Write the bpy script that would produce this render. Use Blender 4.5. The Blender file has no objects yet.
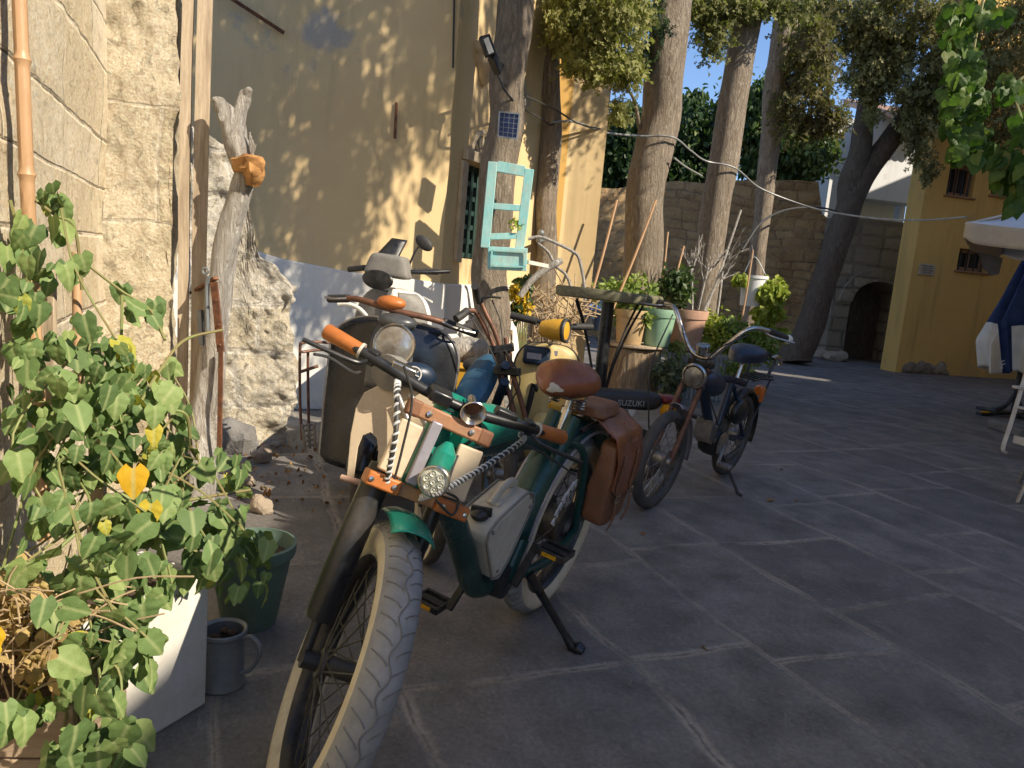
import bpy, math, random
import numpy as np
from mathutils import Vector, Matrix, noise as mnoise
R = math.radians
V = Vector
random.seed(7)
scn = bpy.context.scene
COL = scn.collection

# ------------------------------------------------------------------ camera
CH = 1.25
FPX = 740.0
_p, _r = R(8.5), R(5.0)
_fw = V((0, math.cos(_p), -math.sin(_p)))
_u0 = V((0, math.sin(_p), math.cos(_p)))
_x0 = V((1, 0, 0))
_rt = _x0 * math.cos(_r) + _u0 * math.sin(_r)
_up = _u0 * math.cos(_r) - _x0 * math.sin(_r)
CAM = V((0, 0, CH))


def ray(px, py):
    return _fw + _rt * ((px - 512) / FPX) - _up * ((py - 384) / FPX)


def at(px, py, Y):
    d = ray(px, py)
    return CAM + d * (Y / d.y)


def gnd(px, py, z=0.0):
    d = ray(px, py)
    return CAM + d * ((z - CH) / d.z)


def on_line(px, py, p, d):
    """where the sight line meets the upright plane through p along d: (distance along d, height)"""
    q = ray(px, py)
    den = q.x * d[1] - q.y * d[0]
    t = (p[0] * d[1] - p[1] * d[0]) / den
    h = CAM + q * t
    return (h.x - p[0]) * d[0] + (h.y - p[1]) * d[1], h.z


cam_d = bpy.data.cameras.new('camera')
cam_d.sensor_width = 36
cam_d.lens = FPX / 1024 * 36
cam_d.clip_start = 0.02
cam_d.clip_end = 500
cam = bpy.data.objects.new('camera', cam_d)
COL.objects.link(cam)
cam.matrix_world = Matrix(((_rt.x, _up.x, -_fw.x, 0), (_rt.y, _up.y, -_fw.y, 0), (_rt.z, _up.z, -_fw.z, CH), (0, 0, 0, 1)))
scn.camera = cam
scn.render.resolution_x, scn.render.resolution_y = 1024, 768
scn.view_settings.view_transform = 'Standard'
scn.view_settings.look = 'None'
scn.view_settings.exposure = 0
scn.view_settings.gamma = 1

# ------------------------------------------------------------------ light
S_AZ, S_EL = 118.0, 37.0
SUN = V((math.sin(R(S_AZ)) * math.cos(R(S_EL)), math.cos(R(S_AZ)) * math.cos(R(S_EL)), math.sin(R(S_EL))))
w = bpy.data.worlds.new('World')
scn.world = w
w.use_nodes = True
wn = w.node_tree
bg = wn.nodes['Background']
sky = wn.nodes.new('ShaderNodeTexSky')
sky.sky_type = 'NISHITA'
sky.sun_disc = False
sky.sun_elevation = R(S_EL)
sky.sun_rotation = R(S_AZ)
sky.air_density = 1.0
sky.dust_density = 0.6
sky.ozone_density = 3.2
wn.links.new(sky.outputs[0], bg.inputs[0])
bg.inputs[1].default_value = 0.23
sky.altitude = 2500
sl = bpy.data.lights.new('sun', 'SUN')
sl.energy = 7.2
sl.angle = R(0.5)
sl.color = (1.0, 0.885, 0.70)
so = bpy.data.objects.new('sun', sl)
COL.objects.link(so)
so.rotation_euler = (-SUN).to_track_quat('-Z', 'Y').to_euler()


# ------------------------------------------------------------------ materials
class NT:
    def __init__(s, name):
        s.m = bpy.data.materials.new(name)
        s.m.use_nodes = True
        s.t = s.m.node_tree
        s.b = s.t.nodes['Principled BSDF']
        s.out = s.t.nodes['Material Output']
        s._obj = None

    def n(s, t, **k):
        x = s.t.nodes.new('ShaderNode' + t)
        for a, b in k.items():
            setattr(x, a, b)
        return x

    def put(s, sock, val):
        if isinstance(val, bpy.types.NodeSocket):
            s.t.links.new(val, sock)
        elif val is not None:
            sock.default_value = val

    def obj(s):
        if s._obj is None:
            s._obj = s.n('TexCoord').outputs['Object']
        return s._obj

    def math(s, op, a, b=None, clamp=False):
        x = s.n('Math', operation=op)
        x.use_clamp = clamp
        s.put(x.inputs[0], a)
        s.put(x.inputs[1], b)
        return x.outputs[0]

    def mapping(s, vec, scale=(1, 1, 1), loc=(0, 0, 0), rot=(0, 0, 0)):
        x = s.n('Mapping')
        s.put(x.inputs[0], vec)
        x.inputs['Location'].default_value = loc
        x.inputs['Rotation'].default_value = rot
        x.inputs['Scale'].default_value = scale
        return x.outputs[0]

    def noise(s, vec, scale=5, detail=5, rough=0.55, dist=0.0):
        x = s.n('TexNoise')
        s.put(x.inputs['Vector'], vec)
        x.inputs['Scale'].default_value = scale
        x.inputs['Detail'].default_value = detail
        x.inputs['Roughness'].default_value = rough
        x.inputs['Distortion'].default_value = dist
        return x.outputs[0]

    def remap(s, v, a, b, c=0.0, d=1.0, smooth=False):
        x = s.n('MapRange')
        x.interpolation_type = 'SMOOTHSTEP' if smooth else 'LINEAR'
        s.put(x.inputs[0], v)
        for i, k in zip((1, 2, 3, 4), (a, b, c, d)):
            s.put(x.inputs[i], k)
        return x.outputs[0]

    def mix(s, f, a, b, mode='MIX'):
        x = s.n('MixRGB', blend_type=mode)
        s.put(x.inputs[0], f)
        for i, k in ((1, a), (2, b)):
            s.put(x.inputs[i], (*k, 1) if isinstance(k, tuple) and len(k) == 3 else k)
        return x.outputs[0]

    def bump(s, h, strength=0.3, dist=0.01, prev=None):
        x = s.n('Bump')
        x.inputs['Strength'].default_value = strength
        x.inputs['Distance'].default_value = dist
        s.put(x.inputs['Height'], h)
        if prev is not None:
            s.put(x.inputs['Normal'], prev)
        return x.outputs[0]

    def fin(s, col=None, rough=None, metal=None, nrm=None, spec=None):
        s.put(s.b.inputs['Base Color'], (*col, 1) if isinstance(col, tuple) and len(col) == 3 else col)
        s.put(s.b.inputs['Roughness'], rough)
        s.put(s.b.inputs['Metallic'], metal)
        s.put(s.b.inputs['Normal'], nrm)
        s.put(s.b.inputs['Specular IOR Level'], spec)
        return s.m


def surf(name, c1, c2=None, rough=0.6, metal=0.0, scale=8, bump=0.15, bdist=0.004, stretch=(1, 1, 1), dirt=None, dirt_amt=0.5, contrast=(0.35, 0.65), fine=60):
    """a weathered one-material surface: two tones mixed by noise, dust in patches, fine relief"""
    k = NT(name)
    c2 = c2 or tuple(v * 0.72 for v in c1)
    vec = k.mapping(k.obj(), stretch)
    n1 = k.noise(vec, scale, 6, 0.62)
    n2 = k.noise(vec, fine, 4, 0.6)
    col = k.mix(k.remap(n1, *contrast), c1, c2)
    if dirt:
        n3 = k.noise(k.obj(), scale * 0.6, 7, 0.7)
        col = k.mix(k.remap(n3, 0.62 - 0.3 * dirt_amt, 0.72, 0, dirt_amt), col, dirt)
    col = k.mix(0.35, col, k.mix(n2, (0.25, 0.25, 0.25), (0.75, 0.75, 0.75)), 'OVERLAY')
    h = k.math('ADD', n1, k.math('MULTIPLY', n2, 0.5))
    rr = k.remap(n1, 0.3, 0.7, max(0.05, rough - 0.12), min(1, rough + 0.14))
    return k.fin(col, rr, metal, k.bump(h, bump, bdist))


def courses(k, x, z, rowh, length, wob=0.02, wscale=1.5, joint=0.012, soft=0.014):
    """blocks in courses of uneven length: (0 in the joint .. 1 on the stone, random per block, edge distance)"""
    n1 = k.noise(k.obj(), wscale, 3)
    n2 = k.noise(k.mapping(k.obj(), loc=(7.3, 2.1, 5.2)), wscale, 3)
    x = k.math('ADD', x, k.math('MULTIPLY', k.math('SUBTRACT', n1, 0.5), wob * 4))
    z = k.math('ADD', z, k.math('MULTIPLY', k.math('SUBTRACT', n2, 0.5), wob * 4))
    z = k.math('ADD', z, k.math('MULTIPLY', k.math('SINE', k.math('MULTIPLY', z, 2.1 / rowh)), rowh * 0.13))
    rf = k.math('DIVIDE', z, rowh)
    row = k.math('FLOOR', rf)
    fr = k.math('SUBTRACT', rf, row)

    def wh(a, b=None):
        q = k.n('TexWhiteNoise', noise_dimensions='2D')
        c = k.n('CombineXYZ')
        k.put(c.inputs[0], a)
        k.put(c.inputs[1], b if b is not None else 3.7)
        k.t.links.new(c.outputs[0], q.inputs['Vector'])
        return q.outputs[0]
    r1 = wh(row)
    r2 = wh(row, 11.3)
    L = k.math('MULTIPLY', k.math('ADD', k.math('MULTIPLY', r2, 0.7), 0.7), length)
    cf = k.math('ADD', k.math('DIVIDE', x, L), k.math('MULTIPLY', r1, 10))
    c = k.math('FLOOR', cf)
    fc = k.math('SUBTRACT', cf, c)
    dz = k.math('MULTIPLY', k.math('MINIMUM', fr, k.math('SUBTRACT', 1, fr)), rowh)
    dx = k.math('MULTIPLY', k.math('MINIMUM', fc, k.math('SUBTRACT', 1, fc)), L)
    d = k.math('MINIMUM', dx, dz)
    d = k.math('ADD', d, k.math('MULTIPLY', k.math('SUBTRACT', k.noise(k.obj(), 22, 4), 0.5), joint * 1.6))
    return k.remap(d, joint * 0.5, joint * 0.5 + soft, 0, 1, True), wh(row, c), d


def m_ground():
    k = NT('stone_paving')
    sp = k.n('SeparateXYZ')
    k.t.links.new(k.obj(), sp.inputs[0])
    x, y = sp.outputs[0], sp.outputs[1]
    j, rnd, d = courses(k, x, y, 0.60, 0.80, 0.045, 1.1, 0.016, 0.022)
    big = k.noise(k.obj(), 0.7, 5)
    mid = k.noise(k.obj(), 4, 8, 0.68)
    fine = k.noise(k.obj(), 60, 6, 0.7)
    speck = k.noise(k.obj(), 16, 8, 0.75, 0.4)
    slab = k.mix(rnd, (0.138, 0.129, 0.122), (0.212, 0.198, 0.187))
    slab = k.mix(k.remap(mid, 0.40, 0.66), slab, (0.106, 0.100, 0.095))
    slab = k.mix(k.remap(speck, 0.56, 0.68, 0, 0.6), slab, (0.29, 0.262, 0.235))
    slab = k.mix(k.remap(speck, 0.28, 0.40, 0.55, 0), slab, (0.065, 0.063, 0.062))
    keep = k.remap(big, 0.34, 0.52, 0.25, 1.0)
    sand = k.mix(mid, (0.40, 0.355, 0.30), (0.26, 0.232, 0.20))
    jf = k.math('MULTIPLY', k.math('SUBTRACT', 1, j), keep)
    patchy = k.remap(k.noise(k.obj(), 2.6, 6, 0.7), 0.38, 0.57)
    col = k.mix(k.math('MULTIPLY', jf, k.math('MULTIPLY', patchy, 0.95)), slab, sand)
    # dark worn seam inside the joint, dust spread round it
    col = k.mix(k.math('MULTIPLY', k.math('MULTIPLY', k.remap(d, 0.0, 0.005, 1, 0), 0.7), patchy), col, (0.05, 0.046, 0.042))
    dust = k.remap(k.noise(k.mapping(k.obj(), loc=(3, 1, 0)), 1.7, 9, 0.74), 0.54, 0.72, 0, 0.6)
    col = k.mix(dust, col, (0.31, 0.285, 0.26))
    wet = k.remap(k.noise(k.mapping(k.obj(), loc=(5, 8, 0)), 1.1, 4, 0.5), 0.64, 0.70, 0, 0.45)
    col = k.mix(wet, col, (0.075, 0.073, 0.075))
    col = k.mix(0.55, col, k.mix(k.remap(fine, .3, .7), (0.26, 0.26, 0.26), (0.76, 0.76, 0.76)), 'OVERLAY')
    scuff = k.noise(k.mapping(k.obj(), (1, 2.4, 1), (2, 7, 0), (0, 0, .6)), 5.5, 9, 0.78, 1.2)
    col = k.mix(k.remap(scuff, 0.60, 0.70, 0, 0.5), col, (0.36, 0.335, 0.31))
    h = k.math('ADD', k.math('MULTIPLY', j, 0.5), k.math('ADD', k.math('MULTIPLY', mid, 1.0), k.math('ADD', k.math('MULTIPLY', fine, 0.3), k.math('MULTIPLY', speck, 0.5))))
    return k.fin(col, k.remap(mid, 0.3, 0.7, 0.48, 0.8), 0, k.bump(h, 0.55, 0.012))


def m_ashlar(name, rowh, length, c1, c2, jc, joint=0.012, pits=0.6, wob=0.012, soft=0.010, jbump=0.6, relief=1.0, crack=0.5):
    k = NT(name)
    sp = k.n('SeparateXYZ')
    k.t.links.new(k.obj(), sp.inputs[0])
    xx = k.math('ADD', sp.outputs[0], sp.outputs[1])
    j, rnd, d = courses(k, xx, sp.outputs[2], rowh, length, wob, 1.3, joint, soft)
    mid = k.noise(k.obj(), 4.5, 9, 0.7)
    fine = k.noise(k.obj(), 85, 7, 0.75)
    grain = k.noise(k.obj(), 38, 9, 0.8, 0.15)
    pit = k.noise(k.mapping(k.obj(), loc=(3, 3, 3)), 15, 8, 0.78, 0.8)
    big = k.noise(k.mapping(k.obj(), loc=(1, 6, 2)), 1.2, 5, 0.6)
    col = k.mix(rnd, tuple(v * 0.86 for v in c1), c2)
    col = k.mix(k.remap(big, 0.38, 0.62, 0, 0.35), col, tuple(v * w_ for v, w_ in zip(c1, (0.86, 0.80, 0.70))))
    col = k.mix(k.remap(mid, 0.48, 0.72, 0, 0.45), col, tuple(v * 0.72 for v in c1))
    col = k.mix(k.remap(grain, 0.50, 0.66, 0, 0.55), col, tuple(min(0.85, v * 1.22) for v in c2))
    col = k.mix(k.remap(grain, 0.34, 0.46, 0.6, 0), col, tuple(v * 0.55 for v in c1))
    col = k.mix(k.remap(pit, 0.30, 0.40, pits, 0), col, tuple(v * 0.34 for v in c1))
    # mortar squeezed over some joints, thin dark cracks in others
    open_ = k.remap(k.noise(k.mapping(k.obj(), loc=(4, 2, 8)), 2.2, 4), 0.44, 0.54)
    col = k.mix(k.math('MULTIPLY', k.math('SUBTRACT', 1, j), 0.8), col, jc)
    col = k.mix(k.math('MULTIPLY', k.math('MULTIPLY', k.remap(d, 0.001, joint * 0.7, 1, 0), open_), crack), col, tuple(v * 0.16 for v in c1))
    col = k.mix(0.85, col, k.mix(k.remap(fine, .3, .7), (0.24, 0.24, 0.24), (0.90, 0.90, 0.90)), 'OVERLAY')
    h = k.math('ADD', k.math('MULTIPLY', j, jbump), k.math('ADD', k.math('MULTIPLY', mid, 0.7), k.math('ADD', k.math('MULTIPLY', fine, 0.5), k.math('ADD', k.math('MULTIPLY', grain, 1.2), k.math('MULTIPLY', k.remap(pit, 0.28, 0.45), 0.7)))))
    return k.fin(col, 0.92, 0, k.bump(h, 0.9 * relief, 0.014))


def m_rubble(name, scale, c1, c2, jc, edge=0.05, bd=0.03):
    k = NT(name)
    n0 = k.noise(k.obj(), 3, 4)
    vec = k.n('VectorMath', operation='ADD')
    k.t.links.new(k.mapping(k.obj(), (1, 1, 1.8)), vec.inputs[0])
    sc = k.n('VectorMath', operation='SCALE')
    cx = k.n('TexNoise')
    cx.inputs['Scale'].default_value = 3.0
    k.t.links.new(k.obj(), cx.inputs['Vector'])
    k.t.links.new(cx.outputs[1], sc.inputs[0])
    sc.inputs['Scale'].default_value = 0.16
    k.t.links.new(sc.outputs[0], vec.inputs[1])
    v1 = k.n('TexVoronoi', feature='DISTANCE_TO_EDGE')
    v2 = k.n('TexVoronoi', feature='F1')
    for v in (v1, v2):
        v.inputs['Scale'].default_value = scale
        k.t.links.new(vec.outputs[0], v.inputs['Vector'])
    d = v1.outputs['Distance']
    mid = k.noise(k.obj(), 6, 8, 0.68)
    fine = k.noise(k.obj(), 50, 6, 0.7)
    sep = k.n('SeparateColor')
    k.t.links.new(v2.outputs['Color'], sep.inputs[0])
    col = k.mix(sep.outputs[0], c1, c2)
    col = k.mix(k.remap(mid, 0.4, 0.7, 0, 0.6), col, tuple(v * 0.55 for v in c1))
    j = k.remap(d, edge * 0.3, edge * 1.6, 0, 1, True)
    col = k.mix(k.math('SUBTRACT', 1, j), col, jc)
    col = k.mix(0.4, col, k.mix(fine, (0.2, 0.2, 0.2), (0.8, 0.8, 0.8)), 'OVERLAY')
    h = k.math('ADD', j, k.math('ADD', mid, k.math('MULTIPLY', fine, 0.25)))
    return k.fin(col, 0.92, 0, k.bump(h, 0.9, bd))


def m_plaster(name, c1, c2, patch=None, streak=0.35, base=None, bump=0.25):
    k = NT(name)
    big = k.noise(k.obj(), 0.55, 6, 0.6)
    mid = k.noise(k.obj(), 2.6, 8, 0.66)
    st = k.noise(k.mapping(k.obj(), (5, 5, 0.35)), 1.0, 6, 0.65)
    fine = k.noise(k.obj(), 90, 5, 0.6)
    col = k.mix(k.remap(big, 0.35, 0.65), c1, c2)
    col = k.mix(k.remap(st, 0.52, 0.74, 0, streak), col, tuple(v * 0.55 for v in c1))
    if patch:
        col = k.mix(k.remap(k.noise(k.mapping(k.obj(), loc=(2.2, 4.4, 1.7)), 0.85, 7, 0.62), 0.60, 0.65, 0, 0.75), col, patch)
    col = k.mix(k.remap(mid, 0.60, 0.78, 0, 0.5), col, tuple(v * 0.7 for v in c2))
    col = k.mix(0.18, col, k.mix(fine, (0.2, 0.2, 0.2), (0.8, 0.8, 0.8)), 'OVERLAY')
    h = k.math('ADD', mid, k.math('MULTIPLY', fine, 0.3))
    return k.fin(col, 0.88, 0, k.bump(h, bump, 0.012))


def m_bark(name, c1, c2, sc=9):
    k = NT(name)
    vec = k.mapping(k.obj(), (1, 1, 0.22))
    n1 = k.noise(vec, sc * 3, 9, 0.72, 1.1)
    n2 = k.noise(k.obj(), 2.0, 5, 0.6)
    n3 = k.noise(k.obj(), 45, 5, 0.7)
    col = k.mix(k.remap(n1, 0.36, 0.62), c2, c1)
    col = k.mix(k.remap(n2, 0.42, 0.66, 0, 0.55), col, tuple(v * 0.6 for v in c1))
    col = k.mix(0.4, col, k.mix(n3, (0.2, 0.2, 0.2), (0.8, 0.8, 0.8)), 'OVERLAY')
    return k.fin(col, 0.92, 0, k.bump(k.math('ADD', k.remap(n1, 0.3, 0.65), k.math('MULTIPLY', n3, 0.2)), 1.0, 0.03))


def m_leaf(name, ramp, trans=0.35, rough=0.5, vein=False):
    """leaf colour picked per leaf from the mesh attribute «tone» along a ramp"""
    k = NT(name)
    a = k.n('Attribute', attribute_name='tone')
    cr = k.n('ValToRGB')
    els = cr.color_ramp.elements
    while len(els) < len(ramp):
        els.new(0.5)
    for e, (p, c) in zip(els, ramp):
        e.position = p
        e.color = (*c, 1)
    k.t.links.new(a.outputs['Fac'], cr.inputs[0])
    n = k.noise(k.obj(), 30, 5, 0.65)
    if vein:
        va = k.n('Attribute', attribute_name='rib')
        rib = k.remap(va.outputs['Fac'], 0.0, 0.10, 1, 0)
    col = k.mix(k.remap(n, 0.35, 0.7, 0, 0.45), cr.outputs[0], k.mix(1.0, cr.outputs[0], (0.55, 0.6, 0.5), 'MULTIPLY'))
    if vein:
        col = k.mix(k.math('MULTIPLY', rib, 0.55), col, (0.42, 0.46, 0.22))
    k.fin(col, rough, 0, k.bump(n, 0.6 if vein else 0.4, 0.006), 0.3)
    tr = k.n('BsdfTranslucent')
    k.put(tr.inputs[0], k.mix(1.0, col, (1.0, 1.25, 0.55), 'MULTIPLY'))
    ms = k.n('MixShader')
    ms.inputs[0].default_value = trans
    k.t.links.new(k.b.outputs[0], ms.inputs[1])
    k.t.links.new(tr.outputs[0], ms.inputs[2])
    k.t.links.new(ms.outputs[0], k.out.inputs[0])
    return k.m


def m_glass(name, c=(0.02, 0.022, 0.025)):
    k = NT(name)
    n = k.noise(k.obj(), 3, 3)
    return k.fin(k.mix(n, c, tuple(v * 2.2 for v in c)), k.remap(n, 0.3, 0.7, 0.05, 0.2), 0, k.bump(n, 0.05, 0.01), 0.6)


M = {}
M['ground'] = m_ground()
M['ashlar'] = m_ashlar('ashlar_limestone', 0.245, 0.70, (0.80, 0.635, 0.42), (0.88, 0.755, 0.55), (0.82, 0.69, 0.50), 0.007, 0.6, 0.003, 0.008, 0.9, 1.0, 0.95)
M['pier'] = m_ashlar('pier_limestone', 0.62, 2.0, (0.70, 0.57, 0.40), (0.78, 0.66, 0.48), (0.72, 0.62, 0.47), 0.006, 0.7, 0.04, 0.010, 0.4, 1.3)
M['rubble_white'] = m_ashlar('whitewashed_rubble', 0.30, 0.42, (0.66, 0.56, 0.42), (0.78, 0.72, 0.62), (0.72, 0.66, 0.56), 0.014, 0.6, 0.07, 0.02, 0.5, 1.5, 0.35)
M['rubble_far'] = m_ashlar('old_rubble', 0.21, 0.36, (0.44, 0.285, 0.135), (0.60, 0.405, 0.205), (0.40, 0.27, 0.145), 0.022, 0.7, 0.07, 0.05, 0.6, 1.8, 0.7)
M['grey_stone'] = m_ashlar('grey_rubble', 0.30, 0.5, (0.27, 0.225, 0.175), (0.40, 0.335, 0.255), (0.22, 0.185, 0.145), 0.025, 0.7, 0.05, 0.05, 0.8, 1.6, 0.8)
M['plaster'] = m_plaster('ochre_plaster', (0.74, 0.56, 0.305), (0.65, 0.475, 0.25), (0.36, 0.35, 0.34), 0.55)
M['shaded_orange_plaster'] = m_plaster('shaded_orange_plaster', (0.60, 0.36, 0.10), (0.52, 0.31, 0.09), None, 0.3)
M['dado'] = m_plaster('whitewash', (0.82, 0.79, 0.72), (0.76, 0.74, 0.70), (0.52, 0.53, 0.55), 0.35)
M['yellow_house'] = m_plaster('yellow_house_paint', (0.74, 0.475, 0.15), (0.64, 0.405, 0.125), (0.54, 0.37, 0.15), 0.6)
M['white_house'] = m_plaster('white_limewash', (0.74, 0.75, 0.78), (0.66, 0.67, 0.70), (0.50, 0.51, 0.53), 0.3)
M['glass'] = m_glass('dark_glass')
M['bark'] = m_bark('cypress_bark', (0.50, 0.415, 0.32), (0.22, 0.16, 0.11))
M['bark_dark'] = m_bark('dark_bark', (0.22, 0.165, 0.12), (0.09, 0.065, 0.045))
M['driftwood'] = m_bark('weathered_wood', (0.86, 0.82, 0.76), (0.48, 0.41, 0.34), 12)
M['rot'] = surf('rotten_wood', (0.50, 0.26, 0.09), (0.22, 0.10, 0.03), 0.9, 0, 20, 0.8, 0.01)
M['bamboo'] = surf('bamboo_cane', (0.56, 0.35, 0.20), (0.42, 0.25, 0.13), 0.45, 0, 6, 0.1, stretch=(1, 1, 0.2))
M['oldwood'] = surf('old_timber', (0.52, 0.42, 0.30), (0.30, 0.23, 0.16), 0.85, 0, 8, 0.5, 0.006, (6, 6, 0.5))
M['brownwood'] = surf('brown_timber', (0.38, 0.22, 0.12), (0.24, 0.13, 0.07), 0.7, 0, 8, 0.3, 0.004, (5, 5, 0.6))
M['boxwood'] = surf('planter_board', (0.40, 0.30, 0.21), (0.28, 0.205, 0.14), 0.85, 0, 5, 0.4, 0.005, (0.6, 5, 5))
M['tabletop'] = surf('grey_green_wood', (0.20, 0.19, 0.11), (0.11, 0.10, 0.06), 0.7, 0, 9, 0.3, 0.004, (1, 6, 6))
M['turq'] = surf('turquoise_chalk_paint', (0.34, 0.66, 0.64), (0.24, 0.55, 0.56), 0.75, 0, 9, 0.35, 0.004, (3, 3, 1), dirt=(0.60, 0.50, 0.38), dirt_amt=0.6)
M['shutter'] = surf('dark_green_paint', (0.035, 0.075, 0.065), (0.02, 0.045, 0.04), 0.5, 0, 14, 0.2)
M['stonefr'] = surf('stone_trim', (0.55, 0.46, 0.32), (0.42, 0.34, 0.23), 0.9, 0, 12, 0.5, 0.006)
M['rust'] = surf('rusty_iron', (0.24, 0.10, 0.05), (0.11, 0.055, 0.035), 0.8, 0.35, 26, 0.5, 0.003)
M['rustpaint'] = surf('rust_brown_paint', (0.20, 0.092, 0.055), (0.10, 0.052, 0.036), 0.55, 0.3, 30, 0.3, 0.002)
M['black'] = surf('black_rubber', (0.022, 0.022, 0.024), (0.04, 0.038, 0.036), 0.6, 0, 24, 0.15, 0.002)
M['blackmetal'] = surf('black_enamel', (0.016, 0.017, 0.02), (0.03, 0.03, 0.033), 0.35, 0.2, 14, 0.08, 0.002, dirt=(0.16, 0.14, 0.12), dirt_amt=0.35)
M['tyre'] = surf('dusty_tyre', (0.045, 0.043, 0.042), (0.09, 0.082, 0.075), 0.85, 0, 18, 0.3, 0.003)
M['tread'] = surf('dusty_grey_tread', (0.33, 0.33, 0.325), (0.23, 0.23, 0.23), 0.9, 0, 12, 0.4, 0.003)
M['treadline'] = surf('tread_groove', (0.15, 0.148, 0.145), (0.22, 0.215, 0.21), 0.9, 0, 24, 0.3, 0.002)
M['whitewall'] = surf('cream_sidewall', (0.66, 0.585, 0.44), (0.55, 0.49, 0.38), 0.75, 0, 14, 0.15, 0.002, dirt=(0.36, 0.32, 0.26), dirt_amt=0.5)
M['chrome'] = surf('worn_chrome', (0.62, 0.60, 0.57), (0.42, 0.38, 0.34), 0.24, 0.95, 22, 0.08, 0.002, dirt=(0.20, 0.12, 0.07), dirt_amt=0.35)
M['steel'] = surf('dull_steel', (0.40, 0.39, 0.38), (0.26, 0.245, 0.23), 0.45, 0.85, 20, 0.15, 0.002, dirt=(0.17, 0.11, 0.07), dirt_amt=0.5)
M['spoke'] = surf('dark_spokes', (0.06, 0.058, 0.055), (0.12, 0.11, 0.10), 0.5, 0.5, 20, 0.1)
M['greenframe'] = surf('dark_green_enamel', (0.012, 0.062, 0.056), (0.009, 0.042, 0.04), 0.32, 0.1, 8, 0.05, 0.002, dirt=(0.10, 0.11, 0.09), dirt_amt=0.35)
M['teal'] = surf('teal_enamel', (0.015, 0.27, 0.19), (0.010, 0.20, 0.145), 0.28, 0.1, 7, 0.04, 0.002, dirt=(0.12, 0.20, 0.15), dirt_amt=0.3)
M['cream'] = surf('cream_enamel', (0.70, 0.565, 0.40), (0.62, 0.50, 0.355), 0.45, 0, 7, 0.06, 0.002, dirt=(0.36, 0.28, 0.19), dirt_amt=0.35)
M['creamcase'] = surf('cream_leatherette', (0.58, 0.54, 0.46), (0.50, 0.46, 0.385), 0.55, 0, 9, 0.15, 0.002, dirt=(0.34, 0.30, 0.24), dirt_amt=0.4)
M['leather'] = surf('brown_leather', (0.27, 0.090, 0.038), (0.17, 0.055, 0.024), 0.33, 0, 9, 0.25, 0.003, dirt=(0.085, 0.03, 0.016), dirt_amt=0.45)
M['leather_dull'] = surf('dull_brown_leather', (0.26, 0.115, 0.056), (0.18, 0.078, 0.038), 0.6, 0, 8, 0.35, 0.004, dirt=(0.07, 0.032, 0.018), dirt_amt=0.5)
M['orangegrip'] = surf('tan_leather_grip', (0.52, 0.175, 0.04), (0.40, 0.125, 0.03), 0.45, 0, 14, 0.2, 0.003)
M['barwood'] = surf('varnished_wood', (0.36, 0.165, 0.075), (0.24, 0.105, 0.05), 0.45, 0, 6, 0.25, 0.003, (4, .6, 4), dirt=(0.42, 0.30, 0.21), dirt_amt=0.5)
M['ledlens'] = surf('lamp_lens', (0.70, 0.70, 0.60), (0.35, 0.37, 0.32), 0.12, 0.2, 90, 0.5, 0.004)
M['lens'] = surf('clouded_lens', (0.36, 0.36, 0.35), (0.20, 0.165, 0.13), 0.15, 0.4, 16, 0.1, 0.002)
M['vespa'] = surf('faded_black_paint', (0.012, 0.014, 0.019), (0.026, 0.028, 0.034), 0.22, 0.15, 6, 0.05, 0.002, dirt=(0.16, 0.16, 0.165), dirt_amt=0.14)
M['vespagrey'] = surf('grey_and_sunlit_black_paint', (0.085, 0.09, 0.097), (0.05, 0.054, 0.06), 0.32, 0.1, 7, 0.06, 0.002, dirt=(0.26, 0.26, 0.255), dirt_amt=0.4)  # grey paint, and the sunlit grey laid on the black legshield
M['scwhite'] = surf('scooter_white', (0.74, 0.73, 0.69), (0.62, 0.60, 0.56), 0.35, 0, 6, 0.04, 0.002, dirt=(0.40, 0.37, 0.32), dirt_amt=0.35)
M['scgrey'] = surf('grey_plastic', (0.26, 0.245, 0.22), (0.19, 0.18, 0.165), 0.6, 0, 9, 0.08)
M['blue'] = surf('blue_enamel', (0.035, 0.13, 0.24), (0.025, 0.095, 0.18), 0.35, 0.1, 8, 0.05, 0.002, dirt=(0.12, 0.19, 0.25), dirt_amt=0.4)
M['navy'] = surf('navy_enamel', (0.016, 0.032, 0.065), (0.012, 0.022, 0.045), 0.4, 0.1, 10, 0.05, dirt=(0.10, 0.10, 0.10), dirt_amt=0.35)
M['yel'] = surf('faded_yellow_enamel', (0.56, 0.43, 0.16), (0.47, 0.36, 0.15), 0.45, 0, 8, 0.06, 0.002, dirt=(0.34, 0.30, 0.19), dirt_amt=0.5)
M['yelbright'] = surf('yellow_enamel', (0.66, 0.36, 0.035), (0.56, 0.30, 0.03), 0.4, 0, 8, 0.05, dirt=(0.36, 0.24, 0.07), dirt_amt=0.3)
M['orange'] = surf('orange_plastic', (0.62, 0.17, 0.02), (0.50, 0.12, 0.015), 0.3, 0, 10, 0.04)
M['redpl'] = surf('red_vinyl', (0.20, 0.02, 0.025), (0.12, 0.015, 0.02), 0.45, 0, 10, 0.06)
M['amber'] = surf('amber_lens', (0.72, 0.36, 0.02), (0.56, 0.26, 0.015), 0.2, 0, 30, 0.1)
M['whitepl'] = surf('white_plastic', (0.72, 0.70, 0.66), (0.60, 0.58, 0.54), 0.5, 0, 9, 0.06)
M['silverpaint'] = surf('silver_paint', (0.40, 0.38, 0.43), (0.30, 0.285, 0.32), 0.4, 0.4, 9, 0.06)
M['decal'] = surf('white_lettering', (0.62, 0.62, 0.62), (0.5, 0.5, 0.5), 0.5, 0, 20, 0.03)
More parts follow.
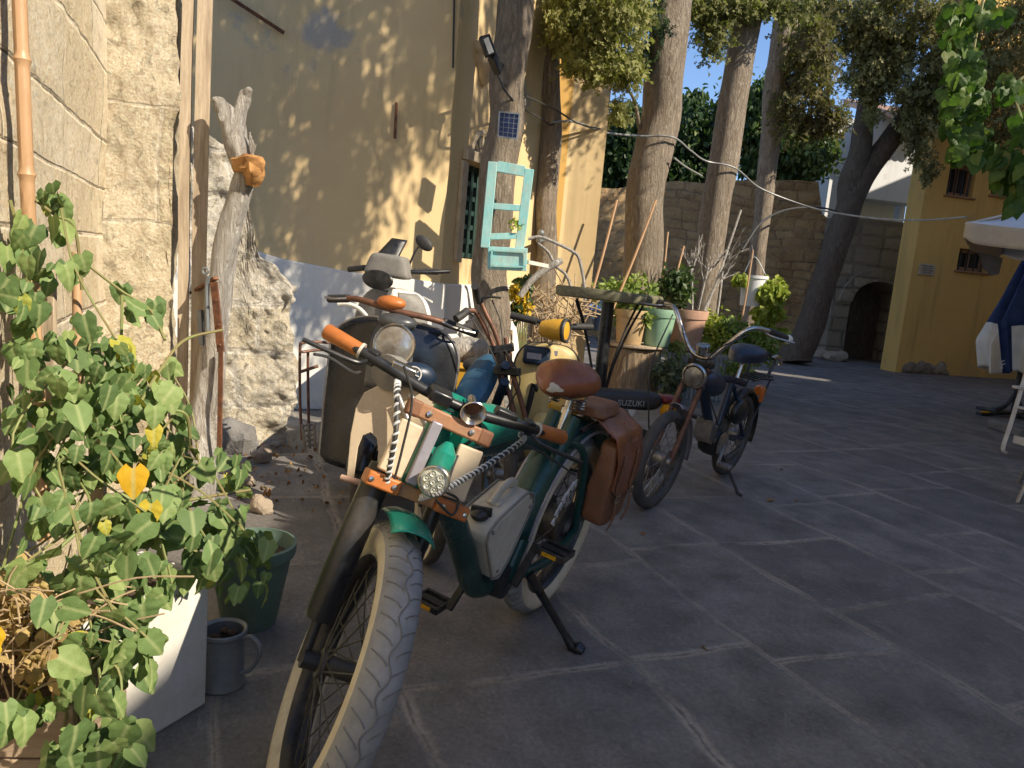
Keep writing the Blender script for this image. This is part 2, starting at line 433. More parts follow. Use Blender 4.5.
M['decal_grey'] = surf('grey_lettering', (0.34, 0.34, 0.33), (0.25, 0.25, 0.245), 0.5, 0, 20, 0.03)
M['solar'] = surf('solar_cells', (0.012, 0.016, 0.05), (0.02, 0.026, 0.075), 0.15, 0.2, 20, 0.02)
M['terracotta'] = surf('pale_terracotta', (0.50, 0.30, 0.21), (0.40, 0.24, 0.17), 0.8, 0, 7, 0.2, dirt=(0.55, 0.45, 0.36), dirt_amt=0.4)
M['tanpot'] = surf('tan_plastic_pot', (0.52, 0.36, 0.19), (0.43, 0.30, 0.16), 0.7, 0, 6, 0.1)
M['greenpot'] = surf('sage_green_pot', (0.27, 0.44, 0.30), (0.21, 0.36, 0.25), 0.6, 0, 6, 0.1, dirt=(0.36, 0.42, 0.33), dirt_amt=0.4)
M['darkgreenpot'] = surf('deep_green_pot', (0.13, 0.205, 0.16), (0.10, 0.165, 0.13), 0.5, 0, 6, 0.1, dirt=(0.22, 0.24, 0.19), dirt_amt=0.4)
M['soil'] = surf('dry_soil', (0.13, 0.085, 0.055), (0.07, 0.045, 0.03), 0.95, 0, 30, 1.0, 0.02)
M['zinc'] = surf('grey_zinc', (0.25, 0.275, 0.30), (0.17, 0.19, 0.21), 0.5, 0.45, 8, 0.1, dirt=(0.36, 0.35, 0.33), dirt_amt=0.4)
M['whitebox'] = surf('white_polystyrene', (0.74, 0.72, 0.68), (0.66, 0.64, 0.60), 0.8, 0, 4, 0.25, 0.005, dirt=(0.46, 0.39, 0.30), dirt_amt=0.7)
M['canvas'] = surf('white_canvas', (0.72, 0.73, 0.76), (0.63, 0.64, 0.68), 0.85, 0, 4, 0.1, 0.004, dirt=(0.55, 0.51, 0.44), dirt_amt=0.3)
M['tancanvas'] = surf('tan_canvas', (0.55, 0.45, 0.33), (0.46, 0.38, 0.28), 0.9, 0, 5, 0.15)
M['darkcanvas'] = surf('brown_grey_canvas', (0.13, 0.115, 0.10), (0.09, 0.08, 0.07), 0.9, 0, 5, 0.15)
M['bluecloth'] = surf('navy_cloth', (0.018, 0.045, 0.14), (0.012, 0.03, 0.10), 0.85, 0, 7, 0.3, 0.006)
M['whitecloth'] = surf('white_cloth', (0.68, 0.66, 0.62), (0.58, 0.56, 0.52), 0.85, 0, 7, 0.3, 0.006)
M['whitewood'] = surf('white_painted_wood', (0.68, 0.64, 0.57), (0.56, 0.52, 0.45), 0.6, 0, 9, 0.2, 0.003, dirt=(0.38, 0.30, 0.22), dirt_amt=0.4)
M['cable'] = surf('black_cable', (0.03, 0.03, 0.03), (0.05, 0.05, 0.05), 0.6, 0, 10, 0.05)
M['greycable'] = surf('grey_cable', (0.34, 0.34, 0.33), (0.24, 0.24, 0.23), 0.5, 0.2, 10, 0.05)
M['rock'] = surf('rough_rock', (0.40, 0.32, 0.24), (0.26, 0.21, 0.16), 0.95, 0, 7, 0.9, 0.02)
M['greyrock'] = surf('grey_rock', (0.22, 0.21, 0.20), (0.13, 0.125, 0.12), 0.95, 0, 7, 0.9, 0.02)
M['log'] = m_bark('stump_bark', (0.50, 0.38, 0.25), (0.21, 0.14, 0.085), 7)
M['twig'] = surf('dry_twigs', (0.48, 0.36, 0.22), (0.32, 0.225, 0.13), 0.9, 0, 20, 0.3)
M['stem'] = surf('green_stem', (0.20, 0.25, 0.08), (0.24, 0.18, 0.08), 0.7, 0, 12, 0.2)
M['bean'] = m_leaf('bean_leaf', [(0, (0.075, 0.13, 0.045)), (0.45, (0.155, 0.24, 0.082)), (0.80, (0.265, 0.35, 0.125)), (0.92, (0.40, 0.42, 0.08)), (0.97, (0.68, 0.44, 0.02)), (1, (0.64, 0.32, 0.02))], 0.2, 0.62, True)
M['dryleaf'] = m_leaf('dry_leaf', [(0, (0.30, 0.19, 0.09)), (0.5, (0.50, 0.35, 0.15)), (1, (0.62, 0.47, 0.20))], 0.25, 0.8)
M['deadleaf'] = m_leaf('dead_leaf', [(0, (0.13, 0.055, 0.025)), (0.5, (0.27, 0.13, 0.05)), (1, (0.40, 0.24, 0.09))], 0.15, 0.8)
M['cypress'] = m_leaf('cypress_foliage', [(0, (0.12, 0.125, 0.04)), (0.5, (0.26, 0.255, 0.095)), (1, (0.44, 0.42, 0.17))], 0.36, 0.7)
M['olive'] = m_leaf('brown_olive_foliage', [(0, (0.10, 0.085, 0.035)), (0.5, (0.22, 0.19, 0.08)), (1, (0.40, 0.36, 0.17))], 0.38, 0.7)
M['darkleaf'] = m_leaf('dark_green_foliage', [(0, (0.03, 0.055, 0.02)), (0.6, (0.08, 0.13, 0.045)), (1, (0.26, 0.31, 0.12))], 0.3, 0.45)
M['vine'] = m_leaf('vine_leaf', [(0, (0.04, 0.085, 0.018)), (0.5, (0.075, 0.145, 0.03)), (0.9, (0.14, 0.21, 0.05)), (1, (0.27, 0.24, 0.07))], 0.42, 0.5)
M['shrub'] = m_leaf('shrub_leaf', [(0, (0.10, 0.16, 0.04)), (0.5, (0.22, 0.30, 0.07)), (1, (0.38, 0.43, 0.12))], 0.3, 0.5)
M['limeleaf'] = m_leaf('lime_leaf', [(0, (0.20, 0.27, 0.04)), (0.5, (0.38, 0.42, 0.07)), (1, (0.52, 0.52, 0.12))], 0.35, 0.5)
M['petal'] = m_leaf('yellow_petal', [(0, (0.62, 0.38, 0.03)), (0.5, (0.74, 0.50, 0.04)), (1, (0.78, 0.62, 0.14))], 0.3, 0.5)
M['lavender'] = m_leaf('grey_green_leaf', [(0, (0.05, 0.08, 0.05)), (0.5, (0.10, 0.14, 0.09)), (1, (0.20, 0.24, 0.16))], 0.2, 0.7)
M['bluepetal'] = m_leaf('blue_petal', [(0, (0.05, 0.10, 0.35)), (0.5, (0.08, 0.20, 0.55)), (1, (0.25, 0.40, 0.65))], 0.2, 0.6)


# ------------------------------------------------------------------ mesh builder
def frame_of(d):
    d = V(d).normalized()
    a = V((0, 0, 1)) if abs(d.z) < 0.92 else V((1, 0, 0))
    x = a.cross(d).normalized()
    y = d.cross(x)
    return x, y, d


class MB:
    def __init__(s, mx=None):
        s.v, s.f, s.mi = [], [], []
        s.mx = mx or Matrix()
        s.cur = 0

    def add(s, vs, fs):
        o = len(s.v)
        s.v += [s.mx @ V(p) for p in vs]
        s.f += [tuple(i + o for i in f) for f in fs]
        s.mi += [s.cur] * len(fs)
        return s

    def box(s, c, size, rot=None):
        c = V(c)
        hx, hy, hz = size[0] / 2, size[1] / 2, size[2] / 2
        q = [V((x, y, z)) for z in (-hz, hz) for y in (-hy, hy) for x in (-hx, hx)]
        if rot is not None:
            q = [rot @ p for p in q]
        return s.add([c + p for p in q], [(0, 2, 3, 1), (4, 5, 7, 6), (0, 1, 5, 4), (1, 3, 7, 5), (3, 2, 6, 7), (2, 0, 4, 6)])

    def bar(s, a, b, wd, ht, side=None):
        a, b = V(a), V(b)
        d = (b - a).normalized()
        if side is not None:
            x = V(side)
            x = (x - d * x.dot(d)).normalized()
            y = d.cross(x)
        else:
            x, y, _ = frame_of(d)
        vs = [p + x * (i * wd / 2) + y * (j * ht / 2) for p in (a, b) for i, j in ((-1, -1), (1, -1), (1, 1), (-1, 1))]
        return s.add(vs, [(3, 2, 1, 0), (4, 5, 6, 7), (0, 1, 5, 4), (1, 2, 6, 5), (2, 3, 7, 6), (3, 0, 4, 7)])

    def tube(s, pts, r, n=8, closed=False, caps=True, flat=1.0):
        pts = [V(p) for p in pts]
        m = len(pts)
        rs = r if isinstance(r, (list, tuple)) else [r] * m
        vs, fs = [], []
        x = None
        for i, p in enumerate(pts):
            if closed:
                d = (pts[(i + 1) % m] - pts[i - 1]).normalized()
            else:
                d = (pts[min(i + 1, m - 1)] - pts[max(i - 1, 0)]).normalized()
            if x is None:
                x, y, _ = frame_of(d)
            else:
                x = x - d * x.dot(d)
                x = x.normalized() if x.length > 1e-6 else frame_of(d)[0]
                y = d.cross(x)
            for k in range(n):
                a = 2 * math.pi * k / n
                vs.append(p + (x * math.cos(a) + y * math.sin(a) * flat) * rs[i])
        for i in range(m if closed else m - 1):
            j = (i + 1) % m
            for k in range(n):
                k2 = (k + 1) % n
                fs.append((i * n + k, i * n + k2, j * n + k2, j * n + k))
        if caps and not closed:
            fs.append(tuple(range(n))[::-1])
            fs.append(tuple((m - 1) * n + k for k in range(n)))
        return s.add(vs, fs)

    def lathe(s, prof, c=(0, 0, 0), axis=(0, 0, 1), n=24, sx=1.0, sy=1.0):
        x, y, d = frame_of(axis)
        c = V(c)
        vs, fs = [], []
        for r, z in prof:
            for k in range(n):
                a = 2 * math.pi * k / n
                vs.append(c + d * z + x * (r * sx * math.cos(a)) + y * (r * sy * math.sin(a)))
        for i in range(len(prof) - 1):
            for k in range(n):
                k2 = (k + 1) % n
                fs.append((i * n + k, i * n + k2, (i + 1) * n + k2, (i + 1) * n + k))
        if prof[0][0] > 1e-5:
            fs.append(tuple(range(n))[::-1])
        if prof[-1][0] > 1e-5:
            fs.append(tuple((len(prof) - 1) * n + k for k in range(n)))
        return s.add(vs, fs)

    def torus(s, c, axis, RR, r, n=40, m=10, flat=1.0, arc=None):
        """flat squeezes the section along the axis; arc=(a0, a1) in degrees gives part of it"""
        x, y, d = frame_of(axis)
        return s._tor(V(c), x, y, d, RR, r, n, m, flat, arc)

    def _tor(s, c, x, y, d, RR, r, n, m, flat, arc):
        vs, fs = [], []
        full = arc is None
        a0, a1 = (0, 360) if full else arc
        cnt = n if full else n + 1
        for i in range(cnt):
            a = R(a0 + (a1 - a0) * i / n)
            e = x * math.cos(a) + y * math.sin(a)
            for k in range(m):
                b = 2 * math.pi * k / m
                vs.append(c + e * (RR + r * math.cos(b)) + d * (r * flat * math.sin(b)))
        for i in range(n):
            j = (i + 1) % cnt
            for k in range(m):
                k2 = (k + 1) % m
                fs.append((i * m + k, j * m + k, j * m + k2, i * m + k2))
        return s.add(vs, fs)

    def ell(s, c, rad, n=18, m=10, rot=None):
        c = V(c)
        vs, fs = [], []
        for i in range(m + 1):
            t = math.pi * i / m
            for k in range(n):
                a = 2 * math.pi * k / n
                p = V((rad[0] * math.sin(t) * math.cos(a), rad[1] * math.sin(t) * math.sin(a), rad[2] * math.cos(t)))
                if rot is not None:
                    p = rot @ p
                vs.append(c + p)
        for i in range(m):
            for k in range(n):
                k2 = (k + 1) % n
                fs.append((i * n + k, (i + 1) * n + k, (i + 1) * n + k2, i * n + k2))
        return s.add(vs, fs)

    def plate(s, poly, t, mx):
        """flat outline (x, y) extruded by t along local z, placed by mx"""
        n = len(poly)
        vs = [mx @ V((x, y, z)) for z in (0, t) for x, y in poly]
        fs = [tuple(range(n))[::-1], tuple(range(n, 2 * n))]
        fs += [(i, (i + 1) % n, n + (i + 1) % n, n + i) for i in range(n)]
        return s.add(vs, fs)

    def sheet(s, fn, nu, nv):
        vs = [fn(i / nu, j / nv) for j in range(nv + 1) for i in range(nu + 1)]
        fs = [(j * (nu + 1) + i, j * (nu + 1) + i + 1, (j + 1) * (nu + 1) + i + 1, (j + 1) * (nu + 1) + i) for j in range(nv) for i in range(nu)]
        return s.add(vs, fs)

    def build(s, name, mat, parent=None, bevel=0.0, smooth=True, solid=0.0, world=False, sub=0, angle=40):
        me = bpy.data.meshes.new(name)
        vs = s.v
        if world and parent is not None:
            inv = ROOTS[parent.name].inverted()
            vs = [inv @ p for p in vs]
        me.from_pydata([tuple(p) for p in vs], [], s.f)
        mats = mat if isinstance(mat, (list, tuple)) else [mat]
        for q in mats:
            me.materials.append(M[q] if isinstance(q, str) else q)
        if len(mats) > 1:
            me.polygons.foreach_set('material_index', s.mi)
        me.update()
        if smooth:
            me.polygons.foreach_set('use_smooth', [True] * len(me.polygons))
            me.set_sharp_from_angle(angle=R(angle))
        o = bpy.data.objects.new(name, me)
        COL.objects.link(o)
        if parent is not None:
            o.parent = parent
        if solid:
            q = o.modifiers.new('thickness', 'SOLIDIFY')
            q.thickness = solid
            q.offset = 0
        if sub:
            q = o.modifiers.new('smooth', 'SUBSURF')
            q.levels = q.render_levels = sub
        if bevel:
            q = o.modifiers.new('edge', 'BEVEL')
            q.width = bevel
            q.segments = 2
            q.limit_method = 'ANGLE'
            q.angle_limit = R(35)
        return o


ROOTS = {}


def tag(o, label=None, cat=None, group=None, kind=None):
    if label:
        o['label'] = label
    if cat:
        o['category'] = cat
    if group:
        o['group'] = group
    if kind:
        o['kind'] = kind
    return o


def thing(name, label, cat, loc=(0, 0, 0), rz=0.0, group=None, mx=None):
    o = bpy.data.objects.new(name, None)
    o.empty_display_size = 0.1
    COL.objects.link(o)
    m = mx if mx is not None else Matrix.Translation(V(loc)) @ Matrix.Rotation(rz, 4, 'Z')
    o.matrix_world = m
    ROOTS[o.name] = m.copy()
    return tag(o, label, cat, group)


def solo(mb, name, mat, label, cat, loc, group=None, kind=None, **kw):
    """a thing that is one mesh; its origin sits at loc, the mesh was collected in world space"""
    loc = V(loc)
    mb.v = [p - loc for p in mb.v]
    o = mb.build(name, mat, None, **kw)
    o.location = loc
    return tag(o, label, cat, group, kind)


def curve(pts, n=8):
    """Catmull-Rom through the points"""
    pts = [V(p) for p in pts]
    q = [pts[0] * 2 - pts[1]] + pts + [pts[-1] * 2 - pts[-2]]
    out = []
    for i in range(1, len(q) - 2):
        p0, p1, p2, p3 = q[i - 1:i + 3]
        for k in range(n):
            t = k / n
            out.append(0.5 * ((2 * p1) + (p2 - p0) * t + (2 * p0 - 5 * p1 + 4 * p2 - p3) * t * t + (3 * p1 - p0 - 3 * p2 + p3) * t ** 3))
    out.append(pts[-1])
    return out


def text(name, body, size, mat, parent, mx, extr=0.0008):
    c = bpy.data.curves.new(name, 'FONT')
    c.body = body
    c.size = size
    c.extrude = extr
    c.align_x = 'CENTER'
    c.align_y = 'CENTER'
    c.materials.append(M[mat])
    tmp = bpy.data.objects.new(name, c)
    COL.objects.link(tmp)
    dg_ = bpy.context.evaluated_depsgraph_get()
    me = bpy.data.meshes.new_from_object(tmp.evaluated_get(dg_))
    bpy.data.objects.remove(tmp)
    o = bpy.data.objects.new(name, me)
    COL.objects.link(o)
    o.parent = parent
    o.matrix_local = mx
    return o


# ---- leaves
RNG = np.random.default_rng(11)
def heart_shape(rows=13, cols=8):
    """a broad pointed leaf with a folded midrib, side veins pressed in and a nodding tip"""
    vs, fs = [], []
    for j in range(rows + 1):
        v = j / rows
        wd = .47 * math.sin(math.pi * min(1, (.035 + .965 * v)) ** .62) ** .85 if v < 1 else 0.0
        for i in range(cols + 1):
            u = 2 * i / cols - 1
            x = u * wd * (1 + .05 * math.sin(v * 17 + u * 3))
            y = v - .17 * abs(u) ** 1.6 * (1 - v) ** 2
            z = .20 * abs(x) - .28 * v * v + .020 * math.sin(v * 21 - abs(u) * 5.5) * min(1, abs(u) * 2.2) - .12 * abs(u) ** 3 * wd
            vs.append((x, y, z))
    for j in range(rows):
        for i in range(cols):
            a = j * (cols + 1) + i
            fs.append((a, a + 1, a + cols + 2, a + cols + 1))
    return np.array(vs), fs


HEART_V, HEART_F = heart_shape()
OVAL_V = np.array([(0, 0, 0), (-.26, .35, .05), (-.2, .7, .03), (0, 1, -.08), (.2, .7, .03), (.26, .35, .05), (0, .5, -.01)])
OVAL_F = [(0, 6, 1), (1, 6, 2), (2, 6, 3), (3, 6, 4), (4, 6, 5), (5, 6, 0)]
DIAM_V = np.array([(0, 0, 0), (-.22, .45, .02), (0, 1, 0), (.22, .45, .02)])
DIAM_F = [(0, 3, 2, 1)]
SPRIG_V = np.array([(-.03, 0, 0), (.03, 0, 0), (.02, 1, 0), (-.02, 1, 0), (0, .2, 0), (-.3, .5, .05), (-.12, .62, .02), (0, .25, 0), (.32, .55, -.05), (.12, .66, 0), (0, .5, 0), (-.22, .9, -.05), (-.05, .95, 0), (0, .55, 0), (.2, .95, .05), (.04, 1, 0)])
SPRIG_F = [(0, 1, 2, 3), (4, 6, 5), (7, 8, 9), (10, 12, 11), (13, 14, 15)]
SPRAY_V = SPRIG_V * np.array([[.26, 1, .26]])
SHAPES = {'spray': (SPRAY_V, SPRIG_F), 'heart': (HEART_V, HEART_F), 'oval': (OVAL_V, OVAL_F), 'diamond': (DIAM_V, DIAM_F), 'sprig': (SPRIG_V, SPRIG_F)}


def leaves(name, mat, parent, pos, size, tone, shape='diamond', tip=(0, 0, -1), tipj=0.8, nrm=(0, -0.3, 1), nrmj=0.8, world=True, loc=None):
    """many leaves in one mesh: pos (n,3), size (n), tone (n); tip and normal directions with random spread"""
    sv, sf = SHAPES[shape]
    n = len(pos)
    t = np.asarray(tip, float)[None, :] + RNG.normal(0, tipj, (n, 3))
    t /= np.linalg.norm(t, axis=1)[:, None]
    z = np.asarray(nrm, float)[None, :] + RNG.normal(0, nrmj, (n, 3))
    z -= t * (z * t).sum(1)[:, None]
    z /= np.maximum(np.linalg.norm(z, axis=1)[:, None], 1e-6)
    x = np.cross(t, z)
    bend = RNG.uniform(0.3, 1.7, n)[:, None, None]
    wid = RNG.uniform(0.8, 1.15, n)[:, None, None]
    P = (x[:, None, :] * (sv[None, :, 0:1] * wid) + t[:, None, :] * sv[None, :, 1:2] + z[:, None, :] * (sv[None, :, 2:3] * bend)) * np.asarray(size)[:, None, None] + np.asarray(pos)[:, None, :]
    P = P.reshape(-1, 3)
    base = loc if loc is not None else (ROOTS[parent.name].translation if parent is not None else V((0, 0, 0)))
    if world:
        P = P - np.array(base)[None, :]
    k = len(sv)
    loops, starts, totals = [], [], []
    fl = np.concatenate([np.array(f) for f in sf])
    cnt = np.array([len(f) for f in sf])
    allv = (fl[None, :] + (np.arange(n) * k)[:, None]).reshape(-1)
    tot = np.tile(cnt, n)
    st = np.concatenate([[0], np.cumsum(tot)[:-1]])
    me = bpy.data.meshes.new(name)
    me.vertices.add(len(P))
    me.vertices.foreach_set('co', P.reshape(-1).astype(np.float32))
    me.loops.add(len(allv))
    me.loops.foreach_set('vertex_index', allv.astype(np.int32))
    me.polygons.add(len(tot))
    me.polygons.foreach_set('loop_start', st.astype(np.int32))
    me.polygons.foreach_set('loop_total', tot.astype(np.int32))
    me.update(calc_edges=True)
    me.validate()
    at_ = me.attributes.new('tone', 'FLOAT', 'POINT')
    at_.data.foreach_set('value', np.repeat(np.clip(tone, 0, 1), k).astype(np.float32))
    rb_ = me.attributes.new('rib', 'FLOAT', 'POINT')
    rb_.data.foreach_set('value', np.tile(np.abs(sv[:, 0]), n).astype(np.float32))
    me.polygons.foreach_set('use_smooth', np.ones(len(tot), bool))
    me.materials.append(M[mat])
    o = bpy.data.objects.new(name, me)
    COL.objects.link(o)
    if parent is not None:
        o.parent = parent
    elif world:
        o.location = base
    return o


def cloud(blobs):
    """blobs: (centre, (rx,ry,rz), clusters, leaves per cluster, cluster radius or (rx,ry,rz)) -> positions, cluster tone"""
    P, T = [], []
    for c, rad, nc, nl, cr in blobs:
        d = RNG.normal(0, 1, (nc, 3))
        d /= np.linalg.norm(d, axis=1)[:, None]
        rr = RNG.uniform(0.15, 1, nc) ** 0.5
        cc = np.array(c)[None, :] + d * rr[:, None] * np.array(rad)[None, :]
        cr = np.array(cr if isinstance(cr, (tuple, list)) else (cr, cr, cr))
        q = cc[:, None, :] + RNG.normal(0, 0.5, (nc, nl, 3)) * cr[None, None, :]
        tn = RNG.uniform(0.15, 0.8, nc)[:, None] + RNG.normal(0, 0.13, (nc, nl))
        P.append(q.reshape(-1, 3))
        T.append(tn.reshape(-1))
    return np.concatenate(P), np.concatenate(T)


def pxblob(px, py, Y, rx, ry, nc, nl, cr, rd=None):
    """a blob given by where it is seen and how far away; radii in photo pixels turned to metres"""
    k = Y / FPX
    return (tuple(at(px, py, Y)), (rx * k, (rd if rd is not None else (rx + ry) / 2 * k), ry * k), nc, nl, cr)


U = V((-0.3665, 0.9304, 0))     # along the street, away from the camera
W = V((0.9304, 0.3665, 0))      # across the street, to the right

# ================================================================== THE SETTING
def placed(mb, name, mat, mx, label=None, cat=None, kind=None, **kw):
    o = mb.build(name, mat, None, **kw)
    o.matrix_world = mx
    ROOTS[o.name] = mx.copy()
    return tag(o, label, cat, None, kind)


def wall_mx(p, d):
    """local x runs along d, local y points back into the wall (away from the viewer on the right-hand side rule)"""
    d = V((d[0], d[1], 0)).normalized()
    y = V((-d.y, d.x, 0))
    return Matrix(((d.x, y.x, 0, p[0]), (d.y, y.y, 0, p[1]), (0, 0, 1, p[2] if len(p) > 2 else 0), (0, 0, 0, 1)))


def holed_wall(mb, L, H, holes, depth=0.18, thick=0.4):
    """front face on y = 0 with rectangular openings (x0, x1, z0, z1), reveals going back, sides and top"""
    xs = sorted({0, L} | {h[0] for h in holes} | {h[1] for h in holes})
    zs = sorted({0, H} | {h[2] for h in holes} | {h[3] for h in holes})
    for i in range(len(xs) - 1):
        for j in range(len(zs) - 1):
            cx, cz = (xs[i] + xs[i + 1]) / 2, (zs[j] + zs[j + 1]) / 2
            if any(h[0] < cx < h[1] and h[2] < cz < h[3] for h in holes):
                continue
            mb.add([(xs[i], 0, zs[j]), (xs[i + 1], 0, zs[j]), (xs[i + 1], 0, zs[j + 1]), (xs[i], 0, zs[j + 1])], [(0, 1, 2, 3)])
    for a, b, c, d in holes:
        q = [(a, c), (b, c), (b, d), (a, d)]
        for k in range(4):
            (x0, z0), (x1, z1) = q[k], q[(k + 1) % 4]
            mb.add([(x0, 0, z0), (x0, depth, z0), (x1, depth, z1), (x1, 0, z1)], [(0, 1, 2, 3)])
    q = [(0, 0), (L, 0), (L, H), (0, H)]
    for k in (1, 2, 3):
        (x0, z0), (x1, z1) = q[k], q[(k + 1) % 4]
        mb.add([(x0, 0, z0), (x1, 0, z1), (x1, thick, z1), (x0, thick, z0)], [(0, 1, 2, 3)])


# ---- ground: one sheet to the horizon, its local x running along the paving courses
g = MB()
g.add([(-150, -150, 0), (150, -150, 0), (150, 150, 0), (-150, 150, 0)], [(0, 1, 2, 3)])
placed(g, 'ground', 'ground', wall_mx((0, 0, 0), U), kind='structure', smooth=False)

# ---- left: coursed ashlar wall, pier, timbers, ruined stub
A = at(106, 300, 3.55)
A.z = 0
g = MB()
LL = 6.0
q = []


def ash(s, t):
    x, z = s * LL, t * 4.6
    n = mnoise.fractal(V((x * 1.4, z * 1.4, 0.3)), 1.0, 2.0, 4) * 0.02 + mnoise.noise(V((x * 9, z * 9, 4))) * 0.006
    return V((x, n, z))


g.sheet(ash, 240, 180)
g.box((LL / 2, 0.33, 2.3), (LL, 0.5, 4.59))
placed(g, 'ashlar_wall', 'ashlar', wall_mx(A - U * (LL - 0.25), U), 'sunlit wall of big coursed limestone blocks along the left edge', 'wall')

PW = 0.300
g = MB()


def pier(s, t):
    # wraps round the right-hand corner
    z = t * 4.5
    if s < 0.7:
        x, y = s / 0.7 * PW, 0.0
    else:
        x, y = PW, (s - 0.7) / 0.3 * 0.5
    n = mnoise.fractal(V((x * 3.0 + 5, z * 2.2, 2 + y)), 1.0, 2.0, 5) * 0.05 + mnoise.noise(V((x * 14, z * 12, 9 + y))) * 0.010
    return V((x - (n if s >= 0.7 else 0), y + n, z))


g.sheet(pier, 60, 340)
placed(g, 'stone_pier', 'pier', wall_mx(A - W * 0.012 - U * 0.02, W), 'narrow pier of rough worn limestone at the end of the block wall', 'pier')

for i, (x0, x1, lab) in enumerate(((PW + 0.012, PW + 0.060, 'narrow upright timber fixed against the rough stone pier'), (PW + 0.074, PW + 0.140, 'wider upright timber right of the narrow one, edging the doorway'))):
    p = A + W * x0
    g = MB()

    def plank(s, t, x0=x0, x1=x1):
        k = [(0, -0.02), (1, -0.02), (1, .06), (0, .06), (0, -0.02)]
        a = min(int(s * 4), 3)
        f = s * 4 - a
        e = [k[a][0] + (k[a + 1][0] - k[a][0]) * f, k[a][1] + (k[a + 1][1] - k[a][1]) * f]
        z = t * 4.4
        wob = mnoise.noise(V((z * 0.8, i * 5, 0))) * 0.010 + mnoise.noise(V((z * 3, i * 5, 3))) * 0.003
        return p + W * (e[0] * (x1 - x0) + wob) + U * e[1] + V((0, 0, z))
    g.sheet(plank, 8, 90)
    solo(g, 'upright_timber', 'oldwood', lab, 'timber', p, angle=60)

SB = gnd(203, 447)
SB.z = 0
g = MB()
prof = [(0, 1.95), (.10, 1.86), (.20, 1.86), (.26, 1.80), (.31, 1.62), (.35, 1.36), (.40, 1.22), (.50, 1.14), (.62, 1.02), (.70, .98)]


def ph(x):
    for (a, b), (c, d) in zip(prof, prof[1:]):
        if x <= c:
            return b + (d - b) * (x - a) / (c - a)
    return prof[-1][1]


def stub(s, t):
    SWd = 0.62
    if s < 0.7:
        x, y = s / 0.7 * SWd, 0.0
    else:
        x, y = SWd, (s - 0.7) / 0.3 * 0.6
    h = ph(x)
    if t < 0.8:
        z = t / 0.8 * h
    else:
        z = h
        f = (t - 0.8) / 0.2
        y = y + (0.6 - y) * f
        x = x - f * 0.05
    p = V((x * 4.2 + 3, z * 4.2, y * 4))
    n = mnoise.fractal(p, 0.9, 2.1, 5) * 0.065 + (mnoise.voronoi(p * 0.8)[0][0] - 0.4) * 0.06
    return V((x - (n if s >= 0.7 else n * 0.2), y + n * (1 if t < 0.85 else 0.2), z + (n * -0.5 if t >= 0.8 else 0)))


g.sheet(stub, 70, 150)
placed(g, 'ruined_wall', 'rubble_white', wall_mx(SB + W * (-0.10), W), 'crumbling whitewashed rubble wall stub sloping down behind the driftwood', 'wall', angle=60)

# loose rocks at its foot
for i, (px, py, s, mt, lab) in enumerate(((236, 452, .15, 'greyrock', 'large grey rock lying at the foot of the driftwood post'), (262, 462, .07, 'rock', 'small tan rock beside the grey rock at the ruined wall'), (243, 486, .055, 'rock', 'flat pale stone lying just behind the dark green pot'), (262, 512, .06, 'rock', 'broken paving stone against the rim of the dark green pot'))):
    c = gnd(px, py)
    g = MB()
    g.ell((0, 0, s * 0.55), (s, s * 0.8, s * 0.75), 20, 12)
    g.v = [p + p.normalized() * (mnoise.fractal(p * (3.2 / s * 0.3) + V((i * 7, 0, 0)), 1, 2, 4) * s * 0.35) for p in g.v]
    g.v = [V((p.x, p.y, max(p.z, 0))) + c for p in g.v]
    solo(g, 'rock', mt, lab, 'rock', c, angle=30)

# ---- the church-like plaster building: two faces meeting at a corner, a bay behind, its window
P0 = at(150, 300, 5.55)
P0.z = 0
s1, _ = on_line(446, 200, P0, W)
P1 = P0 + W * s1
D2 = V((0.454, 0.891, 0))
P2 = P1 + D2 * 1.95
s3, _ = on_line(600, 200, P2, W)
P3 = P2 + W * s3
BH = 7.2
bld = thing('plaster_building', 'tall ochre plastered building with whitewashed foot behind the scooters', 'building', P0)
bl_in = ROOTS[bld.name].inverted()


def face(name, mat, p, d, L, holes=(), H=BH, depth=0.2):
    g = MB()
    holed_wall(g, L, H, list(holes), depth)
    o = g.build(name, mat, bld, smooth=False)
    o.matrix_local = bl_in @ wall_mx(p, d)
    return o


face('wall', 'plaster', P0, W, s1)
a0, zt = on_line(466.5, 162, P1, D2)
a1, _ = on_line(487, 170, P1, D2)
_, zb = on_line(460, 258, P1, D2)
face('wall', 'plaster', P1, D2, 1.95, [(a0, a1, zb, zt)])
face('wall', 'shaded_orange_plaster', P2, W, s3 * 0.30)  # strip of the bay in shadow, its shade put into the plaster colour
face('wall', 'plaster', P2 + W * s3 * 0.30, W, s3 * 0.70)
face('wall', 'plaster', P3, U, 3.0)
m2 = bl_in @ wall_mx(P1, D2)
# green slatted shutter in the opening, frame round it, fanlight above
g = MB()
fw_ = a1 - a0
for k in range(4):
    x = a0 + 0.02 + (fw_ - 0.04) * k / 3
    g.box((x, 0.09, (zb + zt) / 2), (0.045, 0.05, zt - zb))
for k in range(7):
    z = zb + 0.03 + (zt - zb - 0.06) * k / 6
    g.box((a0 + fw_ / 2, 0.095, z), (fw_, 0.035, 0.045))
o = g.build('shutter', 'shutter', bld, bevel=0.004)
o.matrix_local = m2
g = MB()
g.box((a0 + fw_ / 2, 0.17, (zb + zt) / 2), (fw_ + .02, 0.02, zt - zb + .02))
g.build('window_pane', 'glass', bld).matrix_local = m2
fl0, fz0 = on_line(468.5, 157, P1, D2)
fl1, _ = on_line(490, 160, P1, D2)
_, fzt = on_line(476, 131, P1, D2)
g = MB()
cxx, rr, hh = (fl0 + fl1) / 2, (fl1 - fl0) / 2, fzt - fz0
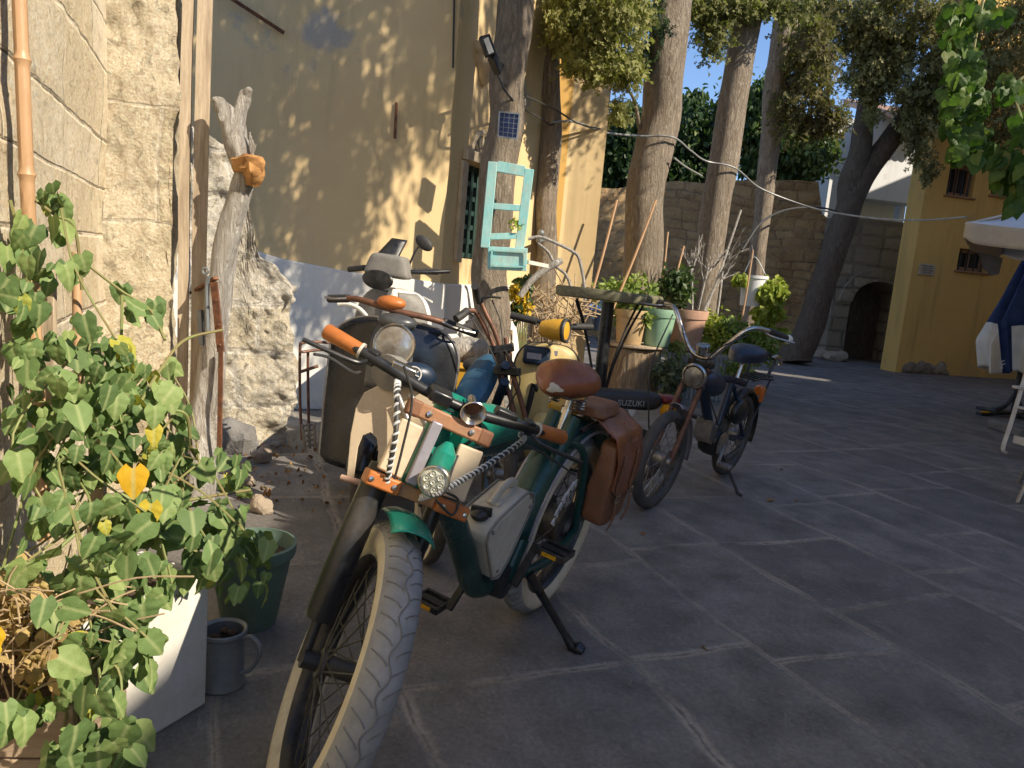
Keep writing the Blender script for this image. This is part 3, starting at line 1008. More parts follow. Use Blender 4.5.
arc = [(cxx + rr * math.cos(R(a)), fz0 + hh * math.sin(R(a))) for a in range(0, 181, 15)]
g.tube([(x, -0.02, z) for x, z in arc], 0.028, 6)
g.tube([(arc[0][0], -0.02, fz0), (arc[-1][0], -0.02, fz0)], 0.02, 6)
for a in (40, 65, 90, 115, 140):
    g.tube([(cxx + rr * .15 * math.cos(R(a)), -0.018, fz0 + hh * .1), (cxx + rr * math.cos(R(a)), -0.018, fz0 + hh * math.sin(R(a)))], 0.016, 6)
fan = g.build('fanlight', 'stonefr', bld)
fan.matrix_local = m2
g = MB()
g.plate([(x, z) for x, z in arc], 0.012, Matrix(((1, 0, 0, 0), (0, 0, 1, -0.014), (0, 1, 0, 0), (0, 0, 0, 1))))
g.build('pane', 'zinc', fan)
g = MB()
g.box((a0 + fw_ / 2, -0.03, zt + 0.055), (fw_ + 0.16, 0.06, 0.09))
g.box((a0 - .06, -0.02, (zb + zt) / 2 - .02), (0.09, 0.04, zt - zb + .04))
g.build('window_trim', 'stonefr', bld, bevel=0.008).matrix_local = m2
# carved corbel below the cornice
c0, cz = on_line(483, 66, P1, D2)
g = MB()
g.lathe([(.02, -.16), (.06, -.12), (.09, -.03), (.13, .02), (.13, .06), (.17, .10), (.17, .16)], (c0, -.02, cz), (0, 0, 1), 16)
g.build('corbel', 'stonefr', bld).matrix_local = m2
# dado with an uneven top, a thick whitewashed skirting that stands proud of the plaster
g = MB()
tops = [(150, 242), (240, 246), (283, 259), (315, 265), (350, 272), (400, 277), (446, 284)]
us = [on_line(x, y, P0, W) for x, y in tops]
poly = [(us[0][0], 0)] + [(us[-1][0] + 0.02, 0)] + [(a, b) for a, b in us[::-1]]
g.plate(poly, 0.035, Matrix(((1, 0, 0, 0), (0, 0, -1, 0.005), (0, 1, 0, 0), (0, 0, 0, 1))))
g.build('dado', 'dado', bld, bevel=0.012).matrix_local = bl_in @ wall_mx(P0, W)
g = MB()
z2 = us[-1][1]
g.plate([(-.01, 0), (1.9, 0), (1.9, z2 + .02), (-.01, z2)], 0.035, Matrix(((1, 0, 0, 0), (0, 0, -1, 0.005), (0, 1, 0, 0), (0, 0, 0, 1))))
g.build('dado', 'dado', bld, bevel=0.012).matrix_local = m2
# cable down the facade, the short iron pin, the rail at the top left
g = MB()
b0 = on_line(455, -60, P0, W)
b1 = on_line(452.5, 68, P0, W)
g.tube([(b0[0], -.012, b0[1]), (b1[0], -.012, b1[1])], 0.008, 6)
g.build('downpipe_cable', 'cable', bld).matrix_local = bl_in @ wall_mx(P0, W)
g = MB()
b0 = on_line(396, 103, P0, W)
b1 = on_line(394, 139, P0, W)
g.tube([(b0[0], -.02, b0[1]), (b1[0], -.03, b1[1])], 0.012, 6)
g.build('iron_pin', 'rust', bld).matrix_local = bl_in @ wall_mx(P0, W)
g = MB()
b0 = on_line(222, -5, P0, W)
b1 = on_line(284, 34, P0, W)
g.tube([(b0[0], -.06, b0[1]), (b1[0], -.03, b1[1])], 0.014, 6)
g.build('iron_rod', 'rust', bld).matrix_local = bl_in @ wall_mx(P0, W)

# ---- far background: old rubble wall, arched gateway, white house, yellow house
F0 = gnd(560, 336)
F1 = gnd(842, 358)
F0, F1 = at(560, 300, 16.6), at(838, 300, 16.9)
F0.z = F1.z = 0
fd = (F1 - F0).normalized()
fL = (F1 - F0).length
g = MB()
tp = [on_line(x, y, F0, fd) for x, y in ((560, 186), (600, 188), (640, 184), (690, 182), (740, 181), (770, 180), (800, 181), (819, 181.5), (823, 214), (832, 222))]


def topz(x):
    for (a, b), (c, d) in zip(tp, tp[1:]):
        if x <= c:
            return b + (d - b) * (x - a) / (c - a)
    return tp[-1][1]


def farw(s, t):
    x = s * fL
    h = topz(x) + mnoise.noise(V((x * 1.5, 0, 0))) * 0.08
    if t < 0.9:
        z, y = t / 0.9 * h, 0
    else:
        z, y = h, (t - .9) / .1 * 0.6
    return V((x, y + mnoise.fractal(V((x * 1.2, z * 1.2, 1)), 1, 2, 4) * 0.08, z))


g.sheet(farw, 130, 90)
placed(g, 'rubble_wall', 'rubble_far', wall_mx(F0, fd), 'high brown rubble wall running behind the cypress trunks', 'wall')

G0 = at(833, 300, 16.1)
G1 = at(925, 300, 16.4)
G0.z = G1.z = 0
gd = (G1 - G0).normalized()
gate = thing('arched_gateway', 'grey stone gateway block with low dark arched opening beside yellow house', 'gateway', mx=wall_mx(G0, gd))
L = (G1 - G0).length


def gz(x, y):
    return on_line(x, y, G0, gd)


dl, dr = gz(846, 330)[0], gz(896, 330)[0]
spr = gz(868, 303)[1]
apx = gz(870, 281)[1]
tz = gz(860, 218)[1]
arch = [((dl + dr) / 2 + (dr - dl) / 2 * math.cos(R(a)), spr + (apx - spr) * math.sin(R(a))) for a in range(0, 181, 12)]
poly = [(0, 0), (0, tz), (L, tz), (L, 0), (dr, 0)] + arch + [(dl, 0)]
pm = Matrix(((1, 0, 0, 0), (0, 0, 1, 0), (0, 1, 0, 0), (0, 0, 0, 1)))
g = MB()
g.plate(poly[::-1], 0.75, pm)
g.build('wall', 'grey_stone', gate, smooth=False)
g = MB()
for i in range(len(arch) - 1):
    (x0, z0), (x1, z1) = arch[i], arch[i + 1]
    c = ((dl + dr) / 2, spr)
    k0 = V((x0 - c[0], 0, z0 - c[1])).normalized() * 0.30
    k1 = V((x1 - c[0], 0, z1 - c[1])).normalized() * 0.30
    q = [V((x0, 0, z0)), V((x1, 0, z1)), V((x1, 0, z1)) + k1 * 1.0, V((x0, 0, z0)) + k0]
    cc = sum(q, V()) / 4
    q = [cc + (p - cc) * 0.95 for p in q]
    g.add([p + V((0, yy, 0)) for yy in (-.09, .05) for p in q], [(0, 1, 2, 3), (7, 6, 5, 4), (0, 4, 5, 1), (1, 5, 6, 2), (2, 6, 7, 3), (3, 7, 4, 0)])
g.build('arch_ring', 'grey_stone', gate, smooth=False)
g = MB()
for k in range(6):
    x = dl + (dr - dl) * (k + .5) / 6
    g.box((x, 0.70, apx / 2), ((dr - dl) / 6 - .012, 0.05, apx))
g.box(((dl + dr) / 2, .665, .55), (dr - dl, .03, .13))
g.box(((dl + dr) / 2, .665, 1.5), (dr - dl, .03, .13))
g.build('door', 'bark_dark', gate, bevel=0.006)
g = MB()
g.box((L * 0.80, -.10, tz - 1.15), (0.8, 0.25, .14))
g.box((L * 0.80, -.07, tz - 1.32), (0.6, 0.16, .14))
g.build('ledge', 'grey_stone', gate, bevel=0.02)

wh0 = at(812, 300, 19.6)
wh0.z = 0
whd = V((0.97, 0.24, 0)).normalized()
wht = thing('white_house', 'white limewashed house standing behind the leaning tree and gateway', 'house', mx=wall_mx(wh0, whd))


def wz(x, y):
    return on_line(x, y, wh0, whd)


xa, xb, xc = wz(850, 200)[0], wz(884, 200)[0], wz(907, 200)[0]
g = MB()
holed_wall(g, xc, wz(850, 118)[1], [(wz(896, 200)[0], wz(902, 200)[0], wz(898, 240)[1], wz(898, 192)[1])], 0.3, 4.0)
g.build('wall', 'white_house', wht, smooth=False)
g = MB()
g.box(((xa + xb) / 2 + .3, -.25, wz(860, 195)[1] + .9), (xc - xa, 0.5, 2.1))
g.build('upper_storey', 'white_house', wht, bevel=0.02)
g = MB()
for k in range(9):
    g.lathe([(.09, -1.2), (.09, 1.2)], (xa + .2 + k * (xc - xa) / 9, -.1, wz(870, 110)[1]), (0, 1, 0.35), 8)
g.build('roof_tiles', 'terracotta', wht)

Y0 = gnd(889, 372)
Y0 = at(896, 366, 14.3)
Y0.z = 0
yd = V((0.966, 0.26, 0)).normalized()
yh = thing('yellow_house', 'ochre yellow house with dark windows on the right side', 'house', mx=wall_mx(Y0, yd))


def yz(x, y):
    return on_line(x, y, Y0, yd)


YL = 9.5
hol = []
for (x0, y0, x1, y1) in ((951, 163, 972, 198), (995, 168, 1030, 200), (960, 248, 986, 273), (1075, 170, 1100, 205)):
    p, q = yz(x0, y0), yz(x1, y1)
    hol.append((p[0], q[0], q[1], p[1]))
g = MB()
holed_wall(g, YL, 8.2, hol, 0.22)
g.build('wall', 'yellow_house', yh, smooth=False)
for a, b, c, d in hol:
    g = MB()
    fx = 0.07
    for bx in (((a + fx / 2, .14, (c + d) / 2), (fx, .06, d - c)), ((b - fx / 2, .14, (c + d) / 2), (fx, .06, d - c)), (((a + b) / 2, .142, c + fx / 2), (b - a - 2 * fx, .06, fx)), (((a + b) / 2, .142, d - fx / 2), (b - a - 2 * fx, .06, fx)), (((a + b) / 2, .145, (c + d) / 2), (fx * .8, .05, d - c - 2 * fx))):
        g.box(*bx)
    f = g.build('window', 'brownwood', yh, bevel=0.008)
    g = MB()
    g.box(((a + b) / 2, .19, (c + d) / 2), (b - a, .02, d - c))
    g.build('pane', 'glass', f)
    g = MB()
    g.box(((a + b) / 2, -.02, c - .022), (b - a + .10, .07, .04))
    g.build('sill', 'brownwood', f, bevel=.01)
    if c < 4.2:
        g = MB()
        for k in range(4):
            x = a + (b - a) * (k + .5) / 4
            g.tube([(x, .05, c), (x, .05, d)], .014, 6)
        g.build('bars', 'blackmetal', f)
p, q = yz(919, 263), yz(933, 276)
g = MB()
g.box(((p[0] + q[0]) / 2, -.02, (p[1] + q[1]) / 2), (q[0] - p[0], .03, p[1] - q[1]))
pl = g.build('plaque', 'stonefr', yh, bevel=0.006)
g = MB()
for k in range(4):
    z = q[1] + (p[1] - q[1]) * (k + 1) / 5
    g.box(((p[0] + q[0]) / 2, -.037, z), ((q[0] - p[0]) * (0.7 if k % 2 else .55), .004, .022))
g.build('lettering', 'zinc', pl)
p, q = yz(907, 366), yz(942, 377)
g = MB()
for k in range(12):
    x = p[0] + (q[0] - p[0]) * k / 11
    g.ell((x, -.02, .08 + .05 * math.sin(k * 2.1)), (.12, .07, .11 + .04 * math.sin(k * 3.3)), 10, 7)
g.build('exposed_stones', 'grey_stone', yh)

# rubble at the foot of the gateway
for i, (px, py, s) in enumerate(((808, 353, .35), (822, 358, .22), (836, 361, .2))):
    c = gnd(px, py)
    g = MB()
    g.ell((0, 0, s * 0.4), (s * 1.3, s, s * 0.6), 16, 10)
    g.v = [p + p.normalized() * (mnoise.fractal(p * (1.0 / s) + V((i * 7, 3, 0)), 1, 2, 4) * s * 0.4) for p in g.v]
    g.v = [V((p.x, p.y, max(p.z, 0))) + c for p in g.v]
    solo(g, 'fallen_rock', 'rock', ('big fallen rock at the foot of the leaning tree', 'middle one of three rocks between leaning tree and arch', 'rock lying right at the left side of the arched opening')[i], 'rock', c, 'rocks at the foot of the gateway', angle=30)

# ---- unseen walls standing for houses opposite, heights and gap set to shape the shade
for i, (x0, y0, x1, y1, h) in enumerate(((6.3, -14, 6.3, .5, 6.15), (6.31, .5, 6.3, 1.3, 5.75), (6.31, 1.3, 6.3, 2.4, 5.45), (6.3, 2.4, 6.3, 4.0, 4.9), (6.31, 4.0, 6.3, 5.6, 4.5), (6.4, 5.6, 9.12, 9.3, 4.7), (9.14, 9.32, 9.34, 9.60, 3.5), (9.36, 9.63, 18.9, 22.6, 8.8))):
    a, b = V((x0, y0, 0)), V((x1, y1, 0))
    g = MB()
    Lw = (b - a).length
    g.box((Lw / 2, -.15, h / 2), (Lw, .3, h))
    g.box((Lw / 2, -.15, h + .03), (Lw, .42, .06))
    placed(g, 'street_shade_wall', 'yellow_house', wall_mx(a, b - a), kind='structure', smooth=False)

# ================================================================== TREES
def trunk_mesh(pts, n=18, bump=0.10, seed=0.0):
    """pts: (px, py, Y, radius in photo pixels)"""
    P = [at(a, b, c) for a, b, c, _ in pts]
    rr = [r * c / FPX for _, _, c, r in pts]
    k = 10
    C = curve(P, k)
    g = MB()
    rads = []
    for i in range(len(C)):
        t = i / k
        a = min(int(t), len(rr) - 2)
        rads.append(rr[a] + (rr[a + 1] - rr[a]) * (t - a))
    C = [p + V((mnoise.noise(V((seed, i * .13, 0))), mnoise.noise(V((seed, i * .13, 7))), 0)) * rads[i] * .35 for i, p in enumerate(C)]
    g.tube(C, rads, n)
    for i in range(len(C)):
        for j in range(n):
            q = i * n + j
            d = g.v[q] - C[i]
            a = 2 * math.pi * j / n
            # long ridges running up the trunk
            w_ = .45 * mnoise.noise(V((math.cos(a) * 1.0 + seed, math.sin(a) * 1.0, i * 0.22 + seed))) + mnoise.noise(V((math.cos(a) * 2.2 + seed, math.sin(a) * 2.2, i * 0.10))) + 0.6 * mnoise.noise(V((math.cos(a) * 5 + seed, math.sin(a) * 5, i * 0.25)))
            g.v[q] = C[i] + d * (1 + bump * w_)
    return g, P[0]


def tree(name, label, pts, mat, limbs=(), crown=(), leaf='cypress', lsize=0.12, shape='sprig', group=None, tip=(0, 0, -1), tipj=0.7, tone=(0, 1), prune=False):
    g, base = trunk_mesh(pts, seed=pts[0][0])
    base = V((base.x, base.y, 0))
    t = thing(name, label, 'tree', base, 0, group)
    g.build('trunk', mat, t, world=True, angle=60)
    for lp in limbs:
        g, _ = trunk_mesh(lp, 12, seed=lp[0][1])
        g.build('limb', mat, t, world=True, angle=60)
    if crown:
        p, tn = cloud(crown)
        if prune:
            # drop added shade sprays that would hang into view
            ok = p[:, 2] > 1.25 + p[:, 1] * 0.40 + p[:, 0] * 0.12 + 0.35
            p, tn = p[ok], tn[ok]
        leaves('crown', leaf, t, p, RNG.uniform(0.7, 1.35, len(p)) * lsize, tone[0] + tn * (tone[1] - tone[0]), shape, tip, tipj, (0.4, -0.6, 0.5), 0.9)
    return t


def blob3(c, rad, nc, nl, cr):
    return (c, rad, nc, nl, cr)


# first trunk; unseen leaf columns added over the yard to speckle the plaster wall
dap = []
for x, n_, zc, hh in ((-.15, 60, 4.6, 1.5), (.08, 80, 4.6, 1.6), (.32, 90, 4.6, 1.6), (.56, 90, 4.7, 1.6), (.74, 60, 4.7, 1.6), (.92, 12, 4.0, .9), (1.12, 70, 4.9, 1.8), (1.36, 100, 5.0, 1.9), (1.62, 100, 5.0, 1.9), (1.86, 80, 5.1, 1.9), (2.04, 40, 5.2, 1.9), (2.22, 8, 5.8, 1.6), (2.40, 44, 6.3, 1.3), (2.56, 8, 6.2, 1.4), (2.76, 50, 6.7, 1.2), (3.0, 70, 6.9, 1.1), (3.22, 40, 7.0, 1.0), (3.9, 36, 6.9, 1.5), (4.25, 50, 7.0, 1.5)):
    y = 4.35 + 0.12 * math.sin(x * 9)
    dap.append(blob3((x, y, zc), (0.07, 0.22, hh), int(n_ * .50), 8, (0.045, 0.12, 0.7)))
for i in range(9):
    dap.append(blob3((-0.7 + 0.40 * i, 4.6 + 0.5 * ((i * 53) % 10) / 10, 7.8), (0.3, 0.5, .9), 8, 16, (0.12, 0.16, 0.42)))
dap3 = []  # unseen leaf columns added to streak the rear bay with shade
for x, n_ in ((2.9, 30), (3.2, 46), (3.55, 34), (3.8, 46), (4.2, 34), (4.5, 30)):
    dap3.append(blob3((x, 7.0 + .3 * math.sin(x * 7), 5.8), (0.10, 0.3, 1.15), int(n_ * .55), 12, (0.05, 0.14, 0.35)))
tree('cypress_tree', 'nearest cypress trunk, carrying the floodlight, solar panel and turquoise frame',
     [(486, 424, 6.3, 23), (489, 330, 6.3, 19), (492, 260, 6.3, 17.5), (500, 160, 6.3, 17), (508, 80, 6.3, 17), (518, 0, 6.3, 17), (528, -120, 6.3, 15), (540, -300, 6.3, 12)], 'bark',
     limbs=[[(528, -120, 6.3, 9), (560, -190, 5.6, 7), (600, -300, 4.6, 4)], [(524, -90, 6.3, 8), (500, -180, 5.5, 6), (470, -330, 4.6, 3)]],
     crown=dap + [pxblob(560, -250, 6.4, 90, 70, 70, 20, .22)], leaf='cypress', lsize=0.34, shape='spray', tipj=.14, prune=True)
tree('cypress_tree', 'slim pale cypress trunk just right of the turquoise frame',
     [(538, 398, 7.9, 13), (545, 290, 7.9, 10.5), (548, 200, 7.9, 10.5), (549, 100, 7.9, 11), (553, 0, 7.9, 11), (557, -120, 7.9, 10), (560, -260, 7.9, 8)], 'bark',
     limbs=[[(552, 20, 7.9, 5), (580, -10, 7.6, 4), (612, 10, 7.4, 2)], [(556, -60, 7.9, 6), (600, -80, 7.5, 4), (640, -40, 7.3, 2)]],
     crown=[pxblob(585, 20, 7.5, 34, 36, 60, 34, .12), pxblob(618, 15, 7.4, 30, 34, 50, 34, .12), pxblob(560, 15, 7.5, 14, 40, 24, 30, .10), pxblob(600, 62, 7.4, 26, 14, 28, 32, .09), pxblob(628, 75, 7.4, 11, 24, 18, 30, .08), pxblob(622, 112, 7.4, 8, 12, 7, 28, .07), pxblob(575, 62, 7.5, 12, 12, 10, 26, .08), pxblob(600, -90, 7.6, 80, 70, 90, 26, .16)],
     leaf='cypress', lsize=0.085, tone=(0.25, 1.1))
tree('cypress_tree', 'thickest straight cypress trunk, behind the potted plants',
     [(630, 392, 9.2, 20), (638, 290, 9.2, 18.5), (650, 180, 9.2, 18.5), (662, 90, 9.2, 18.5), (672, 0, 9.2, 18.5), (684, -110, 9.2, 18), (694, -220, 9.2, 14)], 'bark',
     limbs=[[(640, 130, 9.2, 2), (634, 100, 9.0, 1.6), (626, 88, 8.9, 1.2)]],
     crown=dap3 + [pxblob(655, 18, 8.9, 12, 30, 14, 26, .10), pxblob(640, 60, 9.0, 9, 16, 8, 26, .09), pxblob(680, -120, 9.0, 95, 70, 90, 26, .2)], leaf='darkleaf', lsize=0.10, tone=(0, .6))
tree('cypress_tree', 'straight leaning cypress trunk, second from the rear wall corner, foliage hanging at its top',
     [(690, 388, 10.2, 18), (703, 300, 10.2, 13.5), (718, 200, 10.2, 14), (733, 100, 10.2, 14), (748, 10, 10.2, 13.5), (764, -110, 10.2, 12), (775, -200, 10.2, 9)], 'bark',
     limbs=[[(746, 20, 10.2, 4), (725, 2, 9.9, 3), (708, 20, 9.8, 1.5)]],
     crown=[pxblob(714, 30, 9.8, 15, 24, 30, 26, .12), pxblob(705, 8, 9.8, 24, 10, 20, 26, .12), pxblob(742, 3, 9.8, 26, 8, 26, 26, .12), pxblob(790, 4, 9.9, 30, 8, 20, 26, .12), pxblob(745, -90, 10, 70, 60, 70, 26, .2)], leaf='cypress', lsize=0.11, tone=(0, .7))
tree('cypress_tree', 'thinnest straight cypress trunk, dark on top, left of the leaning forked tree',
     [(740, 380, 12, 10), (752, 300, 12, 7), (762, 220, 12, 8), (772, 130, 12, 10), (783, 40, 12, 11), (797, -60, 12, 10), (806, -140, 12, 8)], 'bark',
     limbs=[[(776, 110, 12, 4), (800, 80, 11.8, 3), (822, 95, 11.7, 1.5)], [(781, 60, 12, 4), (812, 40, 11.7, 3), (836, 60, 11.6, 1.5)]],
     crown=[pxblob(800, 95, 11.8, 30, 44, 60, 24, .16), pxblob(832, 116, 11.7, 18, 18, 22, 24, .13), pxblob(812, 45, 11.7, 28, 34, 34, 24, .15), pxblob(820, -50, 11.8, 50, 40, 40, 26, .2)], leaf='olive', lsize=0.14, tone=(0, .55))
tree('forked_tree', 'big dark leaning tree that forks into two limbs before the white house',
     [(796, 362, 14.2, 16), (808, 330, 14.2, 13.5), (828, 270, 14.2, 12), (847, 212, 14.2, 12), (856, 188, 14.2, 11)], 'bark_dark',
     limbs=[[(850, 206, 14.2, 12), (859, 150, 14.2, 10), (868, 100, 14.2, 9), (880, 50, 14.1, 8), (886, -30, 14, 7)], [(853, 198, 14.2, 11), (880, 152, 14.2, 10), (908, 118, 14.1, 10), (930, 88, 14, 9), (946, 52, 13.8, 9), (962, -30, 13.6, 8)]],
     crown=[pxblob(838, 22, 13.8, 44, 30, 90, 30, .20), pxblob(895, 20, 13.6, 50, 32, 110, 30, .20), pxblob(866, 72, 13.8, 20, 24, 22, 28, .15), pxblob(896, 72, 13.6, 22, 22, 26, 28, .16), pxblob(940, 100, 13.5, 16, 32, 34, 28, .17), pxblob(922, 142, 13.5, 9, 26, 16, 28, .13), pxblob(906, 120, 13.5, 7, 16, 8, 26, .11), pxblob(960, 60, 13.4, 36, 50, 80, 28, .2), pxblob(1005, 50, 13.2, 40, 52, 80, 28, .2), pxblob(1000, 120, 13.3, 20, 30, 30, 26, .16), pxblob(930, 168, 13.5, 5, 10, 5, 24, .09), pxblob(982, 150, 13.4, 7, 14, 6, 24, .10), pxblob(920, -70, 13.6, 110, 50, 80, 26, .26), pxblob(808, 8, 13.8, 22, 14, 14, 26, .17), pxblob(872, 108, 13.8, 7, 14, 7, 26, .11), pxblob(882, 62, 13.7, 26, 30, 46, 28, .17), pxblob(908, 96, 13.5, 16, 14, 16, 26, .14)],
     leaf='olive', lsize=0.13, tone=(0.1, 1.1))
# beyond the rubble wall
tree('evergreen_tree', 'dark evergreen crown rising behind the wall between the two straight trunks',
     [(690, 330, 20, 8), (694, 230, 20, 7), (698, 140, 20, 5)], 'bark_dark', crown=[pxblob(700, 142, 19.6, 30, 36, 130, 40, .30), pxblob(690, 172, 19.4, 34, 20, 70, 40, .28), pxblob(728, 120, 19.8, 14, 30, 46, 40, .26), pxblob(695, 100, 19.8, 10, 8, 12, 36, .2)], leaf='darkleaf', lsize=0.17, shape='oval', tone=(0, .8))
tree('evergreen_tree', 'dark evergreen crown behind the wall at the plastered corner',
     [(618, 330, 19, 8), (622, 230, 19, 7), (624, 150, 19, 5)], 'bark_dark', crown=[pxblob(622, 150, 18.6, 26, 40, 120, 40, .28), pxblob(606, 170, 18.6, 20, 30, 60, 40, .28), pxblob(640, 165, 18.6, 26, 34, 70, 40, .28)], leaf='darkleaf', lsize=0.17, shape='oval', tone=(0, .5))
tree('evergreen_tree', 'sunlit leafy tree showing above the wall beside the white house',
     [(795, 330, 19, 8), (795, 230, 19, 7), (795, 170, 19, 5)], 'bark_dark', crown=[pxblob(798, 150, 18.4, 36, 26, 130, 40, .22), pxblob(758, 120, 19, 18, 46, 90, 40, .26), pxblob(775, 170, 18.6, 36, 10, 50, 40, .2)], leaf='darkleaf', lsize=0.15, shape='oval', tone=(0.2, 1.25))  # leaf tones raised to paint the sun on this crown

# ================================================================== FIXINGS ON THE FIRST TRUNK
Yt = 5.98
c = [at(488.4, 161, Yt), at(534, 170, Yt), at(524, 249, Yt), at(480.5, 247, Yt)]
fr = thing('window_frame', 'turquoise painted empty window frame hung on the cypress trunk', 'frame', c[3])
side = (c[1] - c[0]).normalized()
up_ = (c[0] - c[3]).normalized()
px_m = Yt / FPX
stl = 9 * px_m
for nm, a, b in (('stile', c[0] + side * stl / 2, c[3] + side * stl / 2), ('stile', c[1] - side * stl / 2, c[2] - side * stl / 2)):
    g = MB()
    g.bar(a, b, stl, .035, side)
    g.build(nm, 'turq', fr, world=True, bevel=.004)
for f0, wd in ((0.04, 10), (0.50, 6), (0.855, 6)):
    a = c[0].lerp(c[3], f0) + side * stl
    b = c[1].lerp(c[2], f0) - side * stl
    g = MB()
    g.bar(a, b, .03, wd * px_m, V((0, 1, 0)))
    g.build('rail', 'turq', fr, world=True, bevel=.003)
a, b = at(488, 258, 5.93), at(527, 260, 5.93)
g = MB()
g.bar(a, b, .15, 22 * px_m, V((0, 1, 0)))
pb = thing('planter_box', 'small turquoise wooden planter box below the hung window frame', 'planter', (a + b) / 2)
g.build('box', 'turq', pb, world=True, bevel=.004)
g = MB()
e1, e2 = at(492, 250, 5.84), at(525, 252, 5.84)
e3, e4 = at(525, 267, 5.84), at(492, 265.5, 5.84)
for p, q in ((e1, e2), (e2, e3), (e3, e4), (e4, e1)):
    g.bar(p, q, .012, .012)
g.build('moulding', 'turq', pb, world=True)
p, tn = cloud([pxblob(516, 224, 6.0, 4, 7, 5, 7, .03)])
leaves('foliage', 'limeleaf', pb, p, RNG.uniform(.03, .05, len(p)), tn, 'oval')
g = MB()
a = at(531, 262, 5.95)
g.bar(at(527, 262, 5.93), at(547, 266, 6.2), .03, .03)
solo(g, 'wooden_batten', 'whitewood', 'short pale batten sticking out right of the turquoise planter box', 'batten', a)

sp = thing('solar_panel', 'small dark solar panel fixed on the nearest cypress trunk', 'solar panel', at(509, 125, 5.97))
g = MB()
q = [at(499.5, 112, 5.97), at(519.5, 114, 5.97), at(517, 139, 5.95), at(498, 136.5, 5.95)]
nn = (q[1] - q[0]).cross(q[2] - q[1]).normalized()
if nn.y > 0:
    nn = -nn
g.add([p for p in q] + [p - nn * .018 for p in q], [(3, 2, 1, 0), (4, 5, 6, 7), (0, 1, 5, 4), (1, 2, 6, 5), (2, 3, 7, 6), (3, 0, 4, 7)])
g.build('cells', 'solar', sp, world=True, smooth=False)
g = MB()
for k in range(4):
    g.bar(q[k] + nn * .003, q[(k + 1) % 4] + nn * .003, .008, .012)
for k in range(1, 4):
    g.bar(q[0].lerp(q[1], k / 4) + nn * .002, q[3].lerp(q[2], k / 4) + nn * .002, .002, .003)
for k in range(1, 5):
    g.bar(q[0].lerp(q[3], k / 5) + nn * .002, q[1].lerp(q[2], k / 5) + nn * .002, .002, .003)
g.build('panel_frame', 'zinc', sp, world=True, smooth=False)

fl = thing('floodlight', 'black floodlight with white lens clamped to the nearest cypress trunk', 'floodlight', at(494, 60, 6.05))
g = MB()
p1, p2 = at(484, 36, 5.95), at(491, 56, 5.95)
g.bar(p1, p2, .085, .05, V((1, 0.3, 0)))
g.build('housing', 'blackmetal', fl, world=True, bevel=.006)
g = MB()
nv = V((-.5, -.85, -.1)).normalized()
p3, p4 = at(484.5, 39, 5.92), at(490, 54, 5.92)
g.bar(p3, p4, .065, .006, V((1, -.3, 0)))
g.build('lens', 'whitepl', fl, world=True)
g = MB()
g.bar(at(492, 56, 6.0), at(499, 72, 6.1), .06, .07)
g.tube([at(490, 50, 5.98), at(496, 60, 6.05), at(503, 66, 6.16)], .014, 8)
g.build('bracket', 'blackmetal', fl, world=True, bevel=.008)
st = thing('security_camera', 'small grey camera dome beside the slim pale trunk', 'camera', at(541, 232, 7.6))
g = MB()
g.ell(at(541, 233, 7.6), (.035, .035, .035), 16, 10)
g.build('dome', 'zinc', st, world=True)
g = MB()
g.bar(at(538, 240, 7.62), at(545, 238, 7.8), .05, .05)
g.build('mount', 'zinc', st, world=True, bevel=.006)

for nm, mt, lab, pts, r in (
        ('cable', 'cable', 'black cable looping from the floodlight down to the slim pale trunk', [(497, 72, 6.1), (506, 92, 6.08), (522, 108, 6.4), (540, 118, 7.4), (551, 125, 7.75), (556, 120, 7.75)], .010),
        ('cable', 'greycable', 'long grey cable strung from the slim trunk past all the cypresses to the parasol', [(552, 122, 7.7), (575, 122, 8.0), (603, 132, 8.4), (640, 136, 8.9), (672, 137, 8.95), (690, 150, 9.4), (706, 161, 9.9), (735, 168, 9.98), (760, 188, 10.4), (800, 204, 10.5), (830, 212, 10.2), (880, 219, 9.4), (925, 220, 8.6), (966, 217, 7.7)], .0115),
        ('cable', 'cable', 'thin black wire crossing from the trunk with the solar panel to the far right trunks', [(505, 85, 6.12), (530, 98, 7.0), (556, 110, 7.7), (580, 124, 8.0), (612, 131, 8.5)], .009),
        ('cable', 'greycable', 'short grey cable end hanging between the thick trunk and the next one', [(674, 158, 9.0), (686, 167, 9.2), (702, 176, 9.6)], .011),
        ('cable', 'cable', 'dark hose arching from behind the shrubs to the leaning forked tree', [(742, 250, 9.8), (762, 222, 10.2), (790, 209, 11.4), (822, 208, 13), (838, 212, 13.9)], .016)):
    P = [at(*q) for q in pts]
    g = MB()
    g.tube(curve(P, 8), r, 8)
    solo(g, nm, mt, lab, 'cable', P[0])

# ================================================================== LEFT: DRIFTWOOD, CANE, PLANTERS, BEANS
dw = thing('driftwood_post', 'bleached driftwood post with forked top and orange rotten knot', 'driftwood', gnd(203, 492))
DY = 3.62


def rough_tube(pts, rr, n=14, amp=.22, f=9, seed=0):
    C = curve(pts, 7)
    rads = []
    for i in range(len(C)):
        t = i / 7
        a = min(int(t), len(rr) - 2)
        rads.append(rr[a] + (rr[a + 1] - rr[a]) * (t - a))
    g = MB()
    g.tube(C, rads, n)
    for i in range(len(C)):
        for j in range(n):
            q = i * n + j
            d = g.v[q] - C[i]
            a = 2 * math.pi * j / n
            w_ = mnoise.noise(V((math.cos(a) * 1.8 + seed, math.sin(a) * 1.8, i * .12))) + .6 * mnoise.noise(V((math.cos(a) * 4 + seed, math.sin(a) * 4, i * .3)))
            g.v[q] = C[i] + d * (1 + amp * w_)
    return g


def pm(l):
    return [at(a, b, c) for a, b, c in l]


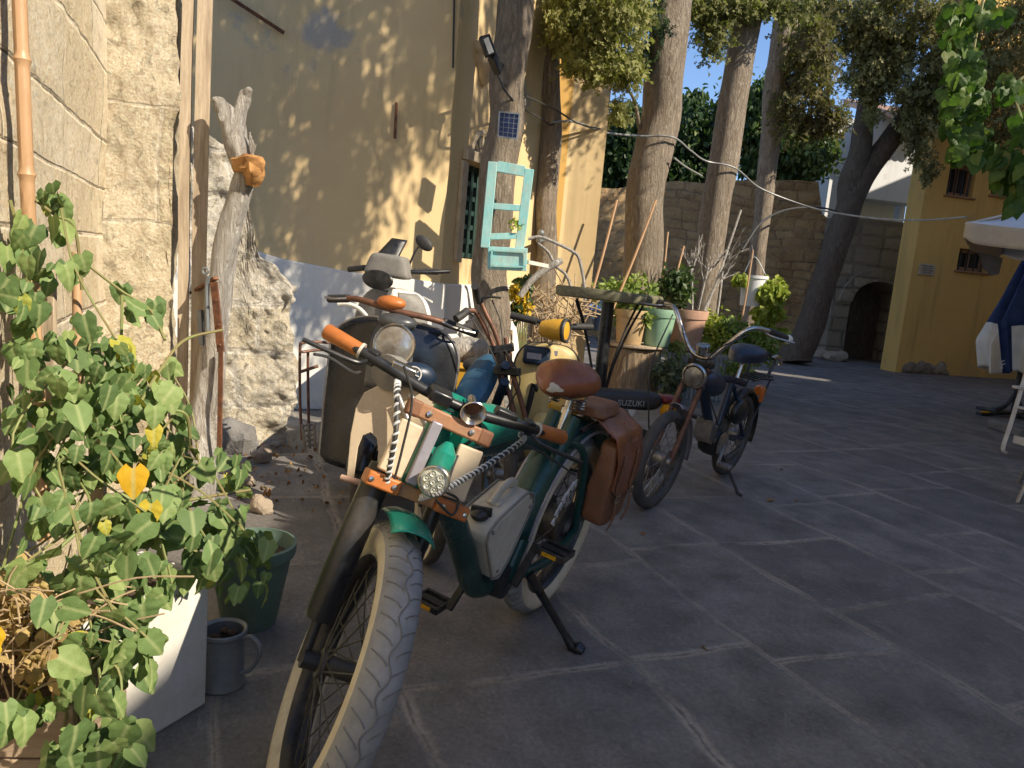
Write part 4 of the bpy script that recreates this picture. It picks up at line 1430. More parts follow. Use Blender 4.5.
rough_tube(pm([(200, 505, DY - .1), (205, 430, DY), (213, 360, DY), (218, 300, DY), (228, 240, DY), (243, 185, DY), (246, 160, DY)]), [.075, .07, .066, .058, .052, .05, .042], 16, .25, seed=3).build('trunk', 'driftwood', dw, world=True, angle=60)
rough_tube(pm([(246, 172, DY), (237, 145, DY), (229, 120, DY), (219, 104, DY - .02), (212, 99, DY - .03)]), [.052, .058, .05, .035, .012], 14, .4, seed=9).build('limb', 'driftwood', dw, world=True, angle=60)
rough_tube(pm([(235, 140, DY), (239, 112, DY + .01), (245, 97, DY + .02), (250, 89, DY)]), [.042, .036, .028, .014], 12, .35, seed=14).build('limb', 'driftwood', dw, world=True, angle=60)
g = rough_tube(pm([(236, 165, DY - .04), (250, 164, DY - .06), (262, 169, DY - .03)]), [.035, .05, .035], 12, .5, seed=20)
g2 = rough_tube(pm([(252, 160, DY - .05), (254, 175, DY - .06), (252, 186, DY - .05)]), [.045, .046, .02], 12, .5, seed=26)
g.add(g2.v, g2.f)
g.build('rotten_knot', 'rot', dw, world=True, angle=60)
g = MB()
for a in range(5):
    g.tube(pm([(252, 158, DY - .03), (250 + a * 1.5, 148 - a, DY - .03), (250 + a * 1.3, 132 + a * 4, DY - .02)]), .004, 5)
g.build('twigs', 'driftwood', dw, world=True)
g = MB()
g.bar(at(214, 282, DY - .10), at(221, 352, DY - .12), .035, .012, V((1, -.2, 0)))
g.bar(at(221, 352, DY - .09), at(219, 470, DY - .1), .022, .010, V((1, -.2, 0)))
g.bar(at(192, 293, DY + .1), at(216, 278, DY - .09), .025, .012)
for q in ((216, 300), (219, 325), (220, 345)):
    g.ell(at(q[0], q[1], DY - .125), (.007, .007, .007), 8, 6)
solo(g, 'iron_strap', 'rust', 'rusty iron strap with bolts nailed along the driftwood post', 'iron strap', at(219, 350, DY - .1), smooth=True)
g = MB()
C = curve(pm([(208, 276, DY - .10), (207, 290, DY - .09), (208, 330, DY - .1)]), 6)
g.tube(C, .011, 8)
g.torus(at(205.5, 271, DY - .1), (0, 1, 0), .014, .006, 16, 6)
g.bar(at(200, 310, DY - .05), at(202, 345, DY - .05), .03, .02)
solo(g, 'hook', 'zinc', 'grey metal eye hook hanging on the left of the driftwood post', 'hook', at(207, 300, DY - .1))

g = MB()
CY = 1.9
P = pm([(17, -60, CY), (22, 60, CY), (27, 180, CY), (33, 300, CY), (40, 440, CY - .03), (44, 540, CY - .04)])
C = curve(P, 24)
acc, rads = 0, []
for i, p in enumerate(C):
    acc += (p - C[i - 1]).length if i else 0
    k = acc % .27
    rads.append(.0165 + (.0045 if k < .012 else 0))
g.tube(C, rads, 12)
solo(g, 'bamboo_cane', 'bamboo', 'tall upright bamboo cane supporting the bean plants', 'cane', gnd(46, 560), angle=30)
for i, (q, wd, mt, lab) in enumerate(((((46, 268, 2.05), (48, 420, 2.02)), .05, 'oldwood', 'flat grey stake just right of the tall bamboo cane'), (((76, 252, 2.1), (80, 440, 2.08)), .022, 'bamboo', 'short thin brown cane with a cut top in the beans'), (((100, 345, 2.0), (96, 560, 1.95)), .045, 'oldwood', 'split wooden stake buried among the bean leaves'))):
    a, b = pm(q)
    g = MB()
    if i == 1:
        g.tube([b, a], wd / 2 * 1.2, 10)
    else:
        g.bar(a, b, wd, .018, V((1, 0, 0)))
    solo(g, 'garden_stake', mt, lab, 'stake', b, bevel=0.002)

# white box planter, brown board planter, green pot, zinc jug
b1 = gnd(141, 744)
b2 = gnd(206, 704)
bd = (b2 - b1).normalized()
bn = V((-bd.y, bd.x, 0))
wb = thing('white_planter', 'white foam box planter dappled with leaf shadows under the beans', 'planter', mx=wall_mx(b1 - bd * .16, bd))
Lb = (b2 - b1).length + .16
Hb = .385
g = MB()
T = .025
Dp = .26
g.box((Lb / 2, T / 2, Hb / 2), (Lb, T, Hb))
g.box((Lb / 2, Dp - T / 2, Hb / 2), (Lb, T, Hb))
g.box((T / 2, Dp / 2, Hb / 2), (T, Dp - 2 * T, Hb))
g.box((Lb - T / 2, Dp / 2, Hb / 2), (T, Dp - 2 * T, Hb))
g.box((Lb / 2, Dp / 2, .02), (Lb - 2 * T, Dp - 2 * T, .03))
g.build('box', 'whitebox', wb, bevel=.006)
g = MB()
g.box((Lb / 2, Dp / 2, Hb * .82), (Lb - 2 * T - .004, Dp - 2 * T - .004, .04))
g.build('soil', 'soil', wb)

f1 = at(68, 755, 1.36)
bw = thing('wooden_planter', 'brown board planter box at the bottom left corner', 'planter', mx=wall_mx((f1.x - .62, f1.y - .05), V((.97, .12, 0))))
zt_ = at(55, 710, 1.36).z
g = MB()
for k in range(3):
    z = zt_ - .065 - k * .125
    g.box((.31, .012, z), (.62, .022, .12))
    g.box((.608, .22, z), (.022, .37, .12))
g.build('boards', 'boxwood', bw, bevel=.004)
g = MB()
g.box((.31, .21, zt_ - .05), (.57, .36, .05))
g.build('soil', 'soil', bw)

gp = gnd(249, 622)
gpt = thing('flower_pot', 'dark green plastic pot at the end of the bean planters', 'pot', gp)
pr = .135
g = MB()
g.lathe([(.001, 0), (.085, 0), (.09, .01), (pr * .96, .235), (pr * .97, .24), (pr * 1.05, .245), (pr * 1.08, .265), (pr * 1.08, .285), (pr * 1.0, .288), (pr * .95, .24), (pr * .9, .22)], (0, 0, 0), (0, 0, 1), 36)
g.build('pot', 'darkgreenpot', gpt)
g = MB()
g.lathe([(0, .235), (pr * .6, .24), (pr * .93, .235)], (0, 0, 0), (0, 0, 1), 24)
g.build('soil', 'soil', gpt)
g = MB()
for k in range(9):
    a, r = RNG.uniform(0, 6.28), RNG.uniform(.02, .1)
    g.tube([(r * math.cos(a), r * math.sin(a), .23), (r * math.cos(a) * 1.2, r * math.sin(a) * 1.2, RNG.uniform(.27, .32))], .003, 5)
g.build('stalks', 'twig', gpt)

jg = gnd(222, 684)
jt = thing('metal_jug', 'small grey zinc jug with handle standing beside the white planter', 'jug', jg)
g = MB()
g.lathe([(.001, 0), (.060, 0), (.064, .006), (.060, .03), (.058, .15), (.060, .158), (.066, .163), (.066, .172), (.063, .175), (.055, .168), (.053, .1), (.04, .05), (.001, .048)], (0, 0, 0), (0, 0, 1), 32)
g.build('body', 'zinc', jt)
g = MB()
hd = V((.9, -.2, 0)).normalized()
g.tube(curve([hd * .062 + V((0, 0, .155)), hd * .09 + V((0, 0, .165)), hd * .118 + V((0, 0, .14)), hd * .112 + V((0, 0, .10)), hd * .085 + V((0, 0, .06)), hd * .058 + V((0, 0, .05))], 6), .0065, 8, flat=1)
g.build('handle', 'zinc', jt)
g = MB()
for k in range(14):
    a = k * .9
    g.ell((.03 * math.cos(a), .03 * math.sin(a), .125 + .012 * (k % 3)), (.016, .012, .01), 8, 6)
g.build('contents', 'soil', jt)

bp = thing('bean_plant', 'big sprawling bean plant with broad green and some yellow leaves', 'plant', gnd(110, 690))
KP = []
# (px, py, Y, rx, ry, leaves)
for px, py, Y, rx, ry, n in ((52, 195, 1.95, 12, 16, 7), (58, 225, 1.95, 10, 12, 4), (20, 235, 1.85, 18, 28, 12), (18, 290, 1.75, 18, 20, 9), (45, 270, 1.85, 25, 20, 7),
                             (25, 330, 1.7, 24, 34, 18), (75, 265, 1.95, 12, 20, 5), (118, 285, 2.1, 8, 6, 2), (150, 305, 2.1, 8, 8, 3), (140, 320, 2.0, 14, 12, 4), (75, 335, 1.8, 26, 24, 16), (112, 355, 1.85, 30, 26, 24),
                             (40, 395, 1.65, 40, 34, 26), (100, 400, 1.75, 40, 34, 40), (150, 385, 1.9, 26, 28, 26), (170, 420, 1.9, 20, 24, 12), (25, 450, 1.6, 26, 34, 16), (80, 455, 1.65, 36, 30, 24),
                             (138, 455, 1.8, 34, 30, 32), (182, 460, 1.9, 24, 26, 18), (215, 465, 2.05, 14, 18, 5), (238, 470, 2.1, 12, 24, 7), (60, 515, 1.55, 30, 24, 14), (118, 515, 1.6, 34, 30, 26),
                             (165, 510, 1.75, 30, 26, 26), (208, 520, 1.9, 28, 26, 24), (245, 530, 2.05, 20, 24, 16), (225, 565, 1.9, 22, 30, 14), (262, 560, 2.1, 14, 24, 8), (180, 555, 1.75, 34, 22, 20),
                             (95, 560, 1.5, 34, 28, 18), (140, 580, 1.6, 34, 26, 18), (25, 560, 1.45, 26, 24, 8), (55, 590, 1.4, 22, 20, 5), (120, 620, 1.5, 26, 30, 14), (95, 660, 1.4, 34, 34, 17), (62, 690, 1.35, 34, 34, 13),
                             (140, 650, 1.45, 22, 24, 9), (115, 690, 1.36, 22, 24, 8), (20, 720, 1.28, 22, 26, 7), (90, 735, 1.3, 36, 26, 12), (125, 745, 1.34, 22, 26, 10), (60, 760, 1.26, 24, 16, 7)):
    k = Y / FPX
    for _ in range(int(n * 1.15)):
        a, r = RNG.uniform(0, 6.28), RNG.uniform(0, 1) ** .5
        KP.append((at(px + rx * r * math.cos(a), py + ry * r * math.sin(a), Y + RNG.normal(0, .06)), Y))
pos = np.array([tuple(p) for p, _ in KP])
nb = len(pos)
tone = RNG.uniform(0.05, 0.82, nb)
tone[RNG.uniform(0, 1, nb) < .025] = .93
leaves('foliage', 'bean', bp, pos, RNG.uniform(.028, .070, nb), tone, 'heart', (0.1, -.2, -1), .5, (.5, -.65, .5), .6)
yl = [at(x, y, d) for x, y, d in ((140, 480, 1.62), (157, 514, 1.66), (2, 640, 1.28), (3, 655, 1.28), (30, 312, 1.64), (160, 438, 1.75))]
yp = np.array([tuple(p) for p in yl])
leaves('yellowed_leaves', 'bean', bp, yp + np.array([[0, -.03, .035]]), np.array([.07, .065, .055, .045, .05, .05]), np.array([.985, .95, .98, .96, .91, .94]), 'heart', (0, -.2, -1), .15, (.4, -.8, .4), .15)
g = MB()
for i in range(70):
    a = pos[RNG.integers(nb)]
    b = pos[RNG.integers(nb)]
    a, b = V(a), V(b)
    if (a - b).length > .45 or (a - b).length < .1:
        continue
    m_ = (a + b) / 2 + V((RNG.normal(0, .03), RNG.normal(0, .03), RNG.normal(0, .03) - .01))
    g.tube(curve([a, m_, b], 5), .0028, 5)
for q in ([(60, 440, 1.9), (95, 400, 1.95), (118, 360, 2.0), (122, 300, 2.05), (118, 285, 2.08)], [(75, 255, 2.0), (120, 290, 2.05), (150, 310, 2.05), (165, 340, 2.0)], [(35, 200, 1.92), (55, 215, 1.95), (75, 230, 2.0), (82, 290, 2.02)], [(10, 200, 1.8), (20, 240, 1.82), (30, 300, 1.85)], [(130, 420, 1.8), (160, 370, 1.95), (185, 340, 2.1), (222, 330, 2.3)], [(20, 480, 1.6), (60, 440, 1.7), (110, 420, 1.75)], [(45, 560, 1.5), (100, 520, 1.6), (190, 500, 1.8), (250, 490, 2.1)], [(160, 410, 1.8), (186, 415, 1.85), (192, 450, 1.9), (208, 470, 2)], [(60, 700, 1.35), (100, 660, 1.4), (150, 600, 1.6)]):
    g.tube(curve(pm(q), 8), .0042, 6)
g.build('stem', 'stem', bp, world=True)
p, tn = cloud([pxblob(30, 620, 1.45, 36, 22, 26, 9, .06), pxblob(15, 600, 1.45, 16, 14, 10, 8, .05), pxblob(50, 650, 1.4, 30, 16, 12, 8, .05)])
dg = thing('dried_plant', 'heap of dried yellow stalks and shrivelled leaves in the left planter', 'plant', gnd(20, 740))
leaves('dry_leaves', 'dryleaf', dg, p, RNG.uniform(.02, .045, len(p)), tn, 'heart', (0, 0, -1), .9, (0.4, -.6, .6), .9)
g = MB()
for i in range(90):
    a = at(RNG.uniform(-10, 80), RNG.uniform(585, 690), RNG.uniform(1.35, 1.5))
    d = V((RNG.normal(0, .05), RNG.normal(0, .03), RNG.normal(0, .04)))
    g.tube(curve([a, a + d + V((0, 0, .015)), a + d * 2], 4), .0018, 5)
g.build('stalks', 'twig', dg, world=True)

# leaf litter and dead leaves
p = []
for px, py, s, n in ((258, 440, 16, 60), (285, 455, 20, 50), (240, 470, 14, 40), (255, 495, 16, 40), (300, 480, 14, 16), (225, 448, 14, 40), (318, 500, 18, 14)):
    for _ in range(n):
        c = gnd(px + RNG.normal(0, s), py + RNG.normal(0, s * .5))
        p.append((c.x, c.y, RNG.uniform(.008, .035)))
p = np.array(p)
o = leaves('leaf_litter', 'deadleaf', None, p, RNG.uniform(.02, .05, len(p)), RNG.uniform(0, 1, len(p)), 'oval', (0, 1, 0), .9, (0, 0, 1), .35, loc=V((p[0][0], p[0][1], 0)))
tag(o, 'dry brown leaf litter gathered at the foot of the ruined wall', 'leaf litter', kind='stuff')
for px, py, s, tn_, lab in ((767, 502, .075, .9, 'largest tan dead leaf on the paving past the moped stand'), (794, 501, .04, .6, 'small dead leaf just right of the largest tan leaf on the paving'), (700, 648, .06, .8, 'curled pale dead leaf on the paving right of the bicycle stand'), (780, 470, .05, .3, 'dark dead leaf on the paving right of the old moped'), (640, 535, .045, .5, 'little dead leaf under the brown saddlebag')):
    c = gnd(px, py)
    o = leaves('dead_leaf', 'deadleaf', None, np.array([[c.x, c.y, .012]]), [s], [tn_], 'oval', (1, .3, 0), .3, (0, 0, 1), .25, loc=c)
    tag(o, lab, 'leaf')

# ================================================================== TABLE, STUMP, POTS
TC = at(609, 296, 4.95)
tb = thing('bar_table', 'round grey-green topped bar table on a dark post among the scooters', 'table', (TC.x, TC.y, 0))
g = MB()
g.lathe([(0, -.035), (.33, -.035), (.352, -.028), (.357, -.01), (.357, .02), (.350, .034), (0, .036)], (0, 0, TC.z), (0.03, .02, 1), 48)
g.build('tabletop', 'tabletop', tb)
g = MB()
g.tube([(0, 0, .03), (0, 0, TC.z - .04)], .042, 16)
g.build('post', 'blackmetal', tb)
g = MB()
g.lathe([(0, 0), (.26, 0), (.26, .018), (.06, .045), (.045, .06)], (0, 0, 0), (0, 0, 1), 32)
g.build('base', 'blackmetal', tb)
for k in range(4):
    a = R(40 + 90 * k)
    e = V((math.cos(a), math.sin(a), 0))
    g = MB()
    g.tube(curve([e * .30 + V((0, 0, TC.z - .04)), e * .20 + V((0, 0, TC.z - .22)), e * .09 + V((0, 0, TC.z - .5)), e * .045 + V((0, 0, TC.z - .75))], 8), .008, 8)
    g.build('brace', 'blackmetal', tb)

SC = gnd(634, 396)
SC = at(634, 348, 8.35)
sz = SC.z
stp = thing('tree_stump', 'rough barked stump serving as a shelf for flower pots', 'stump', (SC.x, SC.y, 0))
g = MB()
n = 40
zz = [0, .1, .2, .35, .45, sz - .08, sz - .02, sz]
g.lathe([(.001, 0)] + [(.30 + .04 * math.exp(-z * 6), z) for z in zz] + [(.27, sz + .004)], (0, 0, 0), (0, 0, 1), n)
g.v = [V((p.x, p.y, 0)) * (1 + .12 * mnoise.noise(V((math.atan2(p.y, p.x) * 4, p.z * .8, 1))) + .06 * mnoise.noise(V((math.atan2(p.y, p.x) * 11, p.z * 2, 5)))) + V((0, 0, p.z)) for p in g.v]
g.build('trunk', 'log', stp, angle=60)
g = MB()
g.lathe([(.0, sz + .015), (.33, sz + .015), (.35, sz + .03), (.35, sz + .05), (0, sz + .055)], (0, 0, 0), (0, 0, 1), 30)
g.build('board', 'oldwood', stp)

cr0 = at(690, 352, 8.5)
cz_ = cr0.z
crt = thing('slatted_crate', 'grey weathered slatted wooden planter beside the stump', 'planter', mx=wall_mx((cr0.x - .30, cr0.y - .25), (.98, .2)))
g = MB()
for k in range(15):
    g.box((.02 + .052 * k, 0, cz_ / 2), (.044, .02, cz_ - .01 * (k % 3)))
for k in range(8):
    g.box((.765, .04 + .052 * k, cz_ / 2), (.02, .044, cz_ - .008 * (k % 3)))
g.build('slats', 'zinc', crt, bevel=.003)
g = MB()
g.box((.38, .22, cz_ - .03), (.73, .40, .03))
g.build('shelf', 'oldwood', crt)


def pot(label, px, py, Y, rt_, rb, h, mat, rim=True, zbase=None, plant=None, extra=None, group=None):
    c = at(px, py, Y)
    if zbase is not None:
        c.z = zbase
    t = thing('flower_pot', label, 'pot', c, 0, group)
    g = MB()
    pf = [(.001, 0), (rb, 0), (rb * 1.03, .008)]
    if rim:
        pf += [(rt_ * .94, h * .78), (rt_ * 1.0, h * .785), (rt_ * 1.06, h * .98), (rt_ * 1.05, h), (rt_ * .96, h), (rt_ * .92, h * .88)]
    else:
        pf += [(rt_, h), (rt_ * .96, h), (rt_ * .93, h * .9)]
    g.lathe(pf, (0, 0, 0), (0, 0, 1), 32)
    g.build('pot', mat, t)
    g = MB()
    g.lathe([(0, h * .9), (rt_ * .93, h * .89)], (0, 0, 0), (0, 0, 1), 24)
    g.build('soil', 'soil', t)
    if plant:
        for nm, mt, bl, ls, shp in plant:
            p, tn = cloud(bl)
            leaves(nm, mt, t, p, RNG.uniform(.7, 1.3, len(p)) * ls, tn, shp, (0, -.2, -.4), .8)
    return t


k8 = 8.2 / FPX
pot('tan plastic pot with feathery green plant on the stump', 628, 347, 8.2, 16 * k8, 12 * k8, 34 * k8, 'tanpot', True, sz + .056, [('foliage', 'shrub', [pxblob(628, 292, 8.2, 26, 14, 40, 16, .09), pxblob(628, 312, 8.2, 12, 6, 14, 12, .06), pxblob(648, 320, 8.1, 4, 8, 6, 8, .04)], .07, 'oval')])
pot('sage green pot between the tan and the terracotta pots', 656, 345, 8.25, 17 * k8, 12 * k8, 37 * k8, 'greenpot', True, sz + .056, [('foliage', 'darkleaf', [pxblob(676, 284, 8.4, 16, 14, 40, 14, .09)], .08, 'oval')])
pot('large pale terracotta pot standing right of the sage green pot', 685, 341, 8.7, 20 * k8, 15 * k8, 42 * k8, 'terracotta', True, cz_ + .01, [('foliage', 'darkleaf', [pxblob(676, 295, 8.7, 14, 8, 20, 12, .08)], .08, 'oval')])
t = pot('blue flower pot with blue flowers behind the table post', 596, 330, 7.6, .10, .07, .2, 'navy', True, None, [('flowers', 'bluepetal', [pxblob(594, 312, 7.6, 9, 9, 16, 8, .06)], .05, 'oval')])
t = pot('dark pot with grey green lavender beside the slatted planter', 672, 388, 8.0, .13, .10, .16, 'darkgreenpot', False, 0.0, [('foliage', 'lavender', [pxblob(672, 376, 7.9, 16, 13, 40, 16, .10)], .10, 'diamond')])

# hanging whitish bucket with lime green creeper
hb = thing('hanging_pot', 'whitish bucket hung on the thinnest trunk, lime creeper spilling from it', 'pot', at(751, 306, 9.4))
kk = 9.4 / FPX
g = MB()
g.lathe([(.001, 0), (11 * kk, 0), (12 * kk, 26 * kk), (13 * kk, 27 * kk), (13 * kk, 30 * kk), (11.5 * kk, 30 * kk), (11 * kk, 20 * kk)], (0, 0, 0), (0, 0, 1), 28)
g.build('bucket', 'canvas', hb)
g = MB()
g.lathe([(0, 24 * kk), (11 * kk, 24 * kk)], (0, 0, 0), (0, 0, 1), 20)
g.build('soil', 'soil', hb)
g = MB()
g.tube(curve([(-12 * kk, 0, 29 * kk), (-2 * kk, .05, 48 * kk), (12 * kk, 0, 29 * kk)], 8), .006, 6)
g.tube([(-2 * kk, .05, 47 * kk), (0, .3, 60 * kk)], .006, 6)
g.build('handle', 'zinc', hb)
p, tn = cloud([pxblob(772, 292, 9.3, 15, 14, 40, 14, .07), pxblob(768, 316, 9.3, 14, 18, 34, 14, .07), pxblob(742, 280, 9.3, 8, 4, 6, 10, .05), pxblob(780, 330, 9.3, 6, 10, 8, 12, .05)])
leaves('foliage', 'limeleaf', hb, p, RNG.uniform(.05, .09, len(p)), tn, 'heart', (0, -.2, -1), .5, (.5, -.6, .4), .5)


def shrub(label, base, blobs, leaf, ls, shape='oval', name='shrub'):
    t = thing(name, label, 'shrub', base)
    p, tn = cloud(blobs)
    leaves('foliage', leaf, t, p, RNG.uniform(.7, 1.3, len(p)) * ls, tn, shape, (0, -.1, -.2), .9)
    g = MB()
    for k in range(9):
        q = V(p[RNG.integers(len(p))])
        b = V(base)
        m_ = b.lerp(q, .55) + V((RNG.normal(0, .03), RNG.normal(0, .03), .04))
        g.tube(curve([b + V((RNG.normal(0, .04), RNG.normal(0, .04), 0)), m_, q], 5), .006, 5)
    g.build('stem', 'stem', t, world=True)
    return t


shrub('bushy green shrub growing at the foot of the leaning trunks behind the old moped', gnd(738, 376), [pxblob(724, 334, 9.0, 24, 15, 60, 16, .10), pxblob(748, 344, 9.0, 24, 15, 60, 16, .10), pxblob(720, 348, 8.9, 18, 10, 26, 14, .09), pxblob(765, 350, 9.1, 12, 12, 18, 14, .09)], 'shrub', .075)
shrub('leafy green plant behind the tan pot, left of the thickest trunk', gnd(606, 384), [pxblob(606, 294, 9.0, 15, 9, 24, 14, .09), pxblob(600, 310, 8.8, 14, 14, 24, 14, .1)], 'shrub', .07)
shrub('light green bush between the terracotta pot and the hanging bucket', gnd(712, 374), [pxblob(706, 322, 8.9, 14, 9, 26, 14, .08), pxblob(716, 336, 8.8, 14, 10, 26, 14, .08)], 'limeleaf', .055)
shrub('small trailing green plant hanging over the front of the slatted planter', at(676, 342, 8.35), [pxblob(677, 350, 8.3, 7, 12, 16, 12, .05)], 'shrub', .05)
shrub('low green plants behind the right handlebar of the old moped', gnd(752, 372), [pxblob(735, 365, 8.4, 16, 10, 20, 14, .09)], 'shrub', .06)

# yellow flowers, drift twigs, antler branch, sticks
yf = thing('sunflower_plant', 'yellow flowers with dark green leaves left of the dry twig heap', 'flowers', gnd(521, 405))
p, tn = cloud([pxblob(520, 296, 6.6, 9, 5, 12, 16, .035), pxblob(524, 308, 6.6, 9, 4, 10, 16, .035), pxblob(516, 290, 6.6, 4, 4, 5, 16, .03)])
leaves('flowers', 'petal', yf, p, RNG.uniform(.035, .06, len(p)), tn, 'oval', (0, -.3, 0), 1, (.4, -.8, .3), .5)
p, tn = cloud([pxblob(526, 281, 6.65, 5, 3, 3, 6, .05), pxblob(513, 310, 6.6, 8, 5, 5, 6, .05), pxblob(527, 287, 6.65, 3, 4, 3, 5, .04)])
leaves('foliage', 'darkleaf', yf, p, RNG.uniform(.06, .11, len(p)), tn, 'heart')
g = MB()
for k in range(6):
    g.tube(curve(pm([(521, 400, 6.6), (520 + k, 350, 6.6), (513 + 3 * k, 300, 6.6)]), 5), .008, 6)
g.build('stem', 'stem', yf, world=True)

g = MB()
for i in range(120):
    px, py = 552 + RNG.normal(0, 20), 312 + RNG.normal(0, 14)
    Y = 6.9 + RNG.normal(0, .15)
    a = at(px, py, Y)
    L_ = RNG.uniform(.08, .22)
    th = RNG.uniform(0, 6.28)
    d = V((math.cos(th), RNG.normal(0, .3), math.sin(th) * .8)) * L_
    g.tube(curve([a - d, a + V((0, 0, RNG.normal(0, .02))), a + d], 3), [.007] * 6 + [.004], 5)
for i in range(9):
    px = 552 + RNG.normal(0, 16)
    g.tube([at(px, 330, 6.9), at(px + RNG.normal(0, 6), 385, 6.9)], .012, 5)
solo(g, 'twig_heap', 'twig', 'tangled heap of dry bent twigs between the trunks and the table', 'twigs', at(553, 392, 6.9), kind='stuff')
ab = thing('bent_branch', 'bare antler-shaped grey branch curving right of the turquoise frame', 'branch', at(548, 300, 6.4))
g = MB()
g.tube(curve(pm([(528, 239, 6.4), (540, 237, 6.4), (556, 243, 6.4), (575, 253, 6.4), (580, 262, 6.4), (584, 282, 6.4), (585, 300, 6.4)]), 8), .014, 8)
g.tube(curve(pm([(538, 243, 6.42), (548, 252, 6.42), (556, 266, 6.4), (566, 275, 6.4), (572, 290, 6.4)]), 6), .013, 8)
g.tube(curve(pm([(562, 260, 6.36), (548, 268, 6.36), (532, 280, 6.36), (520, 296, 6.36)]), 6), [.026, .03, .034, .034, .032, .03] + [.03] * 13, 10)
g.build('branches', 'driftwood', ab, world=True)

for i, (q, r, mt, lab) in enumerate((((586, 290, 7.9, 617, 200), .016, 'bamboo', 'cane leaning right, highest one left of the thickest trunk'), ((613, 285, 7.9, 656, 200), .016, 'bamboo', 'cane leaning across the left edge of the thickest trunk'), ((657, 296, 8.4, 668, 232), .012, 'bamboo', 'thin upright cane just right of the thickest trunk'), ((664, 290, 8.4, 684, 246), .013, 'bamboo', 'cane leaning right out of the terracotta pot, left one'), ((698, 308, 8.8, 741, 210), .017, 'driftwood', 'long pale stick leaning across the second leaning trunk'), ((714, 312, 8.9, 724, 258), .015, 'driftwood', 'short pale stick standing between the two leaning trunks'), ((736, 326, 9.0, 753, 250), .014, 'bamboo', 'cane leaning before the thinnest trunk behind the hanging bucket'))):
    a, b = at(q[0], q[1] + 24, q[2]), at(q[3], q[4], q[2] + .2)
    g = MB()
    m_ = a.lerp(b, .5) + V((.01, 0, .0))
    g.tube(curve([a, m_, b], 5), r * .8, 8)
    solo(g, 'cane', mt, lab, 'cane', a)
bs = thing('bare_shrub', 'leafless pale branching shrub standing in the terracotta pot', 'shrub', at(698, 310, 8.8))
g = MB()


def branch(a, d, L_, r, depth):
    b = a + d * L_
    m_ = a.lerp(b, .5) + V((RNG.normal(0, .1), RNG.normal(0, .05), 0)) * L_ * .3
    g.tube(curve([a, m_, b], 3), [r, r * .95, r * .9, r * .85, r * .8, r * .75, r * .7], 6)
    if depth:
        for k in range(2 + (depth > 1)):
            e = (d + V((RNG.normal(0, .45), RNG.normal(0, .3), RNG.uniform(-.1, .35)))).normalized()
            branch(a.lerp(b, RNG.uniform(.55, 1)), e, L_ * RNG.uniform(.5, .75), r * .62, depth - 1)


for x0, d in ((692, (-.15, 0, 1)), (698, (.12, 0, 1)), (704, (.3, 0, .95))):
    branch(at(x0, 310, 8.8), V(d).normalized(), .46, .016, 3)
g.build('branches', 'driftwood', bs, world=True)

# oddments behind the front bicycles: grey log, pale board, yellow crate
g = rough_tube(pm([(449, 352, 5.2), (466, 350, 5.2), (484, 351, 5.25)]), [.085, .09, .085], 14, .15, seed=40)
solo(g, 'log', 'driftwood', 'grey weathered log lying behind the blue fuel tank', 'log', at(466, 362, 5.2), angle=60)
g = MB()
g.bar(at(452, 335, 5.4), at(462, 348, 5.35), .14, .03)
g.bar(at(464, 331, 5.45), at(470, 344, 5.4), .08, .02)
solo(g, 'broken_board', 'whitewood', 'broken pale boards stacked on the grey log by the white wall', 'board', at(458, 352, 5.4), bevel=.004)
yc = thing('yellow_crate', 'bright yellow plastic crate behind the blue fuel tank', 'crate', gnd(452, 452))
g = MB()
yc0 = at(456, 376, 5.0)
for z0 in (.18, .30, .42):
    pass
g.box(yc0, (.25, .22, .14))
g.box(yc0 + V((0, 0, .075)), (.28, .25, .02))
g.build('body', 'yelbright', yc, world=True, bevel=.008)
g = MB()
for k in (-1, 1):
    g.box((yc0.x + k * .1, yc0.y, (yc0.z - .07) / 2), (.035, .2, yc0.z - .075))
g.build('legs', 'oldwood', yc, world=True)

# ================================================================== RIGHT: PARASOLS, CHAIR, VINE
PC = at(966, 222, 7.6)
ps = thing('parasol', 'open white canvas parasol with brown underside at the right edge', 'parasol', (PC.x + 1.25, PC.y + .35, 0))
pc = V((PC.x + 1.25, PC.y + .35, PC.z))
ap = pc + V((0, 0, .42))
cor = [PC, pc + V((-.1, -1.28, -.02)), pc + V((1.3, -.2, 0)), pc + V((.2, 1.3, 0))]
g = MB()


def canopy(s, t):
    u = s * 4
    i = min(int(u), 3)
    f = u - i
    e = cor[i].lerp(cor[(i + 1) % 4], f)
    e = e + V((0, 0, -.05 * math.sin(math.pi * f)))
    p = ap.lerp(e, .12 + .88 * t)
    return p + V((0, 0, -.07 * math.sin(math.pi * t)))


g.sheet(canopy, 48, 10)
g.build('canopy', 'canvas', ps, world=True, solid=.006)
g = MB()


def cap(s, t):
    p = canopy(s, t * .16)
    return p + V((0, 0, .035)) if t > 0 else ap + V((0, 0, .04))


